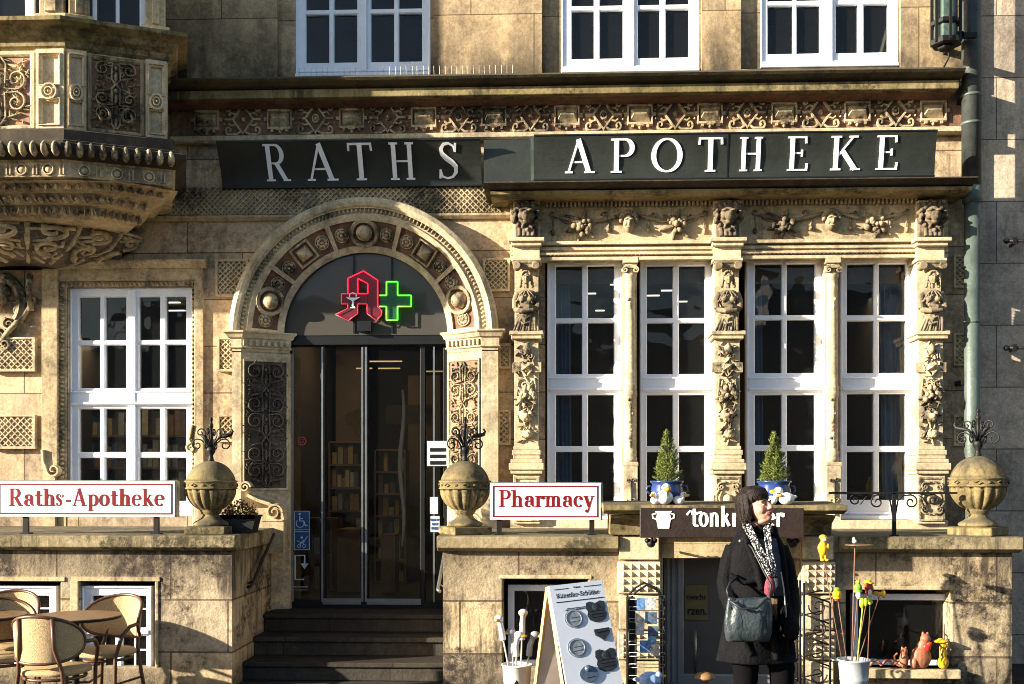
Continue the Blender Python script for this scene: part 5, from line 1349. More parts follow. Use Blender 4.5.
u1.location = (X(211, yU), yU, zT)
u2 = copy_tree(u1); u2.location = (X(465, yU), yU, zT-.0); u2.rotation_euler.z = .5; u2['label'] = 'fluted spherical stone urn with iron finial immediately left of the Pharmacy sign'
u3 = copy_tree(u1); u3.location = (X(978, yU), yU, zT); u3.rotation_euler.z = 2.4; u3.scale = (1.06,)*3; u3['label'] = 'fluted spherical stone urn with iron finial in front of the green downpipe'

# ================================================================= PLANTER
pt = thing('planter', 'dark trough of dried brown and yellow flowers beside the leftmost urn', 'planter', (X(240, -1.0), -1.0, zT))
mb = MB(); mb.loft([[(sx*a, sy*.09, z) for sx, sy in ((-1,-1),(1,-1),(1,1),(-1,1))] for a, z in ((.12,0),(.155,.135),(.165,.135),(.165,.15),(.15,.15),(.145,.12))], smooth=False); mb.build('trough', M['iron'], pt)
rnd = random.Random(4)
for nm, col, n_ in (('dried_flowers', (.30,.13,.03), 240), ('withered_leaves', (.12,.06,.025), 300)):
    mb = MB()
    for k in range(n_):
        x = rnd.uniform(-.14,.14); y = rnd.uniform(-.07,.07); z = .12+rnd.random()*.17*(1-abs(x)/.2); s = rnd.uniform(.006,.013); a = rnd.uniform(0,6)
        p = Vector((x, y, z)); d1 = Vector((cos(a), sin(a), rnd.uniform(-1,1))).normalized()*s; d2 = d1.cross(Vector((rnd.uniform(-1,1),rnd.uniform(-1,1),rnd.uniform(-1,1)))).normalized()*s
        mb.add([p-d1, p+d2, p+d1, p-d2], [(0,1,2,3)])
    for k in range(40):
        x = rnd.uniform(-.13,.13); mb.tube([(x, rnd.uniform(-.06,.06), .1), (x+rnd.uniform(-.04,.04), rnd.uniform(-.08,.08), .2+rnd.random()*.07)], .0015, n=3, cap=False)
    mb.build(nm, mat(nm, col, .9, var=.6, vs=60), pt)

# ================================================================= RAILING AND HANDRAILS
yr = -1.27
rl = thing('iron_railing', 'low wrought iron railing with scrolls between bay pilaster and right urn', 'railing', (X(894, yr), yr, zT)); of = o_of(rl)
zr = Z(493, 890, yr); mb = MB(); mb.box(X(829, yr), X(957, yr), yr-.012, yr+.012, zr-.008, zr+.008); mb.build('top_rail', M['iron'], rl, loc=of)
mb = MB(); mb.box(X(894, yr)-.014, X(894, yr)+.014, yr-.012, yr+.012, zT+.0, zr); mb.box(X(894, yr)-.03, X(894, yr)+.03, yr-.03, yr+.03, zT, zT+.012); mb.build('post', M['iron'], rl, loc=of)
mb = MB()
for q_ in (-1, 1):
    c_ = X(894, yr)
    w = lambda l: [(x, yr, z) for x, z in l]
    mb.tube(w([(c_+q_*.012, zr-.17), (c_+q_*.03, zr-.06), (c_+q_*.07, zr-.02)]+spiral(c_+q_*.13, zr-.07, .055, pi/2, 1.3, -q_, 20)), .0065, n=6)
    mb.tube(w([(c_+q_*.20, zr-.005), (c_+q_*.26, zr-.02)]+spiral(c_+q_*.30, zr-.055, .045, pi/2, 1.3, -q_ , 20)), .0065, n=6)
    mb.tube(w([(c_+q_*.19, zr-.02), (c_+q_*.22, zr-.035), (c_+q_*.26, zr-.09)]), .005, n=6)
mb.build('scroll', M['iron'], rl, loc=of)
xh_ = tx1+.055
hr = thing('handrail', 'thin sloping metal handrail on the left side wall of the steps', 'handrail', (xh_, -.5, 1.0)); of = o_of(hr)
mb = MB(); mb.tube([(xh_, -.08, 1.25), (xh_, -.93, .78), (xh_-.02, -.97, .77)], .014)
for y, z in ((-.2, 1.18), (-.85, .82)): mb.tube([(xh_, y, z), (xh_-.05, y, z-.03)], .008)
mb.build('rail', M['iron'], hr, loc=of)
xh2 = rx0_-.05
hr = thing('handrail', 'short sloping metal handrail against the right side wall of the steps', 'handrail', (xh2, -.8, 1.0)); of = o_of(hr)
mb = MB(); mb.tube([(xh2, -.5, 1.14), (xh2, -1.22, .78), (xh2+.02, -1.25, .77)], .014)
for y, z in ((-.6, 1.09), (-1.15, .82)): mb.tube([(xh2, y, z), (xh2+.05, y, z-.03)], .008)
mb.build('rail', M['alu'], hr, loc=of)

# ================================================================= DOWNPIPE AND LANTERN
xp, yp_ = X(972, -.17), -.17
dp = thing('downpipe', 'weathered green copper downpipe running down the right edge of the facade', 'downpipe', (xp, yp_, 0)); of = o_of(dp)
zj = Z(198, 972, yp_)
mb = MB(); mb.lathe(xp-.005, yp_, [(.082, zj+.1), (.082, 7.2)], 20); mb.build('upper_pipe', mat('dark_pipe', (.045,.052,.05), .5, .2, var=.4, bump=.3), dp, loc=of)
mb = MB(); mb.lathe(xp, yp_, [(.066, .0), (.066, zj)], 20); mb.build('lower_pipe', M['copper'], dp, loc=of)
mb = MB(); mb.lathe(xp, yp_, [(.066, zj-.05), (.08, zj-.04), (.085, zj+.0), (.09, zj+.05), (.088, zj+.09), (.082, zj+.1)], 20); mb.build('pipe_collar', M['copper'], dp, loc=of)
for v in (124, 322, 96): z = Z(v, 972, yp_); mb = MB(); mb.lathe(xp-(.005 if v < 190 else 0), yp_, [(.088 if v<190 else .07, z-.012), (.09 if v<190 else .074, z), (.088 if v<190 else .07, z+.012)], 20); mb.build('pipe_collar', M['copper'], dp, loc=of)
for z in (5.0, 2.5): mb = MB(); mb.box(xp-.09, xp-.04, yp_, .0, z, z+.04); mb.build('pipe_bracket', M['iron'], dp, loc=of)
yl = -.42; xl = X(946, yl)
ln_ = thing('wall_lantern', 'black iron wall lantern with greenish glass panes at the top right', 'lantern', (xl, yl, Z(52, 946, yl))); of = o_of(ln_)
zb_ = Z(50, 946, yl)
mb = MB()
for k in range(6):
    a = pi/3*k+.52; a2 = a+pi/3
    mb.box(xl+.115*cos(a)-.011, xl+.115*cos(a)+.011, yl+.115*sin(a)-.011, yl+.115*sin(a)+.011, zb_+.05, zb_+.62)
for z0, z1, r_ in ((zb_, zb_+.03, .07), (zb_+.03, zb_+.09, .13), (zb_+.20, zb_+.25, .125), (zb_+.60, zb_+.66, .15)):
    mb.lathe(xl, yl, [(r_*.85, z0), (r_, z0+.01), (r_, z1-.01), (r_*.9, z1)], 6, smooth=False)
mb.build('lantern_frame', M['iron'], ln_, loc=of)
mb = MB(); mb.lathe(xl, yl, [(.10, zb_+.08), (.10, zb_+.62)], 6, smooth=False); mb.build('lantern_glass', mat('green_glass', (.07,.11,.09), .15, var=.5, vs=12), ln_, loc=of)
mb = MB(); mb.tube([(xl+.02, yl, zb_+.02), (xl+.03, yl+.02, zb_-.06), (xl+.0, yl+.06, zb_-.13), (xl+.05, yl+.2, zb_-.15)], .008); mb.box(xl+.1, xp-.03, yl+.05, yl+.1, zb_+.13, zb_+.17); mb.box(xl+.12, xl+.17, yl+.05, .0, zb_+.12, zb_+.18)
mb.build('bracket', M['iron'], ln_, loc=of)

# ================================================================= SHOP SIGN OVER THE BASEMENT DOOR
ysb = yT-.38; x0, x1, z0, z1 = rect(640, 804, 508, 538, ysb)
sb = thing('shop_sign_board', 'dark brown wooden board with white jug and hand lettered shop name under the ledge', 'sign', ((x0+x1)/2, ysb, z0)); of = o_of(sb)
mb = MB(); mb.box(x0, x1, ysb, ysb+.04, z0, z1); mb.build('panel', M['lead'], sb, loc=of, bevel=.004)
mb = MB(); zbse = Z(526.5, 720, ysb)
word(mb, 'tonkrämer', X(691, ysb), X(784, ysb), zbse, .155, ysb, .004, .17, .10, .03, ser=False)
mb.ribbon([(X(687, ysb), zbse+.085), (X(690, ysb), zbse+.115), (X(697, ysb), zbse+.10), (X(702, ysb), zbse+.105)], .018, ysb-.005, ysb)
mb.build('lettering', M['boardwhite'], sb, loc=of)
mb = MB(); P2 = lambda l: [(X(u, ysb), Z(v, u, ysb)) for u, v in l]
mb.prism(P2([(658,528.5),(669,528.5),(671,518),(670,514),(672,511),(655,511),(657,514),(656,518)]), ysb-.005, ysb)
mb.ribbon(P2([(656,519),(653,518),(652.5,514.5),(656,513.5)]), .013, ysb-.004, ysb); mb.ribbon(P2([(671,519),(674,518),(674.5,514.5),(671,513.5)]), .013, ysb-.004, ysb)
mb.build('jug_emblem', M['boardwhite'], sb, loc=of)
mb = MB()
for u in (651, 793): x = X(u, yT-.2); mb.tube([(x, yT-.3, z0+.0), (x, yT-.25, z0-.03), (x, yT-.1, z0-.06)], .01); mb.dome(x, z0-.05, .035, yT-.2, .04); mb.dome(x-.03, z0-.03, .02, yT-.2, .04); mb.dome(x+.03, z0-.03, .02, yT-.2, .04)
mb.build('bracket', M['iron'], sb, loc=of)

# ================================================================= POTTED CONIFERS AND GEESE
def conifer(u, label, yw=.26):
    y = yT-.13; t = thing('potted_conifer', label, 'potted plant', (X(u, y), y, zl+.002), 0, 'potted conifers on the ledge')
    mb = MB(); mb.lathe(0, 0, [(.085,0),(.105,.02),(.122,.07),(.125,.11),(.115,.15),(.118,.165),(.13,.17),(.13,.182),(.118,.182),(.112,.16),(.01,.155)], 28); mb.build('pot', mat('blue_glaze', (.02,.045,.16), .2, var=.3), t)
    for q_ in (-1, 1):
        mb = MB(); mb.tube([(q_*.118, 0, .14), (q_*.155, 0, .135), (q_*.16, 0, .10), (q_*.12, 0, .075)], .008); mb.build('handle', mat('blue_handle', (.05,.08,.2), .25), t)
    mb = MB(); mb.tube([(0,0,.15),(0,0,.5)], lambda q: .01-.006*q); mb.build('trunk', mat('trunk', (.1,.06,.03), .9), t)
    rnd = random.Random(int(u)); mb = MB(); hgt = .365*(1.0 if u < 700 else .94)
    for k in range(300):
        q_ = rnd.random()**.8; z = .16+hgt*(1-q_); a = rnd.uniform(0, 2*pi); rb = (.098*q_**.85+.002)*(1+.2*sin(3*a+int(u))+.12*sin(z*60+2*a))
        base = Vector((rb*.35*cos(a), rb*.35*sin(a), z-.01)); tip = Vector((rb*cos(a), rb*sin(a), z+rnd.uniform(.0,.03)+.02))*1.0; d0 = (tip-base); L0 = d0.length+rnd.uniform(.005,.03); d0.normalize()
        mb.tube([base, base+d0*L0], .0012, n=3, cap=False)
        for m_ in range(24):
            p = base+d0*L0*(.25+.78*m_/24); dr_ = (d0*.7+Vector((rnd.uniform(-1,1),rnd.uniform(-1,1),rnd.uniform(-.6,1)))).normalized(); L_ = rnd.uniform(.010,.019)
            w = dr_.cross(Vector((rnd.uniform(-1,1),rnd.uniform(-1,1),rnd.uniform(-1,1)))).normalized()*rnd.uniform(.002,.0036)
            mb.add([p, p+dr_*L_*.5+w, p+dr_*L_, p+dr_*L_*.5-w], [(0,1,2,3)])
    mb.build('crown', mat('conifer_needles', (.13,.165,.028), .7, var=.45, vs=40), t)
    return t
conifer(667, 'small conifer in a blue pot behind three white ceramic geese, left end of the ledge'); conifer(774, 'small conifer in a blue pot behind the head of the woman')
goosew = mat('white_ceramic', (.78,.76,.70), .3, var=.05); orange = mat('orange_beak', (.62,.27,.03), .4, var=.1)
def goose(u, z, y, s, rz, label):
    t = thing('ceramic_goose', label, 'figurine', (X(u, y), y, z), rz, 'ceramic geese on the ledge'); t.scale = (s, s, s)
    mb = MB(); mb.ell((0, .02, .058), (.068, .08, .06)); mb.ell((0, .085, .075), (.03, .04, .02)); mb.tube([(0,-.03,.08),(0,-.045,.11),(0,-.045,.13)], .032); mb.ell((0, -.05, .135), (.038, .042, .036))
    mb.build('body', goosew, t, remesh=.005)
    mb = MB(); mb.ell((0, -.098, .122), (.028, .042, .022), 12, 8); mb.build('beak', orange, t)
    mb = MB()
    for q_ in (-1, 1): mb.ell((q_*.026, -.08, .148), (.006,.006,.006), 8, 6)
    mb.build('eye', M['iron'], t)
    return t
goose(655, zl+.002, yT-.27, .58, -.5, 'smallest white ceramic goose at the left foot of the left blue pot')
goose(665, zl+.002, yT-.28, .95, .1, 'large white ceramic goose with orange beak in front of the left blue pot')
goose(680, zl+.002, yT-.27, .58, 1.0, 'small white ceramic goose at the right foot of the left blue pot')
goose(784, zl+.002, yT-.27, .8, -1.6, 'white ceramic goose right of the head of the woman on the ledge')
goose(773, zl+.002, yT-.27, .58, .8, 'little ceramic goose directly in front of the right blue pot')

# ================================================================= A-BOARD
ya = -1.95
P3 = lambda u, v, y: Vector((X(u, y), y, Z(v, u, y)))
tl, tr_, br_, bl = P3(549, 586, -1.95), P3(602, 580, -1.80), P3(622, 684, -2.12), P3(568, 692, -2.30)
# make board planar
ex = (tr_-tl).normalized(); ez_ = (tl-bl).normalized(); nn_ = ex.cross(ez_).normalized()
nn_ = nn_ if nn_.y < 0 else -nn_
W_ = (tr_-tl).length; Hh = (tl-bl).length
ez = (ez_-ex*ez_.dot(ex)).normalized(); shear = ez_.dot(ex)
def bp(a, b, d=0.): return tl+ex*(a*W_)-ez_*((1-b)*Hh)+nn_*d        # a 0..1 across, b 0..1 up
ab = thing('sandwich_board', 'white A-board titled Künstler-Schilder showing round and crest-shaped plaques, in front of the basement window', 'sign board', (bl.x, bl.y, 0)); of = o_of(ab)
mb = MB(); mb.add([bp(0,0,.0),bp(1,0),bp(1,1),bp(0,1),bp(0,0,-.02),bp(1,0,-.02),bp(1,1,-.02),bp(0,1,-.02)], [(0,1,2,3),(7,6,5,4),(0,4,5,1),(1,5,6,2),(2,6,7,3),(3,7,4,0)]); mb.build('front_board', mat('board_pale', (.52,.57,.66), .4, var=.04), ab, loc=of)
woodm = mat('pine_edge', (.55,.33,.10), .5, var=.2, vs=30)
mb = MB(); b2 = Vector((bl.x-.25, bl.y+.25, 0)); b3 = Vector((b2.x+W_*.9, b2.y+.12, 0))
mb.tube([bp(.0,1,-.02), Vector((bl.x, bl.y, .0))+(bl-Vector((bl.x,bl.y,bl.z)))], .016, n=4, smooth=False); mb.tube([bp(0,1.0,-.03), b2], .018, n=4, smooth=False); mb.tube([bp(1,1.0,-.03), b3], .018, n=4, smooth=False)
mb.tube([bp(0,.02,-.02), bp(0,.02,-.02)+Vector((0.01,-.03,-bl.z))], .015, n=4); mb.tube([bp(1,.02,-.02), bp(1,.02,-.02)+Vector((0.01,-.03,-bl.z-.05))], .015, n=4)
mb.build('wood_frame', woodm, ab, loc=of)
mb = MB(); q0, q1 = bp(.02,.97,-.045), bp(.98,.97,-.045); r0, r1 = b2+Vector((0,0,.12)), b3+Vector((0,0,.12)); mb.add([q0,q1,r1,r0], [(0,1,2,3)]); mb.add([v+Vector((0,.012,0)) for v in (q0,q1,r1,r0)], [(3,2,1,0)]); mb.build('rear_board', mat('rear_board', (.52,.44,.36), .7), ab, loc=of)
basis = Matrix((( (ex).x, -nn_.x, ez_.x, 0), ((ex).y, -nn_.y, ez_.y, 0), ((ex).z, -nn_.z, ez_.z, 0), (0,0,0,1)))
def bm_at(a, b, d=.0): m = basis.copy(); p = bp(a, b, d); m.translation = p; return m
darkp = mat('dark_plaque', (.03,.035,.04), .35, .3, var=.5, vs=40); pewter = mat('pewter_plaque', (.30,.33,.35), .35, .5, var=.45, vs=35); bluep = mat('blue_plaque', (.10,.14,.20), .35, .4, var=.4, vs=40)
def crest(mb, s):
    pts_ = [(-.9,.95),(-.5,1.05),(0,.85),(.5,1.05),(.9,.95),(1.0,.4),(.85,.1),(1.0,-.3),(.8,-.75),(.35,-1),(-.35,-1),(-.8,-.75),(-1,-.3),(-.85,.1),(-1,.4)]
    mb.prism([(x*s, z*s) for x, z in pts_][::-1], -.006, 0)
    for k in range(3): mb.ribbon([(-.6*s, (-.55-.0*k+.32*k)*s), (.6*s, (-.5+.3*k)*s)], s*.09, -.009, -.005)
    mb.dome(0, s*.45, s*.4, -.005, .006)
for (a, b, kind, m_, s) in ((.34,.66,'r',pewter,.072),(.78,.70,'c',darkp,.078),(.80,.485,'t',darkp,.06),(.30,.385,'r',pewter,.072),(.79,.235,'c',darkp,.082),(.42,.14,'b',bluep,.066)):
    mb = MB(); mb.M = bm_at(a, b)
    if kind == 'r': mb.prism([(s*cos(2*pi*i/24), s*sin(2*pi*i/24)) for i in range(24)], -.005, 0); mb.ring(0, 0, s*.82, s*.12, -.009, -.004); mb.ribbon([(-s*.5,-s*.3),(s*.5,-s*.25)], s*.12, -.008, -.004); mb.ribbon([(-s*.4,s*.1),(s*.5,s*.15)], s*.1, -.008, -.004)
    elif kind == 'c': crest(mb, s)
    elif kind == 't': mb.prism([(-s,s*.6),(-s*.9,-s*.1),(-s*.3,-s*.5),(s*.1,-s*.9),(s*.6,-s*.4),(s,-s*.0),(s,s*.65)], -.012, 0); mb.ribbon([(-s*.7,s*.2),(s*.7,s*.3)], s*.12, -.016, -.011)
    else: mb.prism([(s*(1+.12*cos(4*pi*i/20))*cos(2*pi*i/20)*.95, s*sin(2*pi*i/20)*.95-s*.1) for i in range(20)], -.012, 0); mb.dome(0, s*.5, s*.4, -.011, .02); mb.ribbon([(-s*.5,-s*.5),(s*.5,-s*.45)], s*.1, -.016, -.011)
    mb.build('plaque', m_, ab, loc=of)
mb = MB(); mb.M = bm_at(.5, 1)
Hb = Hh
for z, w0, w1, t_ in ((-.035,-.42,-.16,.004),(-.035,.14,.46,.004),(-.135,-.42,.46,.005),(-.19,-.25,.2,.002),(-.205,-.3,.0,.002)): mb.ribbon([(w0*W_, z*1), (w1*W_, z*1)], t_*1.3, -.003, 0)
mb.build('rule', M['doormetal'], ab, loc=of)
def board_text(body, size, a, b, bold, sx=1.):
    me = text_mesh(body, size, .0003, bold); me.materials.clear(); me.materials.append(M['doormetal'])
    m = bm_at(a, b, .002); rm = Matrix.Translation(m.translation+Vector(of)) @ m.to_3x3().to_4x4() @ Matrix.Rotation(R(90), 4, 'X') @ Matrix.Diagonal((sx, 1, 1, 1))
    me.transform(rm); o = bpy.data.objects.new('board_title', me); C.objects.link(o); o.parent = ab
board_text('Künstler-Schilder', .054, .5, 1-.088/Hh*1.0, .0004, .9)
board_text('Unsere', .018, .5, 1-.032/Hh, .0006); board_text('Alle Schilder sind handgemacht', .014, .44, 1-.20/Hh, .0003)

# ================================================================= BUCKET OF GOOSE HEAD STAKES
yk_ = -1.9; 
bk = thing('white_bucket', 'white bucket with small dark emblem holding the goose head stakes', 'bucket', (X(517, yk_), yk_, 0)); zbk = Z(664, 517, yk_)
mb = MB(); mb.lathe(0, 0, [(.082,.0),(.085,.01),(.108,zbk-.012),(.114,zbk-.01),(.114,zbk),(.106,zbk),(.10,zbk-.03),(.09,zbk-.04)], 32); mb.build('pail', mat('bucket_white', (.78,.78,.76), .35, var=.05), bk)
mb = MB(); mb.prism([(-.018,zbk-.13),(.018,zbk-.13),(0,zbk-.10)], -.1015, -.096); mb.build('emblem', M['doormetal'], bk)
gg = mat('grey_goose', (.25,.27,.30), .4, var=.3); gw = mat('pale_goose', (.6,.6,.6), .35, var=.15); stick = mat('cane', (.5,.45,.36), .6)
def goosehead(u, v, ub, vb, dirx, m_, label, dy, hl=.16):
    y = yk_+dy; p = P3(u, v, y); b = P3(ub, vb, y)
    t = thing('goose_head_stake', label, 'garden stake', (b.x, b.y, b.z-.05), 0, 'goose head garden stakes in the white bucket'); of = o_of(t)
    ax = (p-b).normalized(); n0 = p-ax*hl
    mb = MB(); mb.tube([b-ax*.15, n0], .006, n=6); mb.build('stick', stick, t, loc=of)
    mb = MB(); mb.tube([n0, n0+ax*hl*.5+Vector((dirx*-.012,0,0)), p], lambda q: .024-.004*q); mb.ell(p+Vector((dirx*.008,0,.002)), (.036,.029,.028)); mb.build('neck', m_, t, loc=of, remesh=.005)
    mb = MB(); mb.ell(p+Vector((dirx*.048, -.034 if abs(dirx) < .5 else -.012, -.006)), (.03 if abs(dirx) > .5 else .017,.015 if abs(dirx) > .5 else .022,.012), 10, 6); mb.build('beak', orange, t, loc=of)
goosehead(499, 619, 508, 664, -.3, gw, 'goose head stake leaning left out of the white bucket, tilted furthest left', 0)
goosehead(523, 613, 521, 664, .1, gw, 'pale goose head stake with front-facing beak standing tallest in the white bucket', .02, .2)
goosehead(512, 632, 513, 664, -1, gg, 'grey goose head stake with its beak pointing left', .03)
goosehead(518, 635, 516, 664, .8, gw, 'white goose head stake lowest and nearest in the white bucket', -.04)
goosehead(534, 635, 527, 664, 1, gg, 'grey goose head stake leaning right with its beak pointing right', .0)

# ================================================================= POSTCARD RACK AND POTTERY
yr_ = -1.75
rk = thing('postcard_rack', 'tall black wire postcard rack with rounded top left of the basement door', 'rack', (X(646, yr_), yr_, 0)); of = o_of(rk)
mb = MB(); x0, x1 = X(629, yr_), X(664, yr_); zt_ = Z(600, 646, yr_)
for x in (x0, x0+.05, x1): 
    for y in (yr_, yr_+.22): mb.tube([(x, y, 0), (x, y, zt_)], .008, n=6)
for y in (yr_, yr_+.22): mb.tube([(x0, y, zt_), (x0+.05, y, zt_+.06), ((x0+x1)/2, y, zt_+.11), (x1-.04, y, zt_+.07), (x1, y, zt_)], .009, n=6)
mb.build('rack_frame', M['iron'], rk, loc=of)
mb = MB(); mb.box(x0-.01, x0+.055, yr_+.02, yr_+.2, .05, zt_); mb.build('side_panel', M['iron'], rk, loc=of)
mb = MB()
for k in range(9):
    z = .12+k*.085
    mb.tube([(x0, yr_-.03, z), (x1, yr_-.03, z)], .003, n=4); mb.tube([(x0, yr_-.01, z-.03), (x1, yr_-.01, z-.03)], .003, n=4)
    for x in (x0, x1): mb.tube([(x, yr_-.03, z), (x, yr_, z-.03)], .003, n=4)
mb.build('wire_shelf', M['alu'], rk, loc=of)
rnd = random.Random(12)
cc = [((.12,.25,.5),'blue'),((.5,.52,.55),'pale grey'),((.08,.12,.18),'dark'),((.55,.5,.42),'cream'),((.2,.35,.55),'sky blue')]
cards = [(641,604,0),(651,604,1),(645,617,4),(652,618,2),(640,629,1),(653,632,2),(652,642,4),(645,646,0),(655,650,3),(640,617,3)]
for i, (u, v, k) in enumerate(cards):
    p = P3(u, v, yr_-.035); w, h = .032+.006*(i % 2), .045
    mb = MB(); mb.M = Matrix.Translation(p) @ Matrix.Rotation(R(8), 4, 'X') @ Matrix.Rotation(rnd.uniform(-.1,.1), 4, 'Z'); mb.box(-w, w, -.001*i, .002-.001*i, -h, h)
    tag(mb.build('postcard', mat('postcard_'+cc[k][1].replace(' ', '_'), cc[k][0], .4, var=.7, vs=45)), '%s postcard, number %s from the top of the wire rack' % (cc[k][1], ('one','two','three','four','five','six','seven','eight','nine','ten')[i]), 'postcard', 'postcards in the wire rack')
def pottery(u, v, y, r_, m_, label, extra=None):
    p = P3(u, v, y); mb = MB(); mb.ell((0,0,r_*.8), (r_, r_*.9, r_*.8)); mb.ell((r_*.7, -.01, r_*1.3), (r_*.4,r_*.4,r_*.35)); mb.ell((-r_*1.0, 0, r_*.9), (r_*.5, r_*.25, r_*.2))
    t = thing('ceramic_bird', label, 'figurine', (p.x, p.y, p.z)); mb.build('body', m_, t, remesh=.006)
    mb = MB(); mb.ell((r_*1.15, -.015, r_*1.25), (.022,.012,.009), 8, 6); mb.build('beak', orange, t)
pottery(650, 690, -1.95, .085, mat('blue_white_glaze', (.25,.36,.62), .25, var=.7, vs=14), 'round blue and white ceramic bird at the foot of the postcard rack')
# dark iron display rack right of the woman
r2 = thing('iron_display_rack', 'black iron display rack with crossing bars just right of the woman', 'rack', (X(815, -1.65), -1.65, 0)); of = o_of(r2)
mb = MB(); x0, x1 = X(800, -1.65), X(830, -1.65); z1 = Z(583, 815, -1.65)
for x, z in ((x0, z1+.02), (x0+.03, z1), (x1, z1-.15)): mb.tube([(x, -1.65, 0), (x, -1.65, z)], .009, n=6); mb.tube([(x, -1.42, 0), (x, -1.42, z)], .008, n=6)
for k in range(5): z = .12+.16*k; mb.tube([(x0, -1.65, z+.06), (x1, -1.65, z-.02)], .007, n=6); mb.tube([(x0, -1.65, z), (x0, -1.42, z)], .006, n=6); mb.tube([(x0, -1.42, z), (x1, -1.42, z+.05)], .006, n=6)
mb.build('rack_frame', M['iron'], r2, loc=of)
mb = MB()
for k in range(4): mb = MB(); mb.tube([(x, -1.66, z) for x, z in spiral(x0+.13, .2+.17*k, .07, k, 1.3, 1 if k % 2 else -1)], .006, n=5); mb.build('scroll', M['iron'], r2, loc=of)

# ================================================================= ZINC BUCKET WITH GARDEN STAKES
yz = -1.85; zz_ = Z(659, 855, yz)
zb2 = thing('zinc_bucket', 'pale zinc bucket with handles holding garden stakes before the right basement window', 'bucket', (X(854, yz), yz, 0))
mb = MB(); mb.lathe(0, 0, [(.08,0),(.084,.01),(.10,zz_*.55),(.104,zz_*.57),(.101,zz_*.6),(.113,zz_-.015),(.122,zz_-.01),(.122,zz_),(.112,zz_),(.105,zz_-.03),(.06,zz_-.03)], 32); mb.build('pail', mat('zinc', (.52,.58,.64), .35, .4, var=.15, vs=14), zb2)
for q_ in (-1, 1):
    mb = MB(); mb.tube([(q_*.118, -.02, zz_-.01), (q_*.16, -.02, zz_-.005), (q_*.16, .03, zz_-.005), (q_*.118, .03, zz_-.01)], .006); mb.build('handle', M['alu'], zb2)
yel = mat('yellow_glaze', (.72,.42,.02), .3, var=.15); grn = mat('green_glaze', (.16,.36,.04), .3, var=.2); redg = mat('red_glaze', (.42,.04,.02), .3); lime = mat('lime_glaze', (.42,.60,.04), .3); skin_ = mat('figure_skin', (.55,.28,.15), .4)
rusty = mat('rusty_rod', (.16,.08,.05), .7, var=.3)
def stake(name, label, u, v, ub, vb, dy, parts_, rodm=rusty, rod=.004):
    y = yz+dy; p = P3(u, v, y); b = P3(ub, vb, y)
    t = thing(name, label, 'garden stake', (b.x, b.y, b.z-.05), 0, 'ceramic garden stakes in the zinc bucket'); of = o_of(t)
    mb = MB(); mb.tube([b-(p-b).normalized()*.12, p], rod, n=6); mb.build('rod', rodm, t, loc=of)
    for nm, m_, els in parts_:
        mb = MB()
        for c_, r_ in els: mb.ell(p+Vector(c_), r_, 14, 10)
        mb.build(nm, m_, t, loc=of, remesh=.004 if len(els) > 1 else 0)
    return t
stake('figure_stake', 'tall stake with a yellow raincoat figure, highest of the figures', 823, 556, 841, 655, .1, [
    ('raincoat', yel, [((0,0,.05),(.036,.03,.05)),((0,0,.085),(.028,.026,.03)),((-.03,-.01,.06),(.012,.012,.03)),((.034,-.01,.07),(.012,.012,.025)),((-.012,-.0,.0),(.012,.014,.03)),((.016,0,.0),(.012,.014,.03)),((-.005,-.01,-.03),(.018,.02,.010)),((.026,-.01,-.03),(.02,.02,.010))]),
    ('face', skin_, [((0.004,-.012,.125),(.026,.026,.026)),((.01,-.04,.122),(.01,.012,.008))]), ('hat', yel, [((0,0,.142),(.028,.028,.018)),((0.005,-.004,.134),(.038,.036,.006))])])
stake('figure_stake', 'stake with a small yellow bottle-shaped bird house head', 837, 594, 846, 655, .06, [('head', yel, [((0,0,0),(.034,.03,.034)),((0,0,-.03),(.032,.028,.012))]), ('cap', grn, [((0,0,.036),(.026,.026,.014))]), ('collar', redg, [((0,0,-.045),(.02,.02,.01))])])
stake('bird_bath_stake', 'rusty rod carrying a flat dish with a little white bird', 855, 545, 852, 655, 0, [('dish', mat('brown_dish', (.16,.10,.03), .4), [((.03,0,.0),(.105,.09,.008))]), ('bird', goosew, [((-.01,-.02,.028),(.018,.02,.016)),((-.015,-.025,.048),(.011,.011,.011))])], rod=.0055)
stake('figure_stake', 'stake with a green capped gnome head with white beard', 858, 590, 853, 655, -.04, [('head', grn, [((0,0,0.02),(.03,.028,.03)),((0,0,-.01),(.034,.03,.014))]), ('beard', goosew, [((0,-.012,-.035),(.02,.02,.03))]), ('hat', yel, [((0,0,.058),(.018,.018,.014))])])
stake('figure_stake', 'stake with a red faced gnome head in a yellow hat', 869, 588, 857, 655, .02, [('head', redg, [((0,0,-.0),(.034,.03,.034)),((.0,0,-.03),(.03,.028,.02))]), ('hat', yel, [((0,0,.035),(.038,.036,.012)),((-.01,0,.048),(.026,.026,.014))]), ('beard', goosew, [((0,-.022,-.03),(.014,.014,.026))])])
stake('flower_stake', 'stake with a yellow trumpet flower pointing right', 880, 594, 860, 655, .05, [('flower', yel, [((0,0,0),(.035,.03,.016)),((.025,0,.0),(.016,.035,.03)),((-.03,0,.01),(.02,.012,.012))])])
stake('leaf_stake', 'bent lime green stake with a heart-shaped green leaf', 863, 603, 858, 655, -.06, [('leaf', lime, [((-.008,0,0),(.02,.014,.04)),((.018,0,.004),(.018,.014,.032))])], rodm=lime, rod=.0055)
stake('leaf_stake', 'dark rod with a small round green frog', 870, 602, 868, 655, .0, [('frog', lime, [((0,0,0),(.02,.018,.022)),((0,-.005,.022),(.016,.015,.012))])])
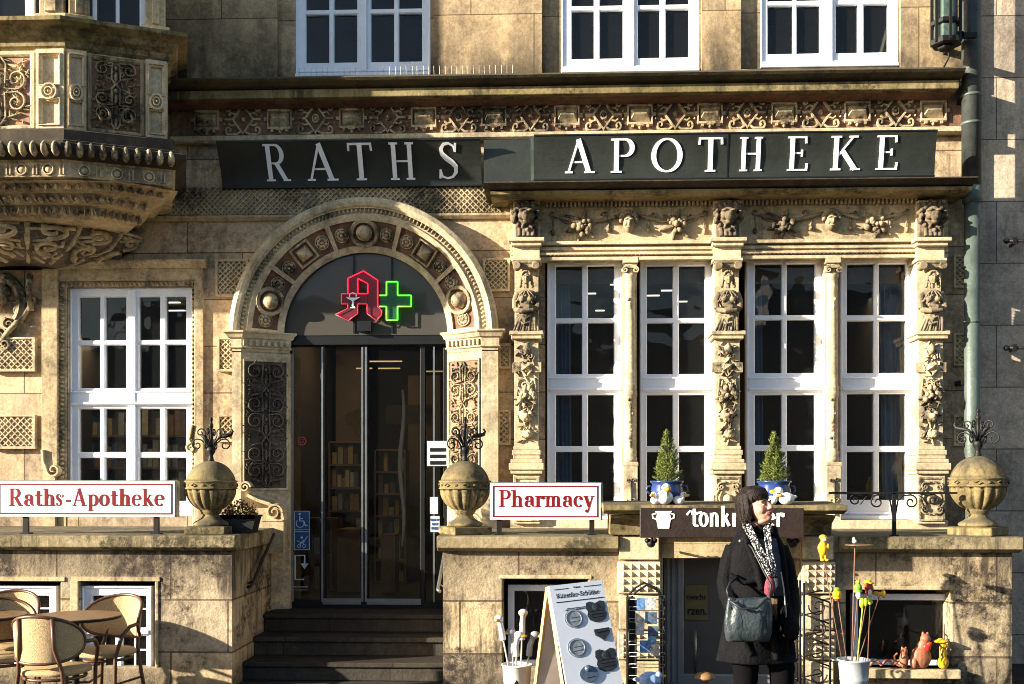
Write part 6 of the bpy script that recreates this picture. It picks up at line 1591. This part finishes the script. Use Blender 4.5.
# figures on the right window ledge
zs_ = wB[2]+.002; terr = mat('terracotta', (.30,.11,.055), .55, var=.3, vs=25)
y = yT-.04
def sit(name, label, u, m_, els, rm=.005, grp=None, y=y):
    t = thing(name, label, 'figurine', (X(u, y), y, zs_), 0, grp)
    for nm, mm, l in els:
        mb = MB()
        for e_ in l:
            if not isinstance(e_[0], list): mb.ell(*e_, 14, 10)
            else: mb.tube(e_[0], e_[1])
        mb.build(nm, mm, t, remesh=rm if len(l) > 1 else 0)
sit('terracotta_cat', 'tall terracotta cat figure with red ribbon on the right window ledge', 921, terr, [('body', terr, [((0,0,.09),(.08,.05,.09)),((.02,0,.18),(.05,.04,.05)),((.03,-.01,.235),(.04,.036,.036)),((.015,0,.27),(.012,.01,.02)),((.05,0,.268),(.012,.01,.02)),((-.06,-.01,.05),(.03,.04,.05))]), ('ribbon', mat('red_ribbon', (.55,.03,.02), .4), [((.03,-.045,.17),(.03,.015,.035)),((.05,-.05,.20),(.02,.012,.018))])])
sit('terracotta_cat', 'smaller terracotta cat figure with curled tail left of the tall cat', 904, terr, [('body', terr, [((0,0,.07),(.035,.035,.07)),((0,-.01,.135),(.028,.028,.028)),((-.015,0,.16),(.009,.008,.014)),((.015,0,.16),(.009,.008,.014)),([(-.03,0,.02),(-.07,0,.04),(-.075,0,.10),(-.05,0,.12)], .010)])])
sit('terracotta_snake', 'low terracotta figure of curling arches on the window ledge beside the zinc bucket', 884, terr, [('body', terr, [([(-.11+.022*i, 0, .02+.045*abs(sin(i*.75))) for i in range(13)], .012), ((.15,0,.05),(.025,.02,.02))])])
sit('yellow_figurine', 'yellow ceramic figure under a yellow umbrella hat at the right end of the ledge', 943, yel, [('body', yel, [((0,0,.05),(.045,.04,.05)),((0,0,.12),(.032,.03,.05)),((.005,-.005,.18),(.026,.025,.025)),([(-.03,-.03,.06),(-.035,-.035,.18)], .007)]), ('umbrella', yel, [((-.02,-.01,.215),(.06,.05,.014)),((-.02,-.01,.225),(.03,.03,.014))])])
lg = thing('hanging_lamp_bulb', 'small pale pear-shaped ornament hanging behind the right basement window', 'ornament', (X(904, -1.0), -1.0, Z(622, 904, -1.0))); mb = MB(); mb.lathe(0,0,[(.004,.12),(.012,.05),(.02,.03),(.03,0),(.026,-.025),(.005,-.035)], 14); mb.build('body', mat('pale_glass', (.55,.5,.36), .3), lg)

# ================================================================= CAFE CHAIRS AND TABLES
rat = mat('rattan_weave', (.50,.35,.17), .6, var=.25, vs=90, bump=.8, bs=220); cane = mat('cane_frame', (.10,.045,.022), .4, var=.3, vs=20)
def chair(label, loc, rz):
    t = thing('bistro_chair', label, 'chair', loc, rz, 'rattan bistro chairs at the cafe tables')
    mb = MB(); pr = []
    for k, (s, z) in enumerate(((.9,.405),(1,.41),(1.02,.425),(1,.44),(.93,.448))): pr.append([(.205*s*cos(2*pi*i/28)*(1+.12*abs(sin(4*pi*i/28))), -.02+.195*s*sin(2*pi*i/28)*(1+.12*abs(sin(4*pi*i/28))), z) for i in range(28)])
    mb.loft(pr); mb.build('seat', rat, t)
    am = R(78); Rb = .235
    def sh(a, b, o=0.):                      # point on the back shell: a angle, b -1..1
        hgt = .155*sqrt(max(0, 1-(a/am)**2)); z = .625+.03*cos(a*1.1)+b*hgt; r_ = Rb+o+.045*(z-.5)*1.4
        return (r_*sin(a), .0+r_*cos(a), z)
    mb = MB(); na, nb = 26, 8; vs = []; fs = []
    for L_ in (0, 1):
        for i in range(na+1):
            for j in range(nb+1): vs.append(sh(-am+2*am*i/na, -1+2*j/nb, -.004+.008*L_))
    K = (na+1)*(nb+1)
    for i in range(na):
        for j in range(nb): a = i*(nb+1)+j; fs += [(a, a+1, a+nb+2, a+nb+1), (K+a+nb+1, K+a+nb+2, K+a+1, K+a)]
    mb.add(vs, fs, True); mb.build('backrest', rat, t)
    mb = MB(); mb.tube([sh(-am*cos(pi*i/40), 1*1.0 if True else 0)[:3] if 0 else sh(am*.999*cos(2*pi*i/48), 1 if i <= 24 else -1) for i in range(49)], .012, n=7); mb.build('back_rim', cane, t)
    for q_ in (-1, 1):
        mb = MB(); mb.tube([(q_*.215,-.17,0),(q_*.20,-.16,.25),(q_*.205,-.16,.42),(q_*.235,-.13,.56),(q_*.25,-.06,.62),sh(q_*am*.97, 0)], .014, n=8); mb.build('arm', cane, t)
        mb = MB(); mb.tube([(q_*.20,.22,0),(q_*.17,.19,.25),(q_*.15,.175,.44),(q_*.12,.225,.60),sh(q_*.45, .98, .01)], .014, n=8); mb.build('rear_leg', cane, t)
        mb = MB(); mb.tube([(q_*.205,-.16,.22),(q_*.12,-.02,.20),(q_*.17,.19,.22)], .009, n=6); mb.build('stretcher', cane, t)
    mb = MB(); mb.tube([(.195*cos(2*pi*i/24), -.01+.19*sin(2*pi*i/24), .385) for i in range(25)], .011, n=6); mb.build('seat_hoop', cane, t)
    return t
yA, yBc = -2.78, -2.2
chair('rattan bistro chair seen from behind, its back to the viewer', (X(53, yA)+.02, yA-.02, -.03), R(176))
chair('rattan bistro chair right of the table facing left towards the viewer', (X(105, yBc), yBc-.0, 0), R(-14))
chair('rattan bistro chair cut by the left photo edge', (X(-2, -2.5), -2.45, 0), R(35))
chair('rattan bistro chair mostly outside the left edge, its pale backrest showing', (X(2, -2.0)-.02, -1.95, 0), R(5))
def table(label, x, y, r_=.30):
    t = thing('bistro_table', label, 'table', (x, y, 0), 0, 'round bistro tables')
    mb = MB(); mb.lathe(0, 0, [(.01,.705),(r_-.01,.705),(r_,.71),(r_,.722)], 40, smooth=False); mb.build('table_edge', M['iron'], t)
    mb = MB(); mb.lathe(0, 0, [(r_-.001,.7225),(r_-.003,.728),(.01,.728)], 40, smooth=False); mb.build('tabletop', mat('table_wood', (.20,.11,.05), .35, var=.3, vs=14), t)
    mb = MB(); mb.lathe(0, 0, [(.03,.02),(.025,.1),(.022,.68),(.05,.704)], 16); mb.lathe(0,0,[(.2,0),(.2,.01),(.05,.03)], 24); mb.build('pedestal', M['iron'], t)
table('round wooden bistro table between the two full chairs', X(79, -2.5), -2.55); table('round bistro table cut by the left photo edge', X(-16, -2.5), -2.55)

# ================================================================= THE WOMAN
yW = -2.9; PW = (X(760, yW), yW, 0)
pw = thing('person', 'woman in long black coat and patterned scarf standing before the basement shop', 'person', PW)
S_ = 1100*ray(760)[1]/(D+yW)/ray(760)[1]
def wp(u, v, y=0.): return (X(u, yW+y)-PW[0], y, Z(v, u, yW+y))
hc = Vector(wp(756.5, 507.5, .0)); hc.y = .0
HM = Matrix.Translation(hc) @ Matrix.Rotation(R(40), 4, 'Z') @ Matrix.Rotation(R(-15), 4, 'X')
skin = mat('skin', (.40,.20,.135), .5, var=.10, vs=30, bump=.1, bs=150); b_ = skin.node_tree.nodes['Principled BSDF']; b_.inputs['Subsurface Weight'].default_value = .08; b_.inputs['Subsurface Radius'].default_value = (.02,.008,.004)
mb = MB(); mb.M = HM
mb.ell((0,.022,.035), (.078,.095,.088)); mb.ell((0,-.032,-.02), (.064,.066,.085)); mb.ell((0,-.045,-.07), (.05,.046,.038)); mb.ell((0,-.078,-.087), (.022,.018,.018)); mb.ell((0,-.04,-.10), (.045,.045,.02))
mb.tube([(0,-.088,.018),(0,-.106,-.010),(0,-.116,-.026)], lambda q: .009+.005*q); mb.ell((0,-.112,-.030), (.016,.015,.011)); 
for q_ in (-1, 1):
    mb.ell((q_*.028,-.082,.018), (.025,.012,.008)); mb.ell((q_*.038,-.070,-.032), (.026,.022,.026)); mb.ell((q_*.012,-.106,-.033), (.008,.009,.007)); mb.ell((q_*.078,.01,-.02), (.008,.02,.03)); mb.ell((q_*.028,-.078,-.005), (.017,.012,.009))
mb.ell((0,-.094,-.054), (.022,.010,.006)); mb.ell((0,-.092,-.063), (.019,.010,.006)); mb.ell((0,-.088,-.056), (.03,.012,.02))
mb.M = None
neck0 = HM @ Vector((0,.03,-.07))
mb.tube([neck0, Vector((-.01,.03,1.33)), Vector((-.02,.03,1.24))], lambda q: .054+.02*q*q, n=14)
mb.ell((-.02,.03,1.17), (.17,.10,.12)); mb.ell((-.02,.02,1.0), (.16,.11,.2)); mb.ell((-.02,.02,.85), (.17,.12,.13))
def leg(x0, x1, y1):
    mb.tube([(x0,.02,.82),(x0*.98+x1*.02,.0,.65),(x1,.0,.46),(x1,.02,.28),(x1,.04,.09)], lambda q: .092-.045*q, n=14); mb.ell((x1,y1,.04), (.042,.11,.038))
leg(-.10, -.09, -.02); leg(.07, .14, -.04)
for s, l in ((-1, [(-.155,.03,1.21),(-.21,.02,1.0),(-.19,-.10,.86),(-.15,-.14,.84)]), (1, [(.125,.03,1.21),(.185,.03,1.0),(.18,-.08,.84),(.165,-.12,.79)])):
    mb.tube(l, lambda q: .05-.022*q, n=12)
    e = Vector(l[-1]); d_ = (e-Vector(l[-2])).normalized(); mb.ell(e+d_*.04, (.034,.045,.028))
    for k in range(4):
        f0 = e+d_*.06+Vector((.018*(k-1.5), 0, -.002)); mb.tube([f0, f0+d_*.03+Vector((0,0,-.006)), f0+d_*(.05+.008*(1.5-abs(k-1.5)))+Vector((0,0,-.02))], .0085, n=8)
    mb.tube([e+d_*.02+Vector((-s*.025,0,0)), e+d_*.05+Vector((-s*.048,0,-.004)), e+d_*.075+Vector((-s*.05,0,-.012))], .0095, n=8)
body = mb.build('body', skin, pw, remesh=.0048)
mb = MB(); mb.M = HM
for q_ in (-1, 1): mb.ell((q_*.029,-.087,-.001), (.0125,.008,.0062), 12, 8)
mb.build('eye', mat('eye_white', (.5,.46,.42), .25), pw)
mb = MB(); mb.M = HM
for q_ in (-1, 1):
    mb.ell((q_*.0275,-.0945,-.001), (.0055,.003,.0055), 10, 6)
    mb.tube([(q_*.012,-.098,.017),(q_*.028,-.098,.024),(q_*.048,-.084,.018)], .0032, n=6); mb.tube([(q_*.014,-.094,.004),(q_*.029,-.096,.0075),(q_*.044,-.086,.002)], .0022, n=6)
mb.build('eyebrow', mat('brow', (.03,.018,.014), .7), pw)
mb = MB(); mb.M = HM; mb.ell((0,-.101,-.0545), (.020,.006,.0045), 12, 6); mb.ell((0,-.0995,-.0625), (.017,.006,.0045), 12, 6); mb.build('lips', mat('lips', (.34,.10,.09), .4), pw)
mb = MB(); mb.M = HM; mb.ell((-.082,.0,-.055), (.008,.008,.008), 10, 8); mb.ell((.082,.0,-.055), (.008,.008,.008), 10, 8); mb.build('earring', M['alu'], pw)
# hair: layered bob with a fringe
hairm = mat('dark_hair', (.010,.0055,.004), .55, var=.6, vs=70, bump=.8, bs=120, spec=.25)
mb = MB(); mb.M = HM; rnd = random.Random(2)
mb.ell((0,.034,.055), (.092,.106,.085)); mb.ell((0,.065,.0), (.09,.08,.10))
for q_ in (-1, 1): mb.ell((q_*.083,.045,-.01), (.018,.05,.07)); mb.ell((q_*.083,.055,-.06), (.018,.04,.045))
mb.ell((0,.09,-.06), (.08,.045,.055))
for k in range(17):                            # fringe locks
    a = -1.25+2.5*k/16; x = .082*sin(a); y_ = -.085*cos(a)+.004; mb.tube([(x*.55,y_*.25,.128),(x*.9,y_*.85,.105),(x,y_-.004,.07),(x*1.0+rnd.uniform(-.005,.005),y_-.001,.036+rnd.uniform(-.006,.006))], lambda q: .015-.009*q, n=7)
for k in range(46):                            # side and back locks
    a = rnd.uniform(.95, 2*pi-.95); a = pi-(pi-a)*.93; x = .094*sin(a); y_ = -.100*cos(a)+.03; b = rnd.uniform(-.085,-.045)
    mb.tube([(x*.4,y_*.4+.01,.135),(x*.95,y_*.95,.085),(x*1.02,y_*1.0,.0),(x*1.0+rnd.uniform(-.01,.01),y_*1.0,b),(x*.9,y_*.92,b-.03)], lambda q: .014-.009*q*q, n=6)
mb.build('hair', hairm, pw, remesh=.0045)
mb = MB(); mb.M = HM
for k in range(90):
    a = rnd.uniform(1.15, 2*pi-1.15); x = .1*sin(a); y_ = -.106*cos(a)+.03; b = rnd.uniform(-.12, -.05)
    mb.tube([(x*.3,y_*.3+.01,.14),(x*.97,y_*.97,.09),(x*1.05+rnd.uniform(-.006,.006),y_*1.04,.0),(x*1.08+rnd.uniform(-.02,.02),y_*1.06,b)], .0011, n=3, cap=False)
for k in range(14):
    a = -1.1+2.2*k/13; x = .084*sin(a); y_ = -.088*cos(a); mb.tube([(x*.6,y_*.3,.132),(x*.95,y_*.9,.108),(x,y_-.006,.07),(x+rnd.uniform(-.01,.01),y_-.002,.036+rnd.uniform(-.004,.006))], .0010, n=3, cap=False)
mb.build('hair_strands', hairm, pw)
# coat
coatm = mat('black_coat', (.003,.0033,.0045), .8, var=.5, vs=14, bump=.6, bs=60, spec=.12)
def ring_(cx, cy, rx, ry, z, n=44, fold=0., ph=0.):
    return [(cx+rx*cos(2*pi*i/n)*(1+fold*sin(7*2*pi*i/n+ph)), cy+ry*sin(2*pi*i/n)*(1+fold*1.6*sin(5*2*pi*i/n+ph*1.3)), z+.0) for i in range(n)]
def xw(u, y=0): return X(u, yW+y)-PW[0]
def cr(ul, ur, v, ry, cy=.02, fold=0., ph=0.):
    a, b = xw(ul), xw(ur); return ring_((a+b)/2, cy, (b-a)/2, ry, Z(v, 760, yW), fold=fold, ph=ph)
mb = MB()
mb.loft([cr(744,774,531,.085,.04), cr(736,781,537,.10,.04), cr(730,785,545,.115,.03), cr(728,787,556,.13,.02), cr(728,787,572,.135,.01,.012,1), cr(727,788,590,.14,.01,.018,2), cr(725,790,610,.145,.01,.024,2.5), cr(722,792,630,.15,.01,.032,3), cr(719,794,648,.155,.01,.04,3.4), cr(717,796,661,.16,.01,.045,3.7), cr(720,793,661.5,.145,.01,.045,3.7)])
# sleeves with cuffs and creases
def sleeve(l, r0, r1):
    mb.tube(l, lambda q: (r0+(r1-r0)*q)*(1+.05*sin(q*26)), n=16)
sleeve([(-.155,.03,1.225), (-.195,.02,1.13), (-.212,.02,1.0), (-.205,-.03,.92), (-.19,-.10,.86), (-.15,-.145,.845), (-.10,-.15,.84)], .062, .056)
sleeve([(.125,.03,1.225), (.165,.03,1.12), (.185,.03,1.0), (.188,-.01,.92), (.18,-.08,.84), (.16,-.13,.785), (.15,-.15,.74)], .062, .058)
mb.ell((.158,-.155,.735), (.058,.085,.09)); mb.ell((-.12,-.14,.83), (.09,.07,.08))
# collar, lapels, placket, hood
for k in range(9):
    a = -2.5+k*.62; c_ = Vector(wp(758, 531, .03)); mb.ell(c_+Vector((.098*sin(a), -.085*cos(a)+.02, .008*cos(a))), (.035,.032,.036), 10, 8)
mb.tube([wp(745,533,-.07), wp(748,546,-.12), wp(757,566,-.145), wp(762,590,-.16)], .022, n=10); mb.tube([wp(775,533,-.05), wp(781,548,-.11), wp(784,570,-.13), wp(787,600,-.15), wp(790,640,-.15)], .02, n=10)
mb.tube([wp(744,533,.12), wp(757,541,.16), wp(772,534,.12)], .05, n=12)
for (a, b, c_) in (((730,575,-.10),(745,583,-.14),(757,580,-.14)), ((727,620,-.12),(740,632,-.15),(752,655,-.15)), ((786,600,-.12),(790,625,-.12),(793,655,-.12)), ((770,615,-.14),(774,640,-.15),(777,660,-.155))): mb.tube([wp(*a), wp(*b), wp(*c_)], .019, n=8)
coat = mb.build('coat', coatm, pw, remesh=.0065)
mb = MB(); mb2_ = MB()
for m_, x0_, x1_ in ((mb, -.10, -.09), (mb2_, .07, .14)): m_.tube([(x0_,.02,.80),(x0_*.98+x1_*.02,.0,.65),(x1_,.0,.46),(x1_,.02,.28),(x1_,.04,.07)], lambda q: .104-.042*q, n=16)
tm = mat('black_trousers', (.004,.004,.005), .95, spec=.05); mb.build('trouser_leg', tm, pw); mb2_.build('trouser_leg', tm, pw)
for u, y_ in ((748,-.03),(785,-.05)): mb = MB(); x = xw(u); mb.loft([[(x+.05*cos(2*pi*i/20)*s, y_+.13*sin(2*pi*i/20)*s, z) for i in range(20)] for s, z in ((1,0.0),(1.02,.02),(.97,.05),(.75,.085),(.45,.10))]); mb.build('shoe', M['iron'], pw)
# inner cardigan, zip edge, buttons, scarf
mb = MB(); P_ = [wp(758,540,-.115), wp(764,556,-.145), wp(769,575,-.158), wp(774,596,-.165)]; Q_ = [wp(776,538,-.10), wp(781,556,-.128), wp(783,575,-.14), wp(785,596,-.15)]
mb.loft([[p, q_, tuple(Vector(q_)+Vector((0,.03,0))), tuple(Vector(p)+Vector((0,.03,0)))] for p, q_ in zip(P_, Q_)]); mb.build('cardigan', mat('slate_cardigan', (.05,.06,.08), .8, var=.3, vs=40, bump=.4), pw)
mb = MB(); mb.tube([wp(781,572,-.165), wp(784,590,-.178), wp(786,612,-.182), wp(787,629,-.18)], .0045, n=6); mb.build('coat_piping', mat('piping', (.32,.32,.33), .6), pw)
mb = MB()
for u, v in ((754,545),(756,556),(764,566),(791,637),(740,541)): p = Vector(wp(u, v, -.155 if u < 780 else -.175)); mb.ell(p, (.009,.006,.009), 10, 6)
mb.build('button', mat('horn_button', (.22,.20,.16), .3), pw)
scm = bpy.data.materials.new('patterned_scarf'); scm.use_nodes = True; nt = scm.node_tree; bs_ = nt.nodes['Principled BSDF']; bs_.inputs['Roughness'].default_value = .8
g_ = nt.nodes.new('ShaderNodeNewGeometry'); vo = nt.nodes.new('ShaderNodeTexVoronoi'); vo.inputs['Scale'].default_value = 85; rp_ = nt.nodes.new('ShaderNodeValToRGB'); rp_.color_ramp.interpolation = 'CONSTANT'
rp_.color_ramp.elements[0].color = (.62,.60,.58,1); rp_.color_ramp.elements[1].color = (.015,.015,.018,1); rp_.color_ramp.elements[1].position = .43
nt.links.new(g_.outputs['Position'], vo.inputs['Vector']); nt.links.new(vo.outputs['Distance'], rp_.inputs[0]); nt.links.new(rp_.outputs[0], bs_.inputs['Base Color'])
mb = MB()
def band(l, w, th=.012):
    rings = []
    for i, p in enumerate(l):
        p = Vector(p); ww = w*(1+.12*sin(i*2.1)); rings.append([tuple(p+Vector((ww*cos(a), -th*sin(a)+.012*cos(3*a+i), .004*sin(2*a)))) for a in [2*pi*k/14 for k in range(14)]])
    mb.loft(rings)
band([wp(747,524,-.05), wp(750,532,-.10), wp(755,542,-.145), wp(761,554,-.175), wp(767,566,-.19), wp(772,577,-.195)], .027)
band([wp(767,529,-.085), wp(768,540,-.14), wp(769,552,-.17), wp(772,564,-.185), wp(774,578,-.19)], .021)
mb.tube([wp(747,524,-.05), wp(746,526,.04), wp(756,527,.09), wp(768,528,.03), wp(768,530,-.08)], .03, n=10)
mb.build('scarf', scm, pw)
mb = MB(); mb.loft([[tuple(Vector(wp(u, v, -.20))+Vector((w*cos(a), .02*sin(a), 0))) for a in [2*pi*k/12 for k in range(12)]] for u, v, w in ((770,576,.015),(770,582,.03),(770,588,.036),(769,593,.03),(770,597,.012))]); mb.build('scarf_end', mat('pink_check', (.17,.03,.05), .85, var=.9, vs=130), pw)
mb = MB(); rnd = random.Random(8)
for k in range(11): u = 766+k*1.1; mb.tube([wp(u, 598, -.19), wp(u+.6*sin(k), 608, -.195), wp(u+rnd.uniform(-1,1), 617+rnd.uniform(-3,3), -.19)], .0035, n=5)
mb.build('tassel', mat('brown_fringe', (.16,.09,.05), .9), pw)
# shoulder bag (held: a thing of its own)
bgp = Vector(wp(748, 643, -.27)); 
bg = thing('shoulder_bag', 'slouchy grey-teal leather shoulder bag hanging at the hip of the woman', 'bag', (PW[0]+bgp.x, PW[1]+bgp.y, bgp.z))
def lb(u, v, y): p = Vector(wp(u, v, y)); return (p.x-bgp.x, p.y-bgp.y, p.z-bgp.z)
mb = MB(); rings = []
for v, ul, ur, d_, sag in ((642,729,767,.02,0),(640,726,770,.045,0),(632,724.5,772,.065,0),(620,724.5,772.5,.07,0),(608,726,771.5,.055,.6),(600,727.5,771,.035,2.2),(596,728,771,.018,4),(595.5,729,770,.008,4)):
    n = 40; r_ = []
    for i in range(n):
        a = 2*pi*i/n; u = (ul+ur)/2+(ur-ul)/2*math.copysign(abs(cos(a))**.7, cos(a)); k = ((u-748)/23)**2
        fold = .009*sin(u*.55+v*.12)*(v < 625)+.006*sin(u*.9-v*.25)
        p = lb(u, v+sag*(1-k), -.27+d_*(-math.copysign(abs(sin(a))**.8, sin(a)))-(fold if sin(a) > 0 else 0)); r_.append(p)
    rings.append(r_)
mb.loft(rings); leather = mat('teal_grey_leather', (.035,.048,.055), .42, var=.35, vs=18, bump=.5, bs=50); mb.build('pouch', leather, bg)
mb = MB(); mb.tube([lb(729,599,-.27), lb(727,590,-.26), lb(730,583,-.20), lb(738,577,-.12)], .008, n=8); mb.tube([lb(770,598,-.27), lb(771,585,-.26), lb(764,572,-.225), lb(752,548,-.17), lb(742,538,-.05)], .006, n=8); mb.tube([lb(729,600,-.33), lb(742,609,-.36), lb(757,608,-.36), lb(768,598,-.33)], .008, n=8)
mb.build('strap', mat('dark_strap', (.012,.014,.016), .5), bg)
mb = MB(); mb.ell(lb(730,600,-.32), (.012,.008,.012), 10, 6); mb.ell(lb(768.5,598,-.32), (.012,.008,.012), 10, 6); mb.build('ring', M['alu'], bg)
# small birds' decoy: roadside pottery by the door
p = P3(706, 690, -1.9); t = thing('garden_figurine', 'rust brown mushroom-shaped garden figure at the foot of the basement door', 'figurine', (X(705, -1.75), -1.75, 0))
mb = MB(); zt_ = Z(672, 705, -1.75); mb.lathe(0, 0, [(.03,0),(.028,zt_*.7),(.04,zt_*.8)], 16); mb.build('stem', rusty, t); mb = MB(); mb.lathe(0,0,[(.075,zt_*.78),(.078,zt_*.83),(.06,zt_*.95),(.02,zt_),(.002,zt_+.003)], 20); mb.build('cap', mat('rust_cap', (.22,.12,.05), .6), t)

# ================================================================= ACROSS THE SQUARE (what the glass mirrors)
ob = thing('building', 'long shaded building row across the square, mirrored darkly in the window glass', 'building', (0, -34, 0))
mb = MB(); xs = [-46, -30, -17, -5, 8, 22, 38]; hs_ = [8.5, 7.4, 9.2, 7.8, 9.5, 8.1]
for (a, b), h_ in zip(zip(xs, xs[1:]), hs_):
    hl = [(a+1+1.6*k*1.6, a+1+1.6*k*1.6+1.1, z, z+1.7) for k in range(int((b-a-2)/2.56)) for z in (1, 4.2, 7.2) if z+1.9 < h_]
    mb.M = Matrix.Rotation(pi, 4, 'Z'); mb.slab(-b, -a, 0, h_, 0, .4, hl); mb.M = None; mb.box(a, b, -8, -.41, 0, h_)
mb.build('facade', mat('far_facade', (.33,.33,.34), .9), ob)
